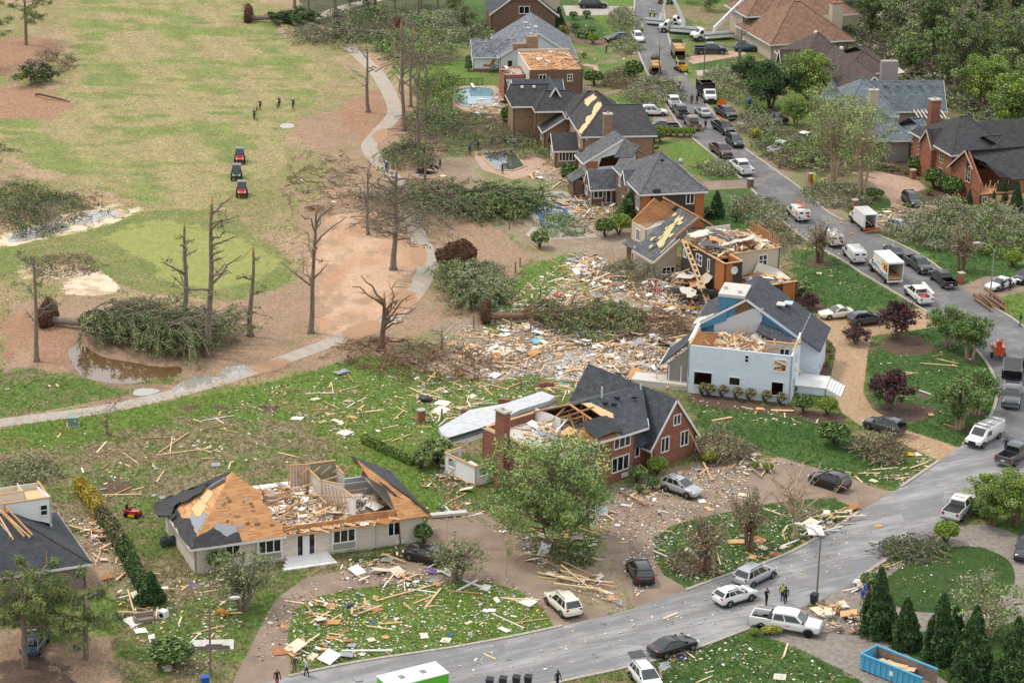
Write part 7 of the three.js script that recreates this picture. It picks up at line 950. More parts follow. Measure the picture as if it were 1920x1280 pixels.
// snags
const SN=[[[-54.6,10.6],12.6,'slim pine trunk with broken crown beside the straw bed',{tuft:0.5,limbs:8,reach:3,tr:0.3}],[[-39.23,-2.43],12.4,'snapped trunk with orange splintered top by the putting green',{tuft:0.15,limbs:8,reach:3.4,tr:0.36}],[[-35.2,7.62],18.5,'tallest broken pine with forked bare limbs by the putting green',{tuft:0.12,limbs:13,reach:4.4,tr:0.42}],[[-31.04,0.37],10.6,'plain broken pole of a pine with splintered tip',{tuft:0.5,limbs:3,reach:3,tr:0.34}],[[-23.97,-1.27],15,'broken tree with two low bare limbs above the orange clay',{tuft:0.05,limbs:9,reach:4,tr:0.34,rise:0.8}],[[-15.42,-25.96],13,'shattered tree with drooping torn branches beside the cart path',{tuft:0.1,limbs:20,reach:4.4,tr:0.4,twig:6,rise:0.2}],
[[-15.33,3.31],6.2,'short shattered trunk with torn limbs below the cart path',{tuft:0,limbs:9,reach:4.2,tr:0.4,rise:0.7,bark:BK.brown}],[[-23.17,-102.85],10,'broken pine with two arms on the straw by the cart path',{tuft:0.05,limbs:5,reach:6,tr:0.3}],[[-17.15,-92.52],16,'tall forked dying tree by the bend of the cart path',{tuft:0.25,limbs:10,reach:5,tr:0.34,rise:1.2,tones:TONE.olive}],[[-14.24,-76.7],13,'leafless forked tree above the pool brush',{tuft:0.25,limbs:7,reach:4,tr:0.34,rise:1,tones:TONE.olive,tl:40}],[[-16.73,-106.68],12,'two-armed bare tree behind the cart path',{tuft:0.3,limbs:9,reach:4,tr:0.26,rise:1.2,tones:TONE.ash}],[[-13.69,-92.84],11,'bare grey tree beside the kidney pool',{tuft:0.3,limbs:7,reach:3,tr:0.24,rise:1.1,tones:TONE.ash,tl:30}],
[[-19.47,-40.29],9,'leaning grey broken tree in the clay',{tuft:0.05,limbs:12,reach:4,tr:0.22,rise:0.6,twig:5}],[[-12.7,-61.12],6,'snapped stump trunk above the black wreckage',{tuft:0,limbs:5,reach:2,tr:0.25}],[[-40.58,-173.39],8,'bare pole tree at the far fairway edge',{tuft:0,limbs:2,reach:1,tr:0.3}],[[-37.66,-168.16],9,'slim bare trunk by the far cart path',{tuft:0,limbs:2,reach:1,tr:0.28}],[[-32.71,-167.86],7,'split trunk showing bright wood at the far cart path',{tuft:0,limbs:3,reach:1,tr:0.4}],[[-26.16,-172.82],11,'slim dark trunk near the brush beyond the brick house',{tuft:0.3,limbs:5,reach:2,tr:0.26,tones:TONE.dark}],[[-18.08,-165.25],12,'grey trunk among brush beyond the brick house',{tuft:0.3,limbs:5,reach:2,tr:0.3,tones:TONE.dark}],[[-14.82,-171.92],10,'thin trunk near the brick house gable',{tuft:0.4,limbs:6,reach:2.4,tr:0.22,tones:TONE.dark}],
[[71.15,-125.84],17,'tall broken trunk with pale splits in the storm wood',{tuft:0.4,limbs:12,reach:4,tr:0.32,tones:TONE.olive,tl:50}],[[65.33,-143.24],14,'broken trunk with orange split in the storm wood',{tuft:0.3,limbs:8,reach:3,tr:0.3,tones:TONE.olive}],[[77.36,-140.01],15,'slim bare trunk in the storm wood',{tuft:0.4,limbs:9,reach:3,tr:0.26,tones:TONE.ash,tl:50}],[[80.16,-133.05],16,'thin trunk with yellowish twigs in the storm wood',{tuft:0.5,limbs:10,reach:3,tr:0.24,tones:TONE.lime,tl:40}],[[43.23,-163.57],11,'bare trunk before the beige stucco wall',{tuft:0.2,limbs:9,reach:4,tr:0.3,tones:TONE.olive,rise:0.9}],[[23.06,-128.12],6,'stripped trunk standing at the kerb by the green machine',{tuft:0.2,limbs:4,reach:2,tr:0.16,tones:TONE.olive}],[[37.14,-140.39],6,'cut trunk standing beside the navy pickup',{tuft:0.3,limbs:4,reach:2,tr:0.3}],
[[28.48,55.48],4.6,'stripped tan stump fan of broken limbs on the lawn',{tuft:0,limbs:16,reach:4.2,tr:0.3,twig:4,rise:0.9,bark:BK.pale}],[[-43.19,32.53],2.4,'torn stump of a small tree on the back lawn',{tuft:0.1,limbs:8,reach:2,tr:0.14}],[[-41.37,80.78],7,'snapped young pine trunk by the garage house',{tuft:0.4,limbs:6,reach:2,tr:0.18}],[[-8.31,3.36],2.4,'torn branching stump amid boards on the back lawn',{tuft:0,limbs:9,reach:2.4,tr:0.14}]];
SN.forEach(([p,h,l,o],i)=>snag('broken_tree',l,p,{seed:300+i*7,h,...o,limbs:(o.limbs??9)*1.15|0,twig:(o.twig??3)+1}));
// ---------------------------------------------------------------- toppled trees and brush
const BR=[
['fallen_tree','huge uprooted oak sprawled over the brown puddle',[-43.76,1.66],{rx:11.5,rz:15,h:5.4,root:1.9,limbs:300,leaves:26000,tones:TONE.ash.concat(TONE.olive,TONE.dark),twig:5,br:0.12,leaf:0.15,turn:0.3,bark:BK.grey}],
['fallen_tree','uprooted tree hanging its leaves below a great disc of earth',[-5.49,-18.25],{rx:8,rz:8,h:4.6,root:2.3,limbs:190,leaves:17000,tones:TONE.olive.concat(TONE.grey,TONE.ash),twig:4,turn:1.35,leaf:0.17}],
['fallen_tree','uprooted tree fanned across the rough toward the pools',[-9.65,-54.46],{rx:11,rz:14,h:3.4,root:0.1,tk:1.2,limbs:170,leaves:11000,tones:TONE.dark.concat(TONE.olive),twig:4,turn:0.2}],['fallen_tree','toppled leafy tree lying beside the blue edged pool',[-3.04,-55.01],{rx:6.5,rz:13,h:3.6,root:0,limbs:120,leaves:12000,tones:TONE.dark.concat(TONE.ash),turn:0.8,leaf:0.18}],
['fallen_tree','toppled tree with raised roots amid the boards',[6.41,-7.31],{rx:9,rz:11,h:3,root:1.5,limbs:110,leaves:5000,tones:TONE.olive.concat(TONE.dark),turn:-0.05,bark:BK.brown,twig:3}],
['fallen_tree','uprooted dark leafy tree on the far rough',[-41.66,-161.89],{rx:5.4,rz:6,h:3,root:1.8,limbs:30,leaves:6000,tones:TONE.fir.concat(TONE.dark),turn:0.05,leaf:0.2}],
['fallen_tree','uprooted trees with torn roots on the far cart path',[-30.66,-151.77],{rx:9,rz:12,h:2.6,root:2,limbs:90,leaves:3600,tones:TONE.olive.concat(TONE.grey),turn:2.9,bark:BK.grey,twig:4}],['fallen_tree','broken pine lying across the pine straw',[-77.22,-116.84],{rx:3.6,rz:7,h:4.6,root:0,limbs:24,leaves:3000,tones:TONE.fir.concat(TONE.pine),turn:1.2,leaf:0.2}],
['brush_pile','leafy brush along the far edge of the rough',[-25.4,-156.3],{rx:12,rz:16,h:2.4,limbs:80,leaves:5200,tones:TONE.dark.concat(TONE.olive),len:5,leaf:0.22}],['brush_pile','flowering brush heap behind the white sided house',[-14.78,-157.43],{rx:11,rz:14,h:2.6,limbs:60,leaves:6500,tones:TONE.ash.concat(TONE.grey),len:4,leaf:0.2}],['brush_pile','light green fallen branches behind the white sided house',[-17.94,-144.55],{rx:7,rz:12,h:2.2,limbs:50,leaves:3000,tones:TONE.spring.concat(TONE.lime),len:5}],['brush_pile','dark brush on the lawn beside the white sided house',[-15.85,-137.25],{rx:5.5,rz:7,h:1.3,limbs:90,leaves:900,tones:TONE.olive,comb:-0.2,len:6}],
['brush_pile','brush beside the kidney pool',[-12.84,-95.98],{rx:4.4,rz:8,h:3,limbs:70,leaves:5200,tones:TONE.ash.concat(TONE.olive),len:5}],['brush_pile','trimmed evergreen mass beside the kidney pool',[-12.63,-113.65],{rx:4,rz:8,h:3.6,limbs:20,leaves:5600,tones:TONE.dark.concat(TONE.lime),len:3}],['brush_pile','long tangled branches behind the standing group of people',[-5.97,-90.52],{rx:10,rz:11,h:2,limbs:160,leaves:3800,tones:TONE.olive.concat(TONE.dark),len:6,comb:0.1,twig:4}],['brush_pile','fallen branches between the people and the tan brick house',[2.06,-89.16],{rx:4.6,rz:12,h:1.6,limbs:60,leaves:3600,tones:TONE.olive.concat(TONE.ash),len:4}],['brush_pile','olive brush under the leaning trees by the pool',[-15.79,-76.56],{rx:3.8,rz:6,h:2.6,limbs:60,leaves:3600,tones:TONE.olive.concat(TONE.dark),len:4}],
['brush_pile','tangled grey branches below the shattered tree',[-14.25,-50.34],{rx:8,rz:12,h:3,limbs:190,leaves:1500,tones:TONE.olive,len:6,twig:5,br:0.06}],['brush_pile','bare branch tangle at the foot of the cart path',[-15.17,6.21],{rx:6,rz:5.5,h:1.2,limbs:80,leaves:300,tones:TONE.brown,len:4,bark:BK.brown,twig:4}],['brush_pile','broken branches in a drift across the muddy lawn',[-8.56,8.77],{rx:7.5,rz:7,h:0.8,limbs:110,leaves:600,tones:TONE.brown.concat(TONE.olive),len:3,bark:BK.brown,twig:3}],['brush_pile','leafy branches strewn by the wrecked patio',[10.91,-6.09],{rx:5.5,rz:6,h:2.2,limbs:60,leaves:3800,tones:TONE.ash.concat(TONE.olive),len:4}],['brush_pile','thin branches tangled beside the pale blue house',[16.68,-5.36],{rx:5,rz:6,h:1.4,limbs:110,leaves:700,tones:TONE.brown,len:4,bark:BK.brown,twig:4}],['brush_pile','branches dragged against the tan wrecked wing',[15.78,-25.14],{rx:4.6,rz:5,h:2.2,limbs:90,leaves:1500,tones:TONE.olive,len:4,comb:-0.5,twig:3}],
['brush_pile','branches in the blue edged pool',[6.09,-45.92],{rx:3.4,rz:5,h:0.9,limbs:30,leaves:1500,tones:TONE.ash,len:3}],['brush_pile','pine branches by the bunker',[-63.54,-45.04],{rx:5,rz:10,h:1.6,limbs:60,leaves:2600,tones:TONE.fir.concat(TONE.pine),len:4}],['brush_pile','pine boughs heaped near the far bunker',[-67.96,-49.58],{rx:5,rz:8,h:2.4,limbs:50,leaves:3000,tones:TONE.pine,len:4}],['brush_pile','broken boughs scattered on the fairway edge',[-76.68,-128.16],{rx:4,rz:9,h:1,limbs:40,leaves:1100,tones:TONE.pine.concat(TONE.brown),len:3}],['brush_pile','pine litter on the sand bunker',[-57.13,-23.8],{rx:4.5,rz:5,h:0.8,limbs:50,leaves:900,tones:TONE.brown.concat(TONE.pine),len:2.5}],['brush_pile','low needles and twigs below the bunker',[-61.82,-47.62],{rx:8,rz:9,h:0.5,limbs:50,leaves:700,tones:TONE.pine,len:3}],['brush_pile','pale branches lying across the rough by the clay',[-26.66,-60.71],{rx:6,rz:12,h:0.5,limbs:60,leaves:350,tones:TONE.brown,len:3,bark:BK.brown}],['brush_pile','dead twigs scattered by the clay bank',[-28.11,-69.93],{rx:5,rz:12,h:0.4,limbs:40,leaves:300,tones:TONE.olive,len:2.5}],['brush_pile','boughs at the corner of the garage house lawn',[-49.83,43.32],{rx:4,rz:3.4,h:1,limbs:40,leaves:1300,tones:TONE.olive,len:3}],
['brush_pile','great windrow of leafy branches at the kerb by the tree trunk',[21.66,-117.63],{rx:5,rz:9,h:2,limbs:70,leaves:4200,tones:TONE.grey.concat(TONE.olive),len:4}],['brush_pile','branch heap on the lawn by the street top',[18.51,-167.1],{rx:2.6,rz:11,h:2,limbs:50,leaves:2800,tones:TONE.grey.concat(TONE.olive),len:3}],['brush_pile','branch heap beside the grey crossover',[18.13,-149.04],{rx:2.6,rz:6,h:1.4,limbs:30,leaves:1500,tones:TONE.grey.concat(TONE.ash),len:2.5}],['brush_pile','reddish brown shrub crushed beside the log',[16.76,-125.05],{rx:3,rz:5,h:2.2,limbs:30,leaves:2200,tones:TONE.dark.concat(TONE.brown),len:2}],['brush_pile','leafy windrow beside the dump truck',[35.87,-125.18],{rx:5.5,rz:13,h:2.6,limbs:70,leaves:5600,tones:TONE.grey.concat(TONE.ash),len:4}],['brush_pile','branches stacked opposite the parked black suv',[37.28,-99.07],{rx:3.4,rz:8,h:2,limbs:60,leaves:3600,tones:TONE.olive.concat(TONE.grey),len:3}],['brush_pile','heavy brush burying the parked white pickups',[43.15,-87.56],{rx:8,rz:10,h:2.4,limbs:90,leaves:6000,tones:TONE.olive.concat(TONE.ash),len:4}],['brush_pile','brush heap behind the yellow-clad workers',[46.57,-82.08],{rx:8,rz:10,h:3.4,limbs:110,leaves:5200,tones:TONE.olive.concat(TONE.spring),len:5,twig:4}],['brush_pile','kerbside brush by the yellow caution board',[41.06,-82.16],{rx:3.6,rz:7,h:1.6,limbs:60,leaves:2200,tones:TONE.olive.concat(TONE.brown),len:3}],['brush_pile','kerbside brush opposite the white pickup',[45.46,-62.93],{rx:5,rz:6,h:1.4,limbs:90,leaves:4000,tones:TONE.olive.concat(TONE.grey),len:3}],['brush_pile','brush on the lawn before the grey roofed house',[29.21,-75.49],{rx:3,rz:4,h:1,limbs:60,leaves:2000,tones:TONE.grey.concat(TONE.spring),len:2.5}],['brush_pile','pale twigs on the verge by the wrapped van',[33.78,-54.82],{rx:4,rz:7,h:0.9,limbs:90,leaves:2600,tones:TONE.grey.concat(TONE.olive),len:2.5}],['brush_pile','brown brush heap at the end of the sheathed house',[34.67,-43.48],{rx:3.4,rz:6,h:1.6,limbs:60,leaves:1200,tones:TONE.brown.concat(TONE.olive),len:2.5}],
['brush_pile','huge toppled crown of grey-green leaves behind the street lamp',[61.27,-46.82],{rx:11.5,rz:9,h:3.8,limbs:120,leaves:11000,tones:TONE.olive.concat(TONE.grey),len:6,leaf:0.18}],['brush_pile','toppled crown of leaves by the lawn edge',[65.79,-43.63],{rx:6,rz:8,h:2.6,limbs:40,leaves:4800,tones:TONE.ash.concat(TONE.lime),len:4}],['brush_pile','olive grass-like brush heap beside the red brick gable',[22.62,33.57],{rx:2.9,rz:3.4,h:2.6,limbs:90,leaves:2600,tones:TONE.olive.concat(TONE.brown),len:3,twig:4}],['brush_pile','tan-green bent shrub beside the hatch-up car',[39.45,32.48],{rx:2.6,rz:3.6,h:2.4,limbs:80,leaves:2400,tones:TONE.olive.concat(TONE.brown),len:2.6,comb:0.4}],['brush_pile','pine boughs piled along the kerb of the circular drive',[39.79,57.87],{rx:3.8,rz:2.6,h:1.2,limbs:60,leaves:1800,tones:TONE.pine.concat(TONE.fir),len:3,turn:-0.5}],['brush_pile','bent stems and boards beside the pale stump',[23.13,32.78],{rx:3,rz:3,h:0.8,limbs:40,leaves:300,tones:TONE.brown,len:3}],['brush_pile','crushed foliage under the leafy front tree',[5.69,61.26],{rx:2.6,rz:2.6,h:0.8,limbs:20,leaves:1100,tones:TONE.dark.concat(TONE.ash),len:2}],['brush_pile','flattened red-brown twigs by the brown trees',[18.05,62.39],{rx:2.6,rz:3,h:0.6,limbs:40,leaves:600,tones:TONE.brown,len:2}],
];
BR.forEach(([n,l,p,o],i)=>brush(n,l,p,{seed:500+i*13,cat:n==='fallen_tree'?'fallen tree':'brush pile',...o}));
// storm wood behind the houses on the right: every trunk its own tree
{
const A=treeShape({seed:61,h:13,r:4.2,cb:3,tr:0.22,clumps:60,cr:1.2,leaves:4600,leaf:0.2,tones:TONE.dark.concat(TONE.olive),twigs:2}),B=treeShape({seed:62,h:11,r:4.6,cb:2,tr:0.2,clumps:60,cr:1.2,leaves:4600,leaf:0.2,tones:TONE.olive.concat(TONE.grey,TONE.dark),twigs:2}),C=treeShape({seed:63,h:9,r:4,cb:1,tr:0.16,clumps:50,cr:1.2,leaves:4200,leaf:0.2,tones:TONE.ash.concat(TONE.olive),twigs:1});
const R=rng(64),done=[],poly=[[57.01,-181.92],[60.95,-165.44],[61.85,-142.14],[66.4,-122.97],[75.24,-118.74],[83.61,-112.92],[95.62,-169.11],[103.74,-224.85],[58.85,-219.58]];
for(let i=0;i<900&&done.length<62;i++){const p=[48+R()*60,-210+R()*110];if(!inside(p,poly)||done.some((q)=>Math.hypot(q[0]-p[0],q[1]-p[1])<4.6))continue;done.push(p);plantTree([A,B,C][i % 3],'forest_tree',['dark leafy tree in the storm wood behind the houses','olive leafy tree in the storm wood behind the houses','pale leafy tree in the storm wood behind the houses'][i % 3],p,{k:0.6+R()*0.5,turn:R()*6,group:['dark trees of the storm wood','olive trees of the storm wood','pale trees of the storm wood'][i % 3]});}
for(const[p,s,k]of[[[-9.68,-157.97],B,0.5],[[-11.96,-172.23],C,0.5],[[-17.9,-177.18],B,0.6],[[-22.54,-173.22],A,0.6],[[-27.17,-170.57],B,0.55],[[-30.91,-176.62],C,0.5]])plantTree(s,'forest_tree','leafy tree in the thicket beyond the brick house',p,{k,turn:k*40,group:'thicket beyond the brick house'});
for(const[p,s,k]of[[[34.42,-179.45],C,0.5],[[39.29,-186.59],A,0.5],[[40.15,-171.52],B,0.45],[[30.87,-185.65],B,0.4]])plantTree(s,'forest_tree','leafy tree behind the bucket trucks',p,{k,turn:k*30,group:'trees behind the bucket trucks'});
brush('woodland_brush','storm-felled branches and leaves carpeting the wood floor',[70.45,-139.31],{seed:901,rx:26,rz:34,h:2,limbs:260,leaves:15000,tones:TONE.olive.concat(TONE.grey),len:9,br:0.12,leaf:0.3,bark:BK.grey}).userData.kind='stuff';
}
// ---------------------------------------------------------------- shrubs and hedges
{
const ball=shrubShape(71,1,1.7,3400,TONE.dark.concat(TONE.ash),0.08,0.45),limeB=shrubShape(72,1,1.6,3000,TONE.lime,0.08,0.45),loose=shrubShape(73,1,1.5,1200,TONE.ash.concat(TONE.olive),0.12,0.6),grey=shrubShape(74,0.6,1.1,330,TONE.olive.concat(TONE.brown),0.09,0.7),goldB=shrubShape(75,1,1.4,1200,TONE.gold.concat(TONE.lime),0.11),redB=shrubShape(76,1,1.2,1000,TONE.red,0.1);
const NTH=['first','second','third','fourth','fifth','sixth','seventh'];let oi=6;
const put=(s,p,k,l,o)=>plantShrub(s,'shrub',l,p,k,o);
put(ball,[32.68,21.2],1.35,'large round green shrub at the corner of the pale blue house');put(limeB,[35.26,21.51],1.35,'large yellow-green round shrub by the tan driveway');put(ball,[35.14,30.49],1.9,'broad dark green shrub on the lawn below the tan driveway',{w:1.15,hh:0.85});
for(const p of[[32.05,15.12],[32.94,13.36],[34.37,13.61],[35.25,14.56],[35.33,12.52],[31.38,15.84]])put(ball,p,0.6,'small clipped green ball shrub by the white porch steps',{group:'ball shrubs by the white porch'});
for(const p of[[36.66,-2.63],[36.25,0.19],[35.61,4.78],[34.95,8.38]])put(loose,p,0.95,'loose green shrub along the side of the pale blue house',{group:'shrubs along the blue house side'});for(const p of[[37.56,1.01],[37.52,3.2],[36.88,5.77],[37.82,-0.85]])put(limeB,p,0.4,'tiny lime green shrub edging the tan driveway',{group:'tiny shrubs edging the tan driveway'});
for(const p of[[21.69,16.5],[22.45,16.78],[23.88,17.02],[25.46,17.58],[26.89,17.81],[28.64,18.36],[30.27,18.91]])put(grey,p,1.5,NTH[oi++ -6]+' scrawny foundation shrub from the wrecked deck end of the blue wall',{group:'foundation shrubs under the blue wall'});
put(loose,[-27.24,66.85],1.6,'pale olive bush against the beige ranch corner');put(ball,[-8.13,58.93],1.15,'square dark bush at the end of the beige ranch wall',{hh:1.1});put(ball,[-29.15,86.47],2.2,'broad dark juniper by the shaded driveway',{w:1.15,hh:0.7});put(limeB,[-30.34,86.33],0.8,'small bright shrub beside the dark juniper');put(loose,[-7.53,38.46],2.4,'dark sprawling bush behind the ruined sunroom',{hh:0.8});put(loose,[-9.15,40.02],1.4,'low shrub beside the leaning fence');put(loose,[13.36,42.19],1.3,'leafy shrub under the brick house windows');put(limeB,[15.51,39.91],1.3,'bright leafy shrub beside the brick gable');put(ball,[14.95,43.92],0.85,'clipped round shrub behind the silver hatchback');put(ball,[13.54,44.99],0.55,'small round shrub at the brick house path');put(goldB,[21.08,36.34],1.0,'yellow flowering shrub by the gable corner');put(limeB,[27.23,38.44],0.7,'low shrub at the drive edge');put(limeB,[25.88,37.8],0.6,'low green mound in wreckage by the drive');put(goldB,[24.3,77.16],0.6,'pale green clump at the street corner by the white pickup',{w:2});put(limeB,[22.82,77.46],0.5,'low clump beside the white crew-cab truck');
put(limeB,[43.47,55.61],1.5,'yellow-green shrub at the tip of the oval lawn');put(loose,[34.54,66.88],1.2,'olive bush behind the two men in blue');put(ball,[48.1,48.35],1.5,'low dark mound by the open-door pickup',{hh:0.6});
put(ball,[59.83,-68.89],1.75,'large clipped round bush by the orange brick entrance',{group:undefined});put(ball,[61.71,-63],1.9,'largest clipped round bush by the orange brick corner',{hh:1.1});put(ball,[60.91,-66.86],1.1,'narrow upright bush between the round bushes',{hh:1.5});put(ball,[58.2,-76.08],1.5,'round bush beside the brick gate pier');put(limeB,[58.57,-65.35],0.6,'lime shrub at the foot of the round bushes');put(ball,[50.41,-62.83],1.5,'low wide clipped hedge shrub by the pinkish drive',{w:1.4,hh:0.6});put(limeB,[57.12,-53.27],1.1,'lime hedge shrub beside the pinkish drive',{w:1.8,hh:0.6});put(redB,[61.05,-53.59],1.3,'dark purple shrub by the fallen log');put(loose,[58.87,-52.67],1.3,'green shrub by the fallen log');put(limeB,[64.48,-54.87],1.2,'bright low shrub behind the purple shrub',{w:1.6});
for(const p of[[53.89,-77.65],[54.7,-76.61],[55.71,-77.25],[56.6,-75.67],[53.24,-78.71],[57.39,-74.63]])put(limeB,p,0.4,'tiny lime tuft in the mulch bed by the pinkish driveway',{group:'tufts in the mulch bed'});
for(const p of[[21.49,-93.94],[22.44,-93.42],[23.32,-93.2],[24.27,-92.98],[25.33,-93.08],[26.29,-92.87]])put(limeB,p,0.95,NTH[oi++% 6]+' lime shrub from the tan brick corner in the row',{group:'lime shrub row'});for(const p of[[20.72,-89.07],[21.55,-89.74]])put(ball,p,1.1,'dark clipped ball at the tan brick corner',{group:'clipped balls at the tan corner'});
put(ball,[7.77,-65.5],1.7,'round clipped tree-like bush by the pink paved pool',{hh:1.2});put(limeB,[13.92,-42.99],1.9,'round yellow-green bush beside the white pool paving');put(ball,[12.1,-41.67],1.6,'dark bush beside the white pool paving');put(loose,[3.35,-36.34],1.6,'spiky yucca clump by the pool paving',{});put(ball,[-1.46,-97.03],1.3,'dark clipped bush between wreckage and tan wall',{hh:1.4});
put(goldB,[7.35,-158.96],1,'golden round shrub on the brick walk');for(const p of[[10.29,-156.07],[11.66,-155.42],[12.66,-158.72],[9.89,-160.85],[9.54,-169.9],[11.95,-171]])put(loose,p,1.0,'brownish border shrub along the white house lawn',{group:'border shrubs of the white house lawn'});put(limeB,[12.7,-151.59],1.2,'green shrub by the grey crossover');put(limeB,[10.96,-141.46],0.6,'small shrub on the worn lawn');put(ball,[12.37,-122.88],1.5,'dark bush by the white gate',{w:1.4});put(ball,[19,-127.02],2.0,'rounded olive bush beside the felled log');for(const p of[[-8.24,-135.8],[-8.08,-132.9],[-8.2,-130.36]])put(ball,p,0.8,'dark shrub beside the white clapboard corner',{group:'shrubs at the white clapboard corner'});
put(ball,[30.29,-50.33],1.0,'round dark bush by the street verge');put(ball,[28.12,-58.38],0.8,'small bush by the orange sheathed corner');put(loose,[26.59,-51.74],1.1,'leafy shrub beside the conical evergreen');put(ball,[37.32,-106.95],1.6,'low brown-green shrub by the pale driveway',{w:1.4,hh:0.6});put(goldB,[36.06,-92.85],1.1,'golden shrub on the lawn beyond the black suv');put(loose,[35.89,-18.28],1.6,'dark shrub behind the blue house chimney roof',{w:1.3});put(limeB,[65.12,-33.32],1.4,'golden-green shrub at the lawn edge behind the lamp');put(loose,[54.34,-57.28],0.8,'dark shrub on the pinkish drive verge');
// long clipped hedges
const hedge=(label,pts,w,h,tones,seed,n)=>{
const R=rng(seed),t=thing('hedge',label,'hedge',pts[0]),lv=new Leaves(),W=[];
for(let s=0;s+1<pts.length;s++){const a=pts[s],b=pts[s+1],L=Math.hypot(b[0]-a[0],b[1]-a[1]),dx=(b[0]-a[0])/ L,dz=(b[1]-a[1])/ L;for(let i=0;i<n*L;i++){const u=R()*L,ang=R()*3.3-0.08,m=Math.pow(R(),0.25)*(0.8+0.4*vn(u*1.4+seed,ang*1.3)),x=Math.cos(ang)*w / 2*m,y=Math.max(0.03,h*(0.25+0.75*Math.sin(ang))*m);lv.add(a[0]-pts[0][0]+dx*u-dz*x,y,a[1]-pts[0][1]+dz*u+dx*x,0.1+R()*0.06,shade(typeof tones==='function'?tones(s /(pts.length-1)):tones,R),R);}for(let i=0;i<L*1.5;i++){const u=R()*L;W.push(limb(V3(a[0]-pts[0][0]+dx*u,0,a[1]-pts[0][1]+dz*u),V3(a[0]-pts[0][0]+dx*u+(R()-0.5)*w,h*0.8,a[1]-pts[0][1]+dz*u+(R()-0.5)*w*0.6),0.03,0.01,R,0.1,2,3));}}
mesh('stems',W,BK.dark,t);mesh('foliage',lv.geo(),leafMat,t);
};
hedge('long mixed hedge, golden at one end, between the garage house and the ranch',[[-43.54,48.12],[-41.98,51.16],[-40.31,55.06],[-38.58,58.84],[-36.91,63.14],[-35.21,67.91],[-33.64,71.94]],1.5,1.7,(t)=>(t<0.3?TONE.gold:t<0.6?TONE.dark.concat(TONE.brown):TONE.dark),81,900);plantTree(S_yew,'yew_column','dense dark evergreen closing the end of the long hedge',[-32.92,73.62],{k:0.75,w:1.5});
hedge('low box hedge running behind the ruined sunroom',[[-15.62,32.72],[-13.6,35.15],[-11.81,36.97],[-10.03,38.91]],1.0,0.9,TONE.lime.concat(TONE.dark),82,800);hedge('low green planting under the ranch windows',[[-14.91,63.09],[-12.88,62.47],[-10.62,61.35]],0.9,0.5,TONE.olive,83,500);
}

// ---------------------------------------------------------------- people: one marching-cubes body each, with head, hands and hair
const mc=new MarchingCubes(44,M.dark,false,false,60000);mc.isolation=0;
const SKIN={a:[0.5,0.3,0.21],b:[0.16,0.085,0.055]},personMat=new THREE.MeshStandardMaterial({color:0xffffff,vertexColors:true,roughness:0.85});
const handG=(()=>{const g=[box(-0.022,-0.09,-0.042,0.022,0,0.042)];[[-0.034,0.075],[-0.012,0.085],[0.011,0.08],[0.032,0.062]].forEach(([z,l])=>{g.push(tube([V3(0,-0.085,z),V3(0.006,-0.085-l*0.5,z),V3(0.022,-0.085-l,z)],[0.0095,0.009,0.007],5));});g.push(tube([V3(0,-0.02,0.04),V3(0.012,-0.05,0.062),V3(0.024,-0.085,0.064)],[0.011,0.01,0.008],5));return merge(g);})();
const headG=(()=>{const g=new THREE.SphereGeometry(0.11,14,12),p=g.attributes.position;for(let i=0;i<p.count;i++){let x=p.getX(i),y=p.getY(i),z=p.getZ(i);const j=y<0?1+y*1.6:1;p.setXYZ(i,x*0.88*(y<0?0.95:1),y*1.08,z*0.72*j);}g.computeVertexNormals();return merge([g,new THREE.ConeGeometry(0.018,0.05,5).rotateZ(-0.6).translate(0.1,-0.015,0),...[1,-1].map((s)=>new THREE.SphereGeometry(0.026,6,5).scale(0.8,1.2,0.5).translate(0,-0.005,s*0.08)),box(0.085,-0.062,-0.022,0.094,-0.054,0.022)]);})();
const eyesG=merge([1,-1].map((s)=>new THREE.SphereGeometry(0.011,6,4).translate(0.088,0.018,s*0.034)));
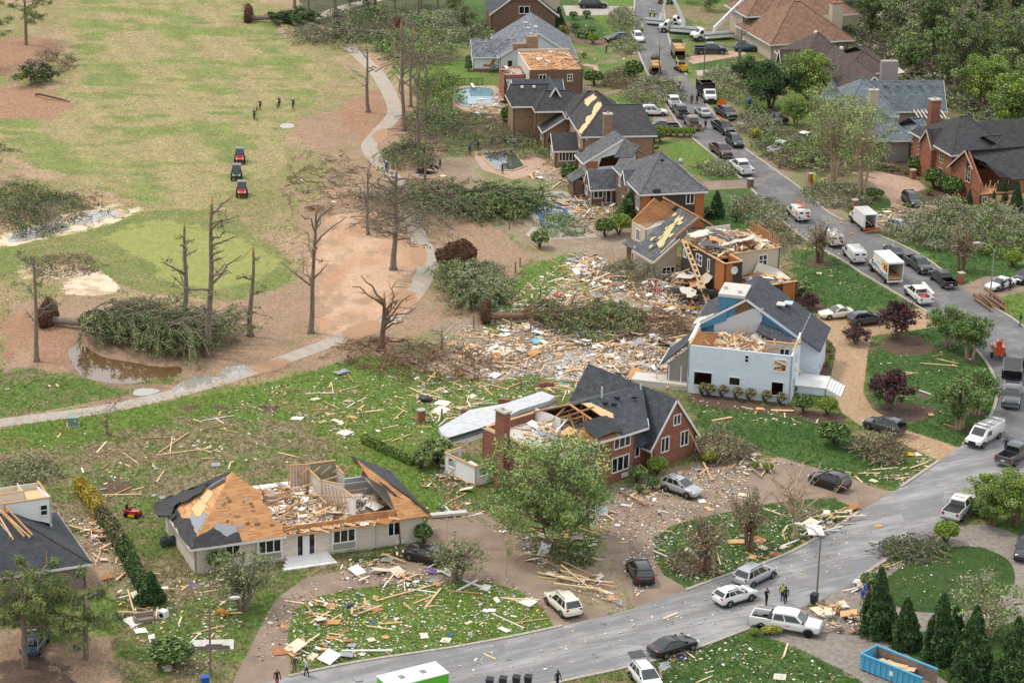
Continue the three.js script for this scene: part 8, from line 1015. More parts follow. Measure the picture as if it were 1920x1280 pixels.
function person(label,[x,z,a],o={}){
const h=o.h??1.74,k=h / 1.74,st=o.stride??0.1,bend=o.bend??0,top=lin(o.top??0x20242c),leg=lin(o.leg??0x23262e),skin=SKIN[o.skin??'a'],shoe=[0.03,0.03,0.03],sl=o.sleeve===false?skin:top;
const hip=V3(0,0.93,0),tilt=(p)=>{const d=p.clone().sub(hip);return V3(hip.x+d.x*Math.cos(bend)+d.y*Math.sin(bend),hip.y+d.y*Math.cos(bend)-d.x*Math.sin(bend),d.z);};
const ch=tilt(V3(0,1.3,0)),nk=tilt(V3(0.01,1.47,0)),hd=tilt(V3(0.04+bend*0.04,1.62,0)),C=[[hip,tilt(V3(0,1.12,0)),0.125,0.125,top],[tilt(V3(0,1.12,0)),ch,0.125,0.135,top],[nk,hd,0.055,0.06,skin]],wr=[];
for(const s of[1,-1]){
const f=s*st,hp=V3(0,0.9,s*0.09),kn=V3(f*0.6+0.03,0.48,s*0.1),an=V3(f,0.08,s*0.11);C.push([hp,kn,0.095,0.062,leg],[kn,an,0.06,0.045,leg],[an.clone().setY(0.05),an.clone().add(V3(0.15,-0.02,0.01*s)),0.045,0.04,shoe]);
const A=o.arms?.[s>0?0:1]??[[-f*0.5+0.02,-0.28,s*0.08],[-f*0.9+0.08,-0.52,s*0.08]],sh=tilt(V3(0,1.41,s*0.19)),el=sh.clone().add(V3(...A[0])),w=sh.clone().add(V3(...A[1]));C.push([tilt(V3(0,1.38,s*0.06)),sh,0.085,0.062,top],[sh,el,0.055,0.043,sl],[el,w,0.042,0.03,o.sleeve===false?skin:top]);wr.push([el,w,s]);
}
const N=44,F=mc.field,O=V3(hip.x+(hd.x)*0.4,0.87,0),S=0.93;C.forEach((c)=>{c.d=c[1].clone().sub(c[0]);c.l=c.d.lengthSq()||1e-6;});
const near=(px,py,pz,col)=>{let s=0.3,bd=9,bc=null;for(const c of C){const qx=px-c[0].x,qy=py-c[0].y,qz=pz-c[0].z,t=clamp((qx*c.d.x+qy*c.d.y+qz*c.d.z)/ c.l),d=Math.hypot(qx-c.d.x*t,qy-c.d.y*t,qz-c.d.z*t)-lerp(c[2],c[3],t);if(d<bd){bd=d;bc=c[4];}const hh=clamp(0.5+(s-d)/ 0.08);s=lerp(s,d,hh)-0.04*hh*(1-hh);}return col?bc:s;};
for(let k2=0;k2<N;k2++)for(let j=0;j<N;j++)for(let i=0;i<N;i++)F[i+j*N+k2*N*N]=-near(O.x+(i / 22-1)*S,O.y+(j / 22-1)*S,(k2 / 22-1)*S*0.62);
mc.update();const n=mc.count,P=new Float32Array(n*3),Q=new Float32Array(n*3);
for(let i=0;i<n;i++){const px=O.x+mc.positionArray[i*3]*S,py=O.y+mc.positionArray[i*3+1]*S,pz=mc.positionArray[i*3+2]*S*0.62;P.set([px,Math.max(0.003,py),pz],i*3);Q.set(near(px,py,pz,1),i*3);}
let g=new THREE.BufferGeometry();g.setAttribute('position',new THREE.BufferAttribute(P,3));g.setAttribute('color',new THREE.BufferAttribute(Q,3));g=mergeVertices(g,1e-4);g.computeVertexNormals();
const hm=new THREE.Matrix4().makeRotationZ(-bend*0.6).setPosition(hd),L=[g,tint(headG.clone().applyMatrix4(hm),skin),tint(eyesG.clone().applyMatrix4(hm),[0.02,0.015,0.01])];
for(const[e,w,s]of wr){const d=w.clone().sub(e).normalize(),q=new THREE.Quaternion().setFromUnitVectors(V3(0,-1,0),d);L.push(tint(handG.clone().scale(1,1,s).applyMatrix4(new THREE.Matrix4().compose(w,q,V3(1,1,1))),skin));}
const t=thing('person',label,'person',[x,z,0.015],a,o.group);t.scale.setScalar(k*(o.k??1));mesh('body',L,personMat,t);
const hat=o.hat;const hg=new THREE.SphereGeometry(0.118,12,6,0,6.283,0,hat?1.5:1.75).scale(0.95,1.08,0.85).translate(-0.012,0.012,0);mesh(hat?'hat':'hair',hat?[hg,cyl(0.14,0.14,0.012,12,[0.03,0.02,0])]:hg,mat(hat??o.hair??0x2a1d14,0.8),t).applyMatrix4(hm);
if(o.vest)mesh('vest',[bar(tilt(V3(0,0.98,0)).toArray(),tilt(V3(0,1.42,0)).toArray(),0.34,0.29,V3(1,0,0))],mat(o.vest,0.7),t);
return t;
}
const hips=[[[-0.05,-0.24,0.2],[0.1,-0.42,0.06]],[[-0.05,-0.24,-0.2],[0.1,-0.42,-0.06]]],fold=[[[0.06,-0.26,0.08],[0.24,-0.14,-0.12]],[[0.06,-0.26,-0.08],[0.24,-0.14,0.12]]],point=[[[0.2,-0.04,0.12],[0.46,0.05,0.16]],[[0.02,-0.28,-0.08],[0.08,-0.52,-0.08]]];
const HV=0xc8dc28;
person('officer in black uniform standing on the dusty street',[24.43,70.84,1.06],{top:0x121418,leg:0x121418,arms:fold});person('man in hi-vis yellow vest beside the officer',[26.01,69.83,1.51],{top:0x2c3a4e,leg:0x23304a,vest:HV,hair:0x6a5a48});person('man in navy shirt facing the hi-vis man',[26.26,70.51,-1.74],{top:0x1a2233,leg:0x1c2028,skin:'b'});
person('man in royal blue jacket and khaki trousers by the rubbish pile',[33.48,70.33,2.47],{top:0x1f4fa8,leg:0x9c8462,hair:0x8a8070});person('man in blue jacket half behind the olive bush',[33.85,68.92,-0.28],{top:0x2358b4,leg:0x7d6a50,hat:0x2a2c30});
person('man in dark shirt at the driveway mouth below the ranch',[-18.42,87.13,-1.49],{top:0x4a3c34,leg:0x6a5c48,hair:0x888078});person('woman in pale jacket walking along the lower kerb',[-17.34,87.69,-0.05],{top:0xa8b4c6,leg:0x15161a,stride:0.2,hair:0x7a5a3a});person('woman in black with red skirt on the lower kerb',[-19.72,89.84,1.09],{top:0x17181c,leg:0xa8323e,hair:0x9a6a44});person('dark clad man among the wheelie bins',[4.7,88.75,0.95],{top:0x17191e,leg:0x17191e,skin:'b'});
person('man in dark jacket walking on the street bend',[53.43,31.28,1.83],{top:0x16181d,leg:0x2f3f5c,stride:0.18});person('worker in black beside the dump trailer',[59.56,6.31,2.79],{top:0x15171b,leg:0x20242c});person('man in black tee and jeans beside the log pile',[62.07,-9.83,-2.78],{top:0x17191d,leg:0x5a6f92});
person('woman in black coat with white bag by the white saloon',[62.02,-22.95,1.96],{top:0x1a1c22,leg:0x20222a});person('man in dark tee by the white saloon',[63.05,-23.45,1.82],{top:0x1c1a22,leg:0x20222a,sleeve:false});
person('tree worker in yellow raincoat by the brick pier',[42.71,-69.3,0.97],{top:HV,leg:HV,hat:HV,k:0.93});person('tree worker in hi-vis stooping over branches',[43.63,-68.57,0.75],{top:HV,leg:0x23262c,bend:1.1,hat:HV,k:0.93,arms:[[[0.1,-0.28,0.04],[0.2,-0.5,0.02]],[[0.1,-0.28,-0.04],[0.2,-0.5,-0.02]]]});person('tree worker in hi-vis deep in the brush',[47.78,-75.18,2.3],{top:HV,leg:0x2c2e34,hat:0xd8d8d4,k:0.93});
person('person in blue shirt inside the torn-open upper room',[...[65.58,-65.68,1.98]],{top:0x24468c,leg:0x24262c,k:0.93});
for(const[v,o,l]of[[[23.37,-172.66,1.88],{vest:HV,top:0x2a3448,leg:0x23304a,hat:0xd8d8d4},'worker in hi-vis vest walking at the top of the street'],[[24.13,-172.32,1.13],{vest:HV,top:0x2a2c34,leg:0x23262c,hat:0xd8d8d4},'second worker in hi-vis crossing the top of the street'],[[21.48,-160.45,1.61],{top:HV,leg:0x30343a,hat:0xd8d8d4},'worker in hi-vis behind the white suv at the street top'],[[26.28,-136.71,0.77],{vest:HV,top:0x2a2c34,hat:HV},'worker in hi-vis beside the green chip trailer'],[[26.24,-123.54,2.43],{top:HV,leg:0x23262c,hat:HV},'worker in hi-vis behind the felled trunk'],[[24.49,-117.9,0.53],{top:HV,leg:HV,hat:HV},'worker in yellow waterproofs beside the felled trunk'],[[25.73,-118.7,2.14],{top:0x1c2c4c,leg:0x2a2c30,hair:0xc8c4bc},'man in navy reaching toward the felled trunk'],[[27.53,-112.52,1.57],{top:0x1e2a22,leg:0x1c1e22},'dark clad man beside the dump truck'],[[28.38,-112.6,2.5],{top:0x17181c,leg:0x1c1e22},'man in black beside the dump truck'],[[14.83,-144.87,3.04],{top:0x17191e,leg:0x3a3a3e,hair:0xc4beb4},'lone man on the worn lawn by the curved walk'],[[28.82,-97.36,2.4],{top:0x1f2636,leg:0x20242c},'man walking a dog beside the taupe pickup'],
[[-5.73,-82.3,0.41],{top:0x1b2238,leg:0x1b2030},'person in navy at the pool paving corner'],[[-3.78,-83.93,1.21],{top:0x17181c,leg:0xa82a30,arms:hips},'person in black top and red trousers by the pool'],[[-2.84,-84.3,1.32],{top:0xb5b0a8,leg:0x8a8070,arms:point},'person in pale shirt pointing by the pool'],[[-1.81,-84.39,2.48],{top:0x1c2a48,leg:0xa89a80,arms:point},'person in navy top pointing by the pool'],[[-1.02,-84.47,1.69],{top:0x7a8494,leg:0x1d2030,arms:hips},'person in grey top with hands on hips by the pool'],[[-0.31,-84.53,1.67],{top:0x8a94a2,leg:0x1d2030},'person in light grey top beside the one with hands on hips'],[[-6.94,-80.18,0.56],{top:0x1e3a70,leg:0x2a2c34},'person in blue behind the branches near the pool'],[[-1.96,-70.57,1.4],{top:0x15161a,leg:0x15161a,stride:0.16},'officer in black walking along the pool paving'],[[-10.99,-72.53,2.62],{top:0x1c2c58,leg:0x1c2030},'person in blue by the black wreckage']])person(l,v,{k:0.95,...o});
// riders pushing bicycles on the fairway
function bicycle(label,[x,z,a],c,k=0.95){const t=thing('bicycle',label,'bicycle',[x,z],a);t.scale.setScalar(k);for(const s of[-0.52,0.52]){const w=new THREE.Group();w.name='wheel';w.position.set(s,0.34,0);t.add(w);mesh('tyre',new THREE.TorusGeometry(0.32,0.025,5,18),tyreM,w);mesh('spokes',Array.from({length:6},(_,i)=>box(-0.005,-0.31,-0.005,0.005,0.31,0.005).rotateZ(i*0.52)),rimM,w);}mesh('frame',[[[-0.52,0.34,0],[-0.1,0.32,0]],[[-0.1,0.32,0],[-0.22,0.85,0]],[[-0.52,0.34,0],[-0.2,0.78,0]],[[-0.2,0.78,0],[0.35,0.8,0]],[[-0.1,0.32,0],[0.36,0.72,0]],[[0.33,0.95,0],[0.52,0.34,0]]].map(([p,q])=>bar(p,q,0.04,0.04)),c,t);mesh('saddle',box(-0.34,0.86,-0.06,-0.1,0.91,0.06),trimM,t);mesh('handlebar',bar([0.32,0.98,-0.26],[0.32,0.98,0.26],0.03,0.03),trimM,t);}
for(const[v,bv,o,c,l]of[[[-40.26,-96.84,1.14],[-39.99,-96.55,1.12],{top:0x15161a,leg:0x2a2c34},M.steel,'black top on the fairway'],[[-39.92,-102.55,1.76],[-40.35,-101.87,1.63],{top:0x17181d,leg:0x1c1e24,hat:0xb8bcc0},PT.red,'black clothes and white helmet on the fairway'],[[-37.12,-104.42,1.62],[-37.3,-103.76,1.78],{top:0x1a1b22,leg:0x1c1e24},PT.maroon,'dark hoodie on the fairway'],[[-34.92,-103.98,1.49],[-34.87,-103.34,1.49],{top:0x1b2238,leg:0x1c1e24,hat:0xb8bcc0},PT.black,'navy top and white helmet on the fairway'],[[-18.64,-70.21,1.38],[-18.46,-69.68,1.33],{top:0x1c2c58,leg:0x3a3c42,hat:0xd0d2d2},PT.grey,'blue top on the cart path']]){person('cyclist in '+l+' holding a bicycle',v,{k:0.95,arms:point,...o});bicycle('bicycle held by the cyclist in '+l,bv,c);}

// ---------------------------------------------------------------- wreckage: loose boards, sheets and scraps
const DB={boards:[],sheets:[],scraps:[],tufts:[]},RD=rng(2024);
const COLS={board:[0xd2b48a,0xc9a678,0xdcc4a0,0xb08a5e,0xd8bb92,0xdcd9d2,0x8a7a68],sheet:[0xd9d6cf,0xc9c3b6,0xcaa06c,0xb98a58,0xe0dedb,0x9c6b44,0x8f9398,0xd8c8ae],scrap:[0xe2e0da,0xcfc9bd,0xe2dccd,0xd2b48a,0x2e3033,0xd2a29c,0x8c7a68,0xd8c29e,0x55585c,0x9aa6ae]};
for(const k in COLS)COLS[k]=COLS[k].map((h)=>new THREE.Color(h));
COLS.pale=[0xe6e3dc,0xdcd5c6,0xe9e7e3,0xd8c9ac].map((h)=>new THREE.Color(h));COLS.bright=[0x2a62b0,0xb02a2a,0x3a8a8e,0xd9a030,0x6a5aa0,0x2f6a3a,0x1e2a50].map((h)=>new THREE.Color(h));
// poly in world metres; d = pieces per square metre of [boards, sheets, scraps, tufts]; y = height of the surface
function wreck(where,poly,d,o={}){
const y=o.y??0.01,hump=o.hump??0;let x0=1e9,x1=-1e9,z0=1e9,z1=-1e9,A=0,cx=0,cz=0;
poly.forEach((p,i)=>{x0=Math.min(x0,p[0]);x1=Math.max(x1,p[0]);z0=Math.min(z0,p[1]);z1=Math.max(z1,p[1]);const q=poly[(i+1)% poly.length];A+=(p[0]*q[1]-q[0]*p[1])/ 2;cx+=p[0]/ poly.length;cz+=p[1]/ poly.length;});A=Math.abs(A);
const spot=()=>{for(let i=0;i<60;i++){const p=[lerp(x0,x1,RD()),lerp(z0,z1,RD())];if(inside(p,poly)&&vn(p[0]*0.45+3,p[1]*0.45)*0.6+vn(p[0]*1.3,p[1]*1.3)*0.5-0.12>RD()*0.75)return p;}return[cx,cz];};
const high=(p)=>hump?hump*Math.pow(1-clamp(Math.hypot((p[0]-cx)/(x1-x0),(p[1]-cz)/(z1-z0))*2),0.7)*RD():0;
const pick=(a,k=1)=>{const b=RD()<(o.bright??0.02)*k?COLS.bright:a;return b[RD()*b.length|0];};
for(let i=0;i<A*d[0];i++){const p=spot(),L=(0.4+Math.pow(RD(),2.4)*3.2)*(o.long??1);DB.boards.push({x:p[0],z:p[1],y:y+0.04+high(p),a:o.dir !==undefined?o.dir+(RD()-0.5)*0.8:RD()*3.14,t:(RD()-0.5)*(hump?0.5:0.07),s:[L,0.05+RD()*0.06,0.08+RD()*0.12],c:COLS.board[RD()*COLS.board.length|0],w:where,size:L});}
for(let i=0;i<A*(d[1]??0);i++){const p=spot(),L=0.3+RD()*RD()*1.3+(RD()<0.07?0.3+RD()*0.8:0);DB.sheets.push({x:p[0],z:p[1],y:y+0.04+high(p),a:RD()*6.28,t:(RD()-0.5)*(hump?0.9:0.12),s:[L,0.025+RD()*0.03,L*(0.4+RD()*0.6)],c:pick(o.pale&&RD()<0.7?COLS.pale:COLS.sheet),w:where,size:L});}
for(let i=0;i<A*(d[2]??0)*4.5;i++){const p=spot(),L=0.06+RD()*RD()*0.3;DB.scraps.push({x:p[0],z:p[1],y:y+0.03+high(p),a:RD()*6.28,t:(RD()-0.5)*0.8,s:[L,0.03+RD()*0.06,L*(0.4+RD()*0.6)],c:pick(COLS.scrap,0.3),w:where});}
}
const onHouse=(o,deg,list)=>list.map(([x,z])=>{const a=rad(deg);return[o[0]+x*Math.cos(a)-z*Math.sin(a),o[1]+x*Math.sin(a)+z*Math.cos(a)];});
wreck('on the back lawn of the ranch house',[[-49.16,43.99],[-45.03,42.3],[-37.22,34.43],[-31.12,27.85],[-23.44,22.53],[-18.52,25.42],[-14.57,32.95],[-18.9,36.24],[-22.03,39.39],[-28.39,42.68],[-35.24,45.23],[-34.45,55.36],[-37.44,52.9],[-44.46,45.81]],[0.09,0.03,0.35]);
wreck('on the green slope below the cart path',[[-36.11,29.75],[-31.65,23.08],[-26.39,16.08],[-19.42,12.16],[-10.98,9.83],[-5.84,18.04],[-7.79,30.98],[-12.15,35.81],[-15.71,33.03],[-20.72,27.16],[-27.66,27.62]],[0.16,0.05,0.6]);
wreck('on the turf by the transformer box',[[-53.23,39.92],[-46.96,30.46],[-36.5,26.62],[-34.96,34.28],[-45.26,40.87],[-52.42,44.19]],[0.03,0.01,0.2]);
wreck('on the littered ground behind the red brick house',[[-10.98,9.83],[-3.72,3.95],[6.34,-0.46],[10.02,4.78],[11.75,9.99],[6.14,18.06],[0.16,19.29],[-4.55,22.07],[-7.32,27.85],[-10.28,26.47]],[0.55,0.16,1.8],{bright:0.05});
wreck('on the muddy slope beside the toppled trees',[[-8.84,0.64],[-3.94,-7.33],[1.18,-19.8],[6.68,-33.2],[9.51,-35.69],[8.56,-20.36],[12.91,-8.56],[9.47,1.17],[0.03,3.68],[-6.17,5.93]],[0.6,0.25,1.8],{bright:0.05});
wreck('in the wreckage field before the sheathed house',[[5.96,-30.92],[10.86,-33.53],[15.96,-20.92],[18.66,-21.13],[24.49,-17.42],[22.8,-11.26],[18.12,-8.95],[15.07,-14.68],[9.21,-19.36]],[1.1,1.3,5.5],{hump:1.3,bright:0.12});
wreck('in the rubbish around the pale blue house deck',[[9.44,3.01],[15.37,-4.88],[20.73,-9.14],[20.48,7.63],[19.76,15.45],[14.7,13.25],[10.52,10.08]],[1.2,0.7,5],{hump:0.8,bright:0.06});
wreck('across the rubble ground between the wrecked houses',[[-3.79,0.27],[2.52,-15.77],[9.23,-20.41],[18.12,-8.95],[20.97,-1.51],[19.8,14.6],[11.68,12.6],[4.99,10.46],[-1.13,10.89]],[0.5,0.3,3.2],{hump:0.35,bright:0.05});
wreck('in the heap between the grey roofed house and the pools',[[4.72,-59.49],[9.94,-59.93],[13.58,-56.4],[15.55,-49.12],[9.63,-42.64],[7.59,-50.91]],[0.6,0.4,3],{hump:0.6,bright:0.08});
wreck('beside the pink paved pool',[[1.32,-72.5],[4.81,-78.38],[7.87,-73.07],[7.01,-64.9],[3.24,-64.58]],[0.3,0.2,1.2],{hump:0.4});
wreck('in the timber heap beside the tan brick house',[[-8.03,-109.13],[-0.93,-111.45],[-0.94,-94.01],[-2.34,-89.36],[-5.66,-95.1]],[0.5,0.35,1.5],{hump:1.6,bright:0.06});
wreck('around the kidney pool',[[-6.81,-110.89],[-1,-119.85],[-0.06,-108.26],[-5.81,-102.89]],[0.3,0.25,1.2],{bright:0.08});
wreck('by the sheathed house wall',[[18.35,-29.68],[22.95,-25.69],[25.03,-15.43],[20.83,-11.11],[17.23,-18.94]],[0.9,1.2,5],{hump:2.4,bright:0.12});
wreck('along the side drive of the garage house',[[-43.46,55.25],[-41.04,53.78],[-38.33,59.46],[-36.58,64.36],[-37.24,66.83],[-40.13,64.56]],[0.4,0.35,2.4],{hump:0.4});
wreck('at the foot of the long hedge',[[-37.72,68.65],[-33.63,67.22],[-32.34,71.28],[-32.56,76.99],[-34.98,77.13],[-36.37,72.67]],[0.5,0.35,2],{hump:0.6,bright:0.05});
wreck('on the lawn beside the dark juniper',[[-33.15,68.98],[-29.07,65.14],[-23.52,69.61],[-24.58,83.08],[-27.27,88.42],[-32.33,85.6],[-34.34,78.2]],[0.12,0.1,1.4],{bright:0.05});
wreck('on the front lawn inside the horseshoe drive',[[-18.85,85.92],[-19.53,75.14],[-15.42,70.55],[-9.53,68.21],[-1.51,67.75],[3.09,72.74],[4.06,76.29],[-3.19,80.31],[-12.13,83.88]],[0.13,0.1,2.0],{bright:0.03});
wreck('in the carpet and plaster heap by the lower kerb',[[-19.26,81.19],[-14.79,79.86],[-11.71,82.91],[-15.36,85.21],[-18.7,84.87]],[0.25,0.6,1.8],{hump:0.4});wreck('in the rubbish row at the lawn top',[[-19.28,72.28],[-13.44,70.21],[-12.18,74.73],[-16.87,77.78]],[0.4,0.45,2],{hump:0.5,bright:0.06});
wreck('along the front wall of the ranch house',[[-15.93,63.15],[-7.82,60.18],[-5.11,63.74],[-4.5,67.33],[-9.45,69.98],[-15.6,67.97]],[0.35,0.25,2],{hump:0.25,bright:0.05});
wreck('on the pebbled drive before the ranch',[[-22,85.04],[-21.98,75.28],[-18.62,68.14],[-9.66,65.23],[-0.47,65.9],[4.57,72.65],[4.06,75.51],[-0.95,68.31],[-8.52,68.16],[-17.39,71.01],[-19.78,75.16],[-19.17,84.89]],[0.02,0.03,0.9]);
wreck('in the timber drift under the leafy front tree',[[-3.83,52.84],[0.46,55.86],[2.58,63.29],[7.23,61.79],[9.95,56.58],[10.66,49.96],[8.03,46.02],[2.58,55.73]],[0.5,0.16,2.4],{hump:0.3,long:1.2});
wreck('in the long timber stack beside the cream suv',[[2.58,63.29],[8.7,65.37],[11.79,72.25],[9.03,72.97],[5.62,67.94]],[0.8,0.16,1.6],{hump:0.5,long:1.5,dir:0.5});
wreck('beside the sunroom ruin',[[-9.24,51.17],[-4.52,46.8],[0.45,53.9],[-0.58,57.21],[-3.85,52.18],[-6.43,54.97],[-7.96,56.36]],[0.35,0.15,1],{});wreck('beside the leaning fence panel',[[-9.64,41.49],[-4.21,36.78],[-2.69,42.48],[-5.04,47.52],[-8.37,45.65]],[0.4,0.3,1.8],{hump:0.4});
wreck('on the pebbled drive of the red brick house',[[10.81,44.46],[21.18,36.63],[26.34,35.57],[24.5,45],[15.29,54.97],[14.28,66.25],[12.07,71.08],[10.51,55.26]],[0.07,0.06,1.8]);wreck('on the bed before the brick gable',[[10.77,45.85],[20.04,36.71],[26.51,33.32],[29.69,36.09],[26.05,39.24],[19.24,41.11],[15.04,48.34]],[0.5,0.16,1.6],{hump:0.2});
wreck('on the lawn under the brown twiggy trees',[[14.73,55.65],[20.85,50.68],[28.73,46.81],[34.54,48.5],[26.56,59.41],[17.27,67.27],[15.41,63.77]],[0.22,0.12,1.5]);wreck('in the kerbside heap by the pale stump',[[29.32,52.16],[35.23,47.1],[36.09,49.08],[32.34,53.95],[28.89,56.74]],[0.9,0.5,2],{hump:0.7,dir:-0.6});
wreck('on the verge by the shiny black crossover',[[24.33,31.95],[30.82,36.02],[38.45,38.46],[44.31,36.63],[40.9,41.17],[36.02,40.05],[29.69,36.09]],[0.3,0.1,0.9]);wreck('on the verge by the shiny crossover street end',[[39.16,32.5],[45.35,29.06],[45.87,33.57],[41.55,40.42],[37.32,38.53]],[0.5,0.12,0.8],{dir:-0.5});
wreck('on the dusty lower street',[[-17.97,87.92],[-3.16,81.38],[12.51,72.78],[27.55,59.98],[37.43,46.96],[40.72,46.76],[31.16,65.28],[21.28,75.11],[12.13,83.2],[-2.05,89.11]],[0.004,0.008,0.22]);
wreck('in the kerb heap before the oval lawn',[[32.18,67.6],[35.48,63.21],[40.22,58.6],[38.75,61.8],[35.12,66.25],[33.38,68.12]],[0.9,0.5,2.4],{hump:0.7,dir:-0.5});wreck('in the rubbish pile beside the white crew-cab truck',[[28.67,72.44],[30.66,70.03],[33.29,73.32],[32.4,76.71],[29.95,76.85]],[0.7,1.2,3],{hump:1.2});
wreck('on the corner lawn by the dumpster',[[13.56,83.13],[20.1,77.94],[25.77,79.8],[30.83,86.35],[13.34,88.29]],[0.02,0.02,0.9]);wreck('on the verge of the lower street corner',[[13.56,83.13],[19.13,77.99],[22.1,77.28],[18.51,80.2],[13.9,86.23]],[0.2,0.2,1.2]);
wreck('on the oval lawn',[[36.73,65.56],[42.42,57.84],[48.46,59.37],[47.95,65.51],[41.61,70.57],[37.15,70.24]],[0,0,0.25]);wreck('on the mulch before the pale blue wall',[[19.97,17.12],[31.01,21.31],[37.73,24.87],[30.65,25.34],[20.34,21.21]],[0.12,0.05,0.6]);
wreck('on the yard of the pale blue house',[[42.53,4.29],[53.75,-3.86],[54.67,10.5],[47.92,27.34],[42.08,18.11]],[0.03,0.01,0.12]);wreck('on the lawn behind the box truck',[[36.1,-35.52],[43.82,-29.47],[45.99,-19.04],[38.58,-18.48]],[0.04,0.01,0.2]);
wreck('in the kerbside timber heap on the pinkish drive',[[50.07,-55.67],[54.09,-61.07],[55.3,-56.1],[52.63,-49.72],[50.06,-49.51]],[1.2,0.5,2],{hump:1.1});wreck('by the smashed wall of the orange brick house',[[58.84,-57.65],[67.65,-57.13],[67.03,-53.34],[58.23,-53.36]],[0.3,0.1,0.5],{});wreck('on the verge near the wrapped vans',[[28.86,-64.13],[35.26,-59.49],[42.47,-42.94],[44.57,-36.19],[38.92,-35.75],[34.24,-47.02]],[0.05,0.03,0.5]);
wreck('on the rough beside the clay',[[-32.42,-66.84],[-23.37,-67.63],[-19.32,-49.92],[-26.54,-49.32]],[0.02,0.01,0.2]);wreck('on the lawn by the bunker',[[-57.97,14.84],[-50.23,17.72],[-50.03,25.93],[-55.5,27.89]],[0.02,0.01,0.1]);wreck('around the black wreckage by the cart path',[[-15.04,-68.35],[-10.57,-71.46],[-9.56,-63.49],[-13.95,-60.49]],[0.2,0.15,0.8]);wreck('on the far lawns',[[8.14,-172.29],[20.63,-173.64],[22.77,-113.72],[13.43,-112.83]],[0.005,0.003,0.12]);wreck('on the bend of the lower verge',[[48.98,39.24],[55.4,34.45],[53.88,43.18],[49.75,44.83]],[0.15,0.05,0.5]);
// storeys piled with broken rooms
wreck('on the opened attic of the ranch house',onHouse([-29.6,67.1],-22.5,[[8.5,-0.6],[16,-0.6],[16,-8],[12,-10.2],[8.5,-10.2]]),[1.2,2.4,9],{y:3.0,hump:1.5,bright:0.03,pale:1});wreck('on the floor of the opened ranch rooms',onHouse([-29.6,67.1],-22.5,[[16.6,-0.8],[22,-0.8],[22,-9],[16.6,-9]]),[0.9,1.2,4],{y:1.42,hump:1.3,pale:1});wreck('along the torn ranch eave',onHouse([-29.6,67.1],-22.5,[[9,0.55],[20.4,0.55],[20.4,0],[9,0]]),[0.6,0.9,6],{y:2.95});
wreck('on the open top floor of the red brick house',onHouse([15,38.5],-42,[[-10,-0.6],[-4,-0.6],[-4,-8],[-10,-8]]),[1.2,1.2,4],{y:4.75,hump:0.9});wreck('on the swept attic of the red brick house',onHouse([15,38.5],-42,[[-15,-0.5],[-10,-0.5],[-10,-9],[-15,-9]]),[0.3,0.2,1],{y:4.75});
wreck('on the open top of the pale blue house',onHouse([19.9,15.5],14,[[0.4,-0.4],[8,-0.4],[8,-6.2],[0.4,-6.2]]),[1.3,1.2,6],{y:5.15,hump:0.9});wreck('on the open bedroom floor of the pale blue house',onHouse([19.9,15.5],14,[[8.3,-0.4],[11.4,-0.4],[11.4,-6],[8.3,-6]]),[0.5,0.8,3],{y:2.95,hump:0.4});
wreck('on the attic floor of the sheathed house',onHouse([25.9,-13.2],-27,[[0.3,-3.3],[9.4,-3.3],[9.4,-10.2],[0.3,-10.2]]),[1.4,1.5,8],{y:5.75,hump:1.7,bright:0.08});wreck('on the caved-in garage of the sheathed house',onHouse([25.9,-13.2],-27,[[3.6,1.3],[9.4,1.3],[9.4,-2.8],[3.6,-2.8]]),[0.5,0.9,3],{y:2.85,hump:0.5});
wreck('on the sheared attic of the roofless brick house',onHouse([1.7,-108.8],-9,[[0.4,-0.5],[8.2,-0.5],[8.2,-11.8],[0.4,-11.8]]),[0.3,0.2,0.9],{y:5.8});wreck('on the ledge of the roofless brick annexe',onHouse([1.7,-108.8],-9,[[-3.2,-4],[0,-4],[0,-8.8],[-3.2,-8.8]]),[0.5,0.8,2],{y:4.0,hump:0.4});wreck('on the smashed upper storey of the garage house',onHouse([-39.39,70.72],-24.5,[[-14,-4],[-6,-4],[-6,-9],[-14,-9]]),[0.5,0.5,3],{y:4.45,hump:0.4});
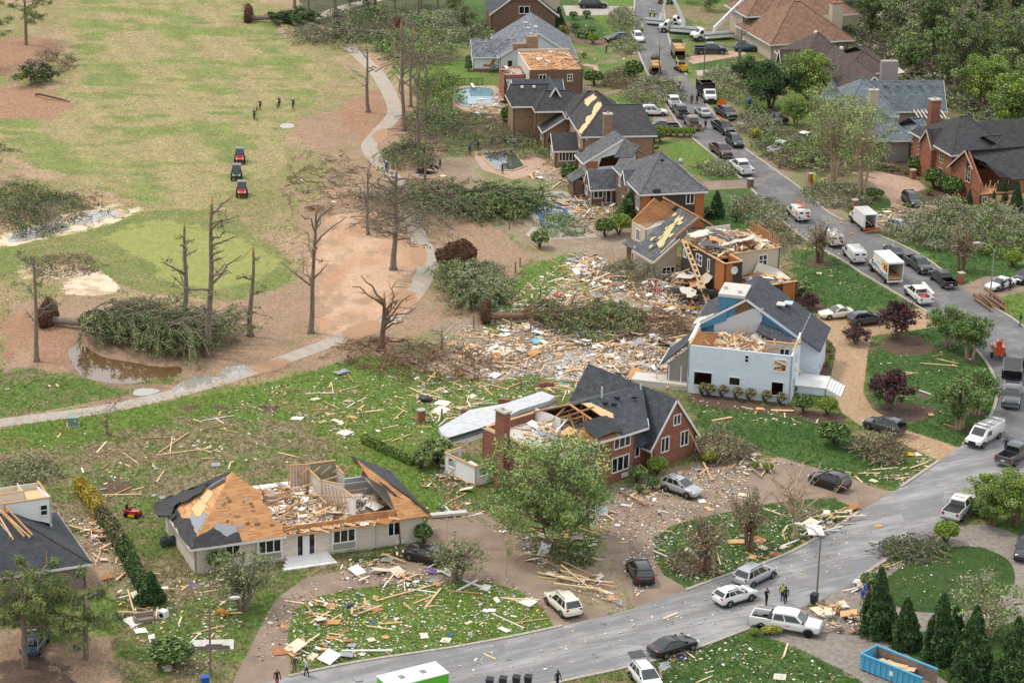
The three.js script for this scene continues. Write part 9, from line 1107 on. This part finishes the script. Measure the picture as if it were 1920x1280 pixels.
{
const unit=new THREE.BoxGeometry(1,1,1),woodM=mat(0xffffff,0.88),e=new THREE.Euler(),q=new THREE.Quaternion(),m4=new THREE.Matrix4();
const place=(d,fn)=>{e.set(0,-d.a,d.t,'YXZ');q.setFromEuler(e);return fn(V3(d.x,d.y+Math.abs(Math.sin(d.t))*d.s[0]*0.5,d.z),q,V3(...d.s));};
const matOf={};const cm=(c)=>(matOf[c.getHexString()]??=mat(c.clone(),0.88));
const KIND={boards:['loose_board','board','splintered board lying '],sheets:['torn_sheet','panel','torn sheet lying ']};
for(const k of['boards','sheets']){
DB[k].sort((a,b)=>(b.size*(1+(b.z+100)/ 200))-(a.size*(1+(a.z+100)/ 200)));
const[name,cat,lab]=KIND[k],warp=Array.from({length:3},(_,v)=>{const g=new THREE.BoxGeometry(1,1,1,3,1,1),p=g.attributes.position;for(let i=0;i<p.count;i++){const x=p.getX(i);p.setY(i,p.getY(i)+(k==='sheets'?0.8*Math.sin(x*3+v):0.15*Math.sin(x*4+v)));if(Math.abs(x)>0.49)p.setX(i,x+(p.getZ(i)>0?0.04:-0.05)*(v-1));}g.computeVertexNormals();return g;});
DB[k].slice(0,290).forEach((d,i)=>place(d,(p,r,s)=>{const o=mesh(name,warp[i % 3],cm(d.c));o.position.copy(p);o.quaternion.copy(r);o.scale.copy(s);meta(o,lab+d.w,cat,k+' '+d.w);}));
}
const inst=(name,label,list,g,mtl)=>{const o=new THREE.InstancedMesh(g,mtl,list.length);list.forEach((d,i)=>{place(d,(p,r,s)=>o.setMatrixAt(i,m4.compose(p,r,s)));o.setColorAt(i,d.c);});o.name=numbered(name);o.castShadow=o.receiveShadow=true;scene.add(o);meta(o,label,'debris',undefined,'stuff');};
inst('board_debris','small splintered boards strewn through the wreckage',DB.boards.slice(290),unit,woodM);inst('sheet_debris','small torn sheets of plaster, plywood and cloth strewn through the wreckage',DB.sheets.slice(290),unit,woodM);
const chip=new THREE.IcosahedronGeometry(0.6,0);inst('scrap_debris','countless small scraps of plaster, shingle and insulation',DB.scraps,chip,woodM);
}

const DUMP=[31.76,83.2,0.75];
// ---------------------------------------------------------------- street furniture and single objects
function lamp(label,p,h,dir,m=M.metalGrey){const t=thing('street_lamp',label,'street lamp',p,dir);mesh('pole',tube([V3(0,0,0),V3(0,h,0)],[0.11,0.07],8),m,t);mesh('arm',tube([V3(0,h-0.1,0),V3(0.8,h+0.55,0),V3(2.0,h+0.75,0)],[0.05,0.045,0.04],6),m,t);mesh('lamp_head',[loft([[1.8,h+0.62,h+0.82,0.12],[2.2,h+0.6,h+0.86,0.19],[2.7,h+0.66,h+0.78,0.1]])],M.whiteDirty,t);}
lamp('grey street lamp over the rubbish pile and officers',[29.17,70.35],6.9,Math.PI+0.5,M.woodGrey);lamp('steel street lamp beside the log pile',[60.01,-20.09],6.6,Math.PI,M.steel);lamp('weathered street lamp by the lower kerb below the ranch',[-25.71,88.13],6.6,-0.3,M.woodGrey);lamp('thin street lamp in front of the navy pickup',[30.57,-131],6.2,Math.PI / 2,M.woodGrey);
{const t=thing('dumpster','open blue roll-off dumpster half full of plywood','dumpster',[32.55,82.94],DUMP[2]);const L=6.6,B=PT.blue;mesh('long_side',slab([[0,0.15,1.2],[L,0.15,1.2],[L,1.55,1.2],[0,1.55,1.2]],0.07),B,t);mesh('long_side',slab([[L,0.15,-1.2],[0,0.15,-1.2],[0,1.55,-1.2],[L,1.55,-1.2]],0.07),mat(0xffffff,0.8,{map:noiseTex([120,124,128],[128,92,70],3,[3,3],0.15)}),t);mesh('end_wall',box(0,0.15,-1.12,0.07,1.55,1.12),B,t);mesh('floor',box(0,0.1,-1.2,L,0.16,1.2),M.woodGrey,t);for(let i=0;i<11;i++)for(const s of[1,-1])mesh('side_rib',box(0.3+i*0.6,0.15,s>0?1.2:-1.29,0.4+i*0.6,1.5,s>0?1.29:-1.2),B,t);mesh('top_rail',[box(-0.06,1.55,1.1,L,1.68,1.3),box(-0.06,1.55,-1.3,L,1.68,-1.1),box(-0.06,1.55,-1.1,0.1,1.68,1.1)],B,t);mesh('skid',[box(0,0,0.7,L,0.1,0.85),box(0,0,-0.85,L,0.1,-0.7)],trimM,t);mesh('sticker',box(3.2,0.7,1.29,3.6,1.15,1.3),M.white,t);const R=rng(9);for(let i=0;i<14;i++)mesh('plywood_scrap',bar([0.4+R()*2.6,0.4+R()*0.5,-0.8+R()*1.4],[1.4+R()*3.2,0.35+R()*0.7,-0.8+R()*1.4],0.3+R()*0.7,0.03),[M.ply,M.wood,M.woodPale][i % 3],t);}
{const R=rng(8),p0=[58.57,-21.65],p1=[61.42,-12.13],dx=p1[0]-p0[0],dz=p1[1]-p0[1],a=Math.atan2(dz,dx);for(let i=0;i<13;i++){const lv=i<7?0:i<11?1:2,row=lv===0?i:lv===1?i-6.5:i-9.5,L=3+R()*2.4,o=thing('log','cut log in the stacked pile at the street kerb','log',[p0[0]+dx*(0.25+R()*0.3)-Math.sin(a)*(row-3)*0.42,p0[1]+dz*(0.25+R()*0.3)+Math.cos(a)*(row-3)*0.42,0.03+lv*0.34],a+(R()-0.5)*0.12,'stacked logs at the kerb');mesh('bark',tube([V3(-L / 2,0.2,0),V3(L / 2,0.2,0)],[0.2,0.17],9,false),BK.brown,o);mesh('cut_end',[cyl(0.19,0.19,0.02,9,[-L / 2,0.2,0],'x'),cyl(0.16,0.16,0.02,9,[L / 2,0.2,0],'x')],BK.split,o);}}
{const t=thing('felled_trunk','thick felled tree trunk lying by the kerb with pale cut end','log',[21.08,-124.42],0.1);mesh('bark',tube([V3(-4,0.6,0),V3(1,0.65,0.2),V3(4.2,0.7,0)],[0.42,0.5,0.62],10),BK.grey,t);mesh('cut_end',cyl(0.6,0.6,0.05,12,[4.2,0.7,0],'x'),BK.split,t);mesh('wood_chips',slab([[-2,0.02,1.6],[2.5,0.02,1.6],[2,0.02,0.9],[-1.5,0.02,0.9]],0.05),BK.split,t);const u=thing('felled_trunk','long felled trunk lying before the plywood covered wall','log',[65.64,-58.47],0.05);mesh('bark',tube([V3(-4,0.35,0),V3(5,0.35,0)],[0.34,0.3],9),BK.grey,u);const f=thing('felled_trunk','trunk snapped over with pale splintered break in the brush','log',[49.17,-77.24],-0.2);mesh('bark',tube([V3(-5,0.7,0),V3(0,1.3,0),V3(6,0.6,1)],[0.35,0.4,0.3],8),BK.grey,f);mesh('splintered_wood',[bar([0,1.6,0],[1.6,2.2,0.2],0.4,0.3),bar([0,1.5,0],[1.2,1.5,0.6],0.4,0.2)],BK.split,f);const w=thing('felled_trunk','bent fallen limb beneath the broken pine on the straw','log',[-72.87,-105.87],0.35);mesh('bark',tube([V3(-3.4,0.2,-1),V3(-2,0.6,0),V3(1,0.4,0.3),V3(3.6,0.15,0.5)],[0.14,0.16,0.14,0.08],7),BK.dark,w);}
for(const p of[[44.48,-50.27],[45.4,-45.53],[25.51,-146.73]]){const t=thing('traffic_cone','orange traffic cone with white band near the work trucks','traffic cone',p,0,'traffic cones by the work trucks');mesh('cone',new THREE.LatheGeometry([[0.16,0.04],[0.03,0.7],[0,0.7]].map(([a,b])=>new THREE.Vector2(a,b)),12),mat(0xe0501c,0.6),t);mesh('base',box(-0.2,0,-0.2,0.2,0.04,0.2),mat(0xd0481a,0.6),t);mesh('band',cyl(0.125,0.1,0.16,12,[0,0.32,0]),M.white,t);}
{const t=thing('warning_sign','orange diamond road-work sign behind the black pickup','sign',[32.05,-109.35],0.2);mesh('sign_panel',box(-0.6,-0.6,-0.01,0.6,0.6,0.01).rotateZ(Math.PI / 4).translate(0,1.15,0),mat(0xf06a14,0.5),t);mesh('legs',[bar([-0.4,0,0.3],[0,0.9,0],0.04,0.04),bar([0.4,0,0.3],[0,0.9,0],0.04,0.04),bar([0,0,-0.4],[0,0.9,0],0.04,0.04)],M.steel,t);const y=thing('caution_board','yellow folding caution board on the street by the brush','sign',[38.34,-77.13],0.4);mesh('board',[bar([0,0,0.2],[0,0.9,0.02],0.5,0.03,V3(1,0,0)),bar([0,0,-0.2],[0,0.9,-0.02],0.5,0.03,V3(1,0,0))],PT.yellow,y);mesh('handle',box(-0.1,0.88,-0.03,0.1,0.96,0.03),trimM,y);}
{const t=thing('transformer_box','grey-green utility transformer box on the grass','utility box',[-47.26,30.02],-0.2);mesh('cabinet',box(-0.55,0.08,-0.5,0.55,0.95,0.5),mat(0x6f8476,0.6),t);mesh('lid',bar([-0.58,0.98,0],[0.58,0.98,0],1.06,0.07),mat(0x7f9486,0.6),t);mesh('pad',box(-0.7,0,-0.65,0.7,0.08,0.65),M.concrete,t);mesh('label_plate',box(0.1,0.6,0.5,0.3,0.75,0.51),M.white,t);}
const bin=(label,p,m,turn=0,k=1)=>{const t=thing('wheelie_bin',label,'bin',p,turn);t.scale.setScalar(k);mesh('bin_body',[slab([[-0.26,0.1,0.3],[0.26,0.1,0.3],[0.31,1.0,0.36],[-0.31,1.0,0.36]],0.6)],m,t);mesh('lid',box(-0.33,1.0,-0.36,0.33,1.07,0.4),m,t);for(const s of[1,-1])mesh('wheel',cyl(0.1,0.1,0.06,10,[s*0.28,0.1,-0.22],'x'),tyreM,t);};
const blk=mat(0x25282b,0.6),bluB=mat(0x1e4fa0,0.5);for(const[p,l]of[[[-1.21,89.26],'grey wheelie bin at one end of the lower kerb row'],[[-0.05,89],'black wheelie bin second in the lower kerb row'],[[1.11,88.74],'black wheelie bin third in the lower kerb row'],[[2.14,88.58],'black wheelie bin with lid ajar ending the lower kerb row']])bin(l,p,blk,0.2);bin('blue recycling bin by the timber heap',[53.5,-52.48],bluB,0,0.9);bin('blue recycling bin on the pale blue house deck side',[18.74,11.59],bluB,0.5);bin('black wheelie bin by the dark suv drive',[59.32,-59.47],blk,0.1,0.9);bin('blue bin beside the leafy windrow',[36.78,-113.07],bluB,0,0.9);bin('bright blue bin lying at the lower kerb by the lamp',[-25.9,90.17],bluB,1.2);bin('black bin standing in the kerb rubbish by the lamp',[28.97,70.36],blk,0.6);
const pier=(label,p,m=M.brickBrown)=>{const t=thing('brick_pier',label,'pier',p,-0.4);mesh('pier_body',box(-0.35,0,-0.35,0.35,1.3,0.35),m,t);mesh('pier_cap',box(-0.42,1.3,-0.42,0.42,1.42,0.42),M.chimneyCap,t);};pier('brick mailbox pier by the short tan driveway',[33.35,-66.63]);pier('brick pier among the yellow-clad workers',[42.33,-70.07],M.brickOrange);pier('brick pier at the pinkish driveway mouth',[47.18,-57.44],M.brickOrange);pier('brick pier beside the black pickup with tools',[57.23,-26.18],M.brickOrange);pier('brick gate pier by the round bush',[57.36,-73.26],M.brickOrange);pier('brick terrace pier with broken rail',[-9.75,26.43],M.brickRed);
const rubbleBlock=(label,p,a,m)=>{const t=thing('fallen_masonry',label,'masonry',p,a);const R=rng(p[0]*10|0);for(let i=0;i<3;i++)mesh('masonry_block',box(i*0.6-0.9,0.0,-0.3,i*0.6-0.32,0.45+R()*0.2,0.3),m,t);};rubbleBlock('fallen brick chimney section on the terrace edge',[-0.42,20.65],0.2,M.brickRed);rubbleBlock('fallen brick section beside the terrace boards',[-4.5,24.17],0.4,M.brickRed);rubbleBlock('fallen brick block behind the terrace',[4,14.84],-0.4,M.brickRed);
{const t=thing('diving_board','white diving board at the kidney pool','diving board',[-7.34,-119.23],1.4);mesh('plank',box(-1.2,0.45,-0.22,1.4,0.52,0.22),M.white,t);mesh('stand',[box(-1.1,0,-0.2,-0.9,0.45,0.2),box(-0.2,0,-0.2,0,0.45,0.2)],M.steel,t);}
{const t=thing('iron_fence','thin black iron fence across the back lawn','fence',[0,0]);const a=[-15.6,-120.14],b=[-5.74,-121.1];for(let i=0;i<=10;i++){const x=lerp(a[0],b[0],i / 10),z=lerp(a[1],b[1],i / 10);mesh('post',box(x-0.04,0,z-0.04,x+0.04,1.3,z+0.04),trimM,t);}for(const y of[0.15,1.2])mesh('rail',bar([a[0],y,a[1]],[b[0],y,b[1]],0.04,0.05),trimM,t);const pk=[];for(let i=0;i<90;i++){const s=i / 90;pk.push(box(-0.012,0.1,-0.012,0.012,1.25,0.012).translate(lerp(a[0],b[0],s),0,lerp(a[1],b[1],s)));}const pm=mesh('pickets',pk,trimM,t);pm.userData.kind='stuff';}
{const t=thing('white_gate','white garden gate beside the roofless brick house','gate',[10.2,-116.52],-0.1);for(let i=0;i<6;i++)mesh('slat',box(i*0.26,0,0,i*0.26+0.1,1.4,0.06),M.white,t);mesh('rail',[box(-0.05,1.3,-0.02,1.5,1.4,0),box(-0.05,0.3,-0.02,1.5,0.4,0)],M.white,t);const f=thing('leaning_fence','leaning wooden fence panel beside the sunroom ruin','fence',[-4.05,43.28],-0.65);for(let i=0;i<9;i++)mesh('board',box(i*0.27,0,0,i*0.27+0.25,1.7+(i % 2)*0.05,0.04),M.woodGrey,f);mesh('rail',[box(0,0.4,-0.08,2.4,0.5,0),box(0,1.3,-0.08,2.4,1.4,0)],M.woodGrey,f);f.rotation.x=-0.12;}
const posts=[[-2.29,-5.13],[-0.16,-4.13],[2.21,-3.54],[5.08,-2.24],[-2.91,-11.34],[-4.65,-4.38],[0.79,-28.31],[0.2,-25.66],[3.38,-15.84],[1.16,15.88],[-7.48,26.28],[-6.12,38.67],[-0.73,-44.17],[-10.33,-88.63]];posts.forEach((p,i)=>{const t=thing('fence_post','weathered fence post left standing among the wreckage','post',p,i,'standing fence posts in the wreckage');mesh('post',[box(-0.07,-0.05,-0.07,0.07,1.25+(i % 3)*0.2,0.07)],M.woodGrey,t);mesh('post_cap',new THREE.ConeGeometry(0.12,0.08,4).rotateY(0.785).translate(0,1.29+(i % 3)*0.2,0),M.woodGrey,t);});
{const t=thing('ride_on_mower','red ride-on mower upset among boards','mower',[-37.4,53.96],0.3);mesh('mower_body',[loft([[-0.8,0.3,0.75,0.35],[0,0.3,0.7,0.35],[0.8,0.35,0.8,0.32]])],PT.red,t);mesh('seat',[box(-0.6,0.75,-0.25,-0.15,0.85,0.25),box(-0.68,0.75,-0.25,-0.58,1.2,0.25)],trimM,t);mesh('steering_wheel',new THREE.TorusGeometry(0.16,0.025,5,12).rotateX(1.2).translate(0.25,1.0,0),trimM,t);mesh('cutting_deck',box(-0.3,0.12,-0.55,0.4,0.28,0.55),PT.yellow,t);wheels(t,[-0.55,0.6],0.42,0.22,0.2,rimDark);const c=thing('wooden_chair','orange wooden chair standing on the pebbled drive','chair',[-20.14,78.84],-0.5);for(const[x,z]of[[-0.2,-0.2],[0.2,-0.2],[-0.2,0.2],[0.2,0.2]])mesh('leg',box(x-0.025,0,z-0.025,x+0.025,0.45,z+0.025),M.wood,c);mesh('seat',box(-0.25,0.45,-0.25,0.25,0.5,0.25),M.wood,c);mesh('backrest',[box(-0.25,0.5,-0.25,-0.19,1.05,-0.2),box(0.19,0.5,-0.25,0.25,1.05,-0.2),...[0.65,0.8,0.95].map((y)=>box(-0.19,y,-0.24,0.19,y+0.07,-0.21))],M.wood,c);}
{const t=thing('washing_machine','white appliance toppled beside the hedge rubbish','appliance',[-31.33,76.7],0.5);mesh('cabinet',box(-0.35,0,-0.35,0.35,0.75,0.35),M.white,t);mesh('door',cyl(0.22,0.22,0.04,14,[0,0.38,0.36],'z'),M.black,t);const s=thing('sofa','grey-brown sofa overturned beside the white appliance','sofa',[-32.96,77.57],-0.4);mesh('seat',box(-0.9,0,-0.4,0.9,0.4,0.4),M.garage,s);mesh('backrest',box(-0.9,0.4,-0.4,0.9,0.85,-0.15),M.garage,s);for(const x of[-0.98,0.82])mesh('armrest',box(x,0,-0.4,x+0.16,0.6,0.4),M.garage,s);const b=thing('stuffed_bear','large tan stuffed animal lying face down on the lawn','soft toy',[-26.11,75.74],0.4);mesh('bear_body',[new THREE.SphereGeometry(0.4,12,8).scale(1.3,0.8,0.9).translate(0,0.3,0),new THREE.SphereGeometry(0.26,10,8).translate(0.6,0.28,0),...[[-0.5,0.3],[-0.5,-0.3],[0.35,0.42],[0.35,-0.42]].map(([x,z])=>new THREE.SphereGeometry(0.17,8,6).scale(1.4,0.8,1).translate(x,0.17,z))],mat(0xa87a3c,0.95),b);}
{const t=thing('air_conditioner','two dark air-conditioning units at the ranch corner','air conditioner',[-32.81,60.65],-0.4);mesh('unit_case',[box(-0.9,0,-0.4,-0.1,0.85,0.4)],mat(0x34423f,0.6),t);mesh('unit_case',[box(0.1,0,-0.4,0.9,0.8,0.4)],mat(0x34423f,0.6),t);for(const x of[-0.5,0.5])mesh('fan_grille',cyl(0.3,0.3,0.03,14,[x,0.86,0]),M.dark,t);const k=thing('roof_panel','white and black torn roof panel lying on the grass','panel',[-26.12,82.1],-0.1);mesh('deck_board',box(-1.9,0.02,-1.0,1.8,0.1,1.0),M.whiteDirty,k);mesh('shingles',slab([[-1.9,0.14,1.0],[1.5,0.14,1.0],[1.4,0.14,0.3],[0.8,0.14,0.3],[0.7,0.14,0],[-0.6,0.14,0],[-0.8,0.14,0.4],[-1.6,0.14,0.4],[-1.9,0.14,-0.2]],0.03),M.felt,k);const q=thing('ripped_siding_roll','long white torn gutter roll by the ranch wall end','panel',[-5.99,52.05],-0.25);mesh('gutter',bar([-1.9,0.25,0],[1.9,0.3,0],0.7,0.28),M.whiteDirty,q);}
for(const[l,a,b,w,h,m]of[['long white beam crossed under the umbrella tree',[-5.04,66.41],[-1.69,69.3],0.2,0.14,M.white],['second white beam crossed under the umbrella tree',[-4.45,69.46],[-2.73,67.23],0.2,0.14,M.white],['white downspout lying on the front lawn',[-1.21,74.34],[1.72,77.31],0.1,0.1,M.white],['white eave trim along the lower kerb',[-14.59,82.75],[-10.07,82.5],0.22,0.14,M.white],['grey metal flue on the timber verge',[9.35,70.07],[10.8,72.07],0.35,0.3,M.steel],['long plank across the front lawn',[-12.08,72.22],[-6,67.89],0.16,0.1,M.woodPale],['thick plank standing across the front lawn',[-7.46,73.44],[-6.16,69.32],0.2,0.1,M.woodPale],['long beam on the back lawn by the bare patch',[-41.23,49.08],[-37.22,48.69],0.16,0.14,M.woodPale],['long plank on the back lawn behind the ranch',[-37.12,38.15],[-31.66,35.87],0.12,0.1,M.woodPale],['crossed plank on the back lawn',[-36.99,37.41],[-34.55,31.66],0.1,0.1,M.woodPale],['upright tilted plank on the back lawn',[-35.82,37.33],[-36.13,33.14],0.12,0.1,M.woodPale],['plank leaning on the drive of the orange brick house',[22.23,24.31],[24.48,23.2],0.3,0.06,M.ply],['bright plywood strip on the lawn below the pale blue wall',[29.05,20.63],[31.53,20.79],0.4,0.05,M.ply],['pale plank across the yard lawn',[47.85,4.28],[52.11,5.06],0.16,0.08,M.woodPale]]){const t=thing('long_timber',l,'timber',a);mesh('beam',bar([0,0.1,0],[b[0]-a[0],0.14,b[1]-a[1]],w,h),m,t);mesh('split_end',bar([b[0]-a[0],0.14,b[1]-a[1]],[(b[0]-a[0])*1.02,0.17,(b[1]-a[1])*1.02],w*0.5,h*0.5),m,t);}
{const t=thing('barrier_tape','yellow barrier tape stretched across the wreckage','tape',[1.95,-33.73]);const pts=[[[1.95,-33.73],1.3],[[8.58,-21.41],0.7],[[14.41,-14.63],0.5],[[18.28,-12.51],0.8],[[24.09,-10.96],1.0]],o=pts[0][0];for(let i=0;i+1<pts.length;i++){const[a,y]=pts[i],[b,v]=pts[i+1];mesh('tape_span',bar([a[0]-o[0],y,a[1]-o[1]],[b[0]-o[0],v,b[1]-o[1]],0.02,0.12),PT.yellow,t);}}
{const t=thing('black_wreckage','heap of torn black roofing by the cart path','wreckage',[-12.66,-65.87],0.2),R=rng(6);for(let i=0;i<7;i++)mesh('roofing_scrap',slab(jag([[-0.9,-0.7],[0.9,-0.7],[0.9,0.7],[-0.9,0.7]],0.5,0.25,R).map(([x,z])=>[x,0.3+R()*0.25,z]),0.04).rotateX((R()-0.5)*1.6).rotateY(R()*6).translate((R()-0.5)*1.6,0.7+R()*1.4,(R()-0.5)),M.tarp,t);const u=thing('crushed_grill','black crumpled tarp bag on the littered lawn','bag',[-9.47,20.27],0.4);mesh('bag',new THREE.IcosahedronGeometry(0.7,3).scale(1.2,0.5,0.8).translate(0,0.3,0),M.tarp,u);mesh('strap',bar([-0.6,0.4,0.2],[0.7,0.45,0.1],0.06,0.03),M.greyFelt,u);}
{const R=rng(4);[['blue',[-19.42,12.16],M.greyFelt],['white',[-1.85,11.98],M.white],['turquoise',[3.04,0.15],mat(0x58b4c4,0.5)]].forEach(([c,p,m])=>{const t=thing('crumpled_sheet',c+' crumpled plastic sheet lying on the littered slope','sheet',p,R()*6);const g=new THREE.PlaneGeometry(1.8,1.1,10,6).rotateX(-Math.PI / 2),q=g.attributes.position;for(let i=0;i<q.count;i++)q.setY(i,0.05+0.35*fbm(q.getX(i)*2+p[0],q.getZ(i)*2,3));g.computeVertexNormals();mesh('sheet',g,m,t);mesh('sheet_fold',new THREE.BoxGeometry(1.2,0.06,0.3).translate(0.2,0.1,0.4),m,t);});}
{const t=thing('dog','tan dog standing beside the taupe pickup','dog',[28.17,-96.07],0.4);const W=[tube([V3(-0.32,0.5,0),V3(0,0.48,0),V3(0.3,0.54,0)],[0.12,0.13,0.15],8),tube([V3(0.3,0.58,0),V3(0.46,0.76,0)],[0.1,0.08],7),tube([V3(0.42,0.78,0),V3(0.56,0.78,0),V3(0.7,0.73,0)],[0.09,0.08,0.045],7),tube([V3(-0.38,0.56,0),V3(-0.6,0.7,0)],[0.035,0.015],5)];for(const s of[1,-1]){W.push(tube([V3(0.24,0.5,s*0.09),V3(0.25,0.25,s*0.09),V3(0.25,0.02,s*0.09)],[0.06,0.04,0.035],6),tube([V3(-0.3,0.5,s*0.09),V3(-0.22,0.34,s*0.1),V3(-0.38,0.2,s*0.1),V3(-0.34,0.02,s*0.1)],[0.08,0.055,0.035,0.035],6),new THREE.ConeGeometry(0.04,0.1,4).translate(0.44,0.89,s*0.06));}mesh('dog_body',W,mat(0x9a6a3c,0.9),t);}

{const P4=[[-7.73,29.69],[-4.45,24.09],[-0.54,21.87],[3.49,17.79],[4.98,19.36],[4.31,20.73],[1.12,23.71],[-2.44,28.72],[-6.55,32.39],[-7.2,31.67]],o=P4[0],L=P4.map(([x,z])=>[x-o[0],0.6,z-o[1]]),t=thing('terrace','raised pale concrete terrace with dark front edge behind the red brick house','terrace',o);mesh('slab',slab(L.slice().reverse(),0.5),mat(0xffffff,0.85,{map:noiseTex([176,180,184],[196,199,202],3,[7,7],0.05)}),t);const a=L[8],b=L[7];mesh('front_edge',bar([a[0],0.42,a[2]+0.04],[b[0],0.42,b[2]+0.04],0.1,0.34),mat(0x3c5258,0.6),t);}

{// grass blades over the lawns, thick enough to catch light, left out under paving
const R=rng(99),N=90000,g=new THREE.BufferGeometry(),v=[];for(let i=0;i<4;i++){const a=i*1.7+0.4,x=Math.cos(a)*0.07,z=Math.sin(a)*0.07;v.push(x-z*0.35,0,z+x*0.35,x+z*0.35,0,z-x*0.35,x*2.1,0.13+i*0.02,z*2.1);}g.setAttribute('position',new THREE.Float32BufferAttribute(v,3));g.computeVertexNormals();
const T={[LAWN]:[[94,122,38],[122,138,56]],[DARKLAWN]:[[58,92,30],[80,108,42]],[DRYLAWN]:[[92,118,46],[132,124,82]],[ROUGH]:[[126,124,76],[158,140,106]]},o=new THREE.InstancedMesh(g,mat(0xffffff,0.9),N),m4=new THREE.Matrix4(),q=new THREE.Quaternion(),c=new THREE.Color();let n=0;
for(let i=0;i<N*14&&n<N;i++){const z=-60+158*Math.pow(R(),0.8),h=45+(90-z)*0.19,x=(R()*2-1)*h,k=Math.floor((z-Z0)/(Z1-Z0)*TH)*TW+Math.floor((x-X0)/(X1-X0)*TW),t=T[LAND[k]];if(!t||COVER[k]||(LAND[k]===ROUGH&&R()<0.6))continue;const s=0.7+R()*0.8,f=R();q.setFromAxisAngle(V3(0,1,0),R()*6.28);o.setMatrixAt(n,m4.compose(V3(x,0,z),q,V3(s,s*(0.6+R()*0.6),s)));c.setRGB(lerp(t[0][0],t[1][0],f)/ 255,lerp(t[0][1],t[1][1],f)/ 255,lerp(t[0][2],t[1][2],f)/ 255,THREE.SRGBColorSpace);o.setColorAt(n++,c);}
o.count=n;o.name='grass';o.castShadow=o.receiveShadow=true;scene.add(o);meta(o,'grass blades growing over the lawns and rough','grass',undefined,'stuff');
}

renderer.render(scene,camera);
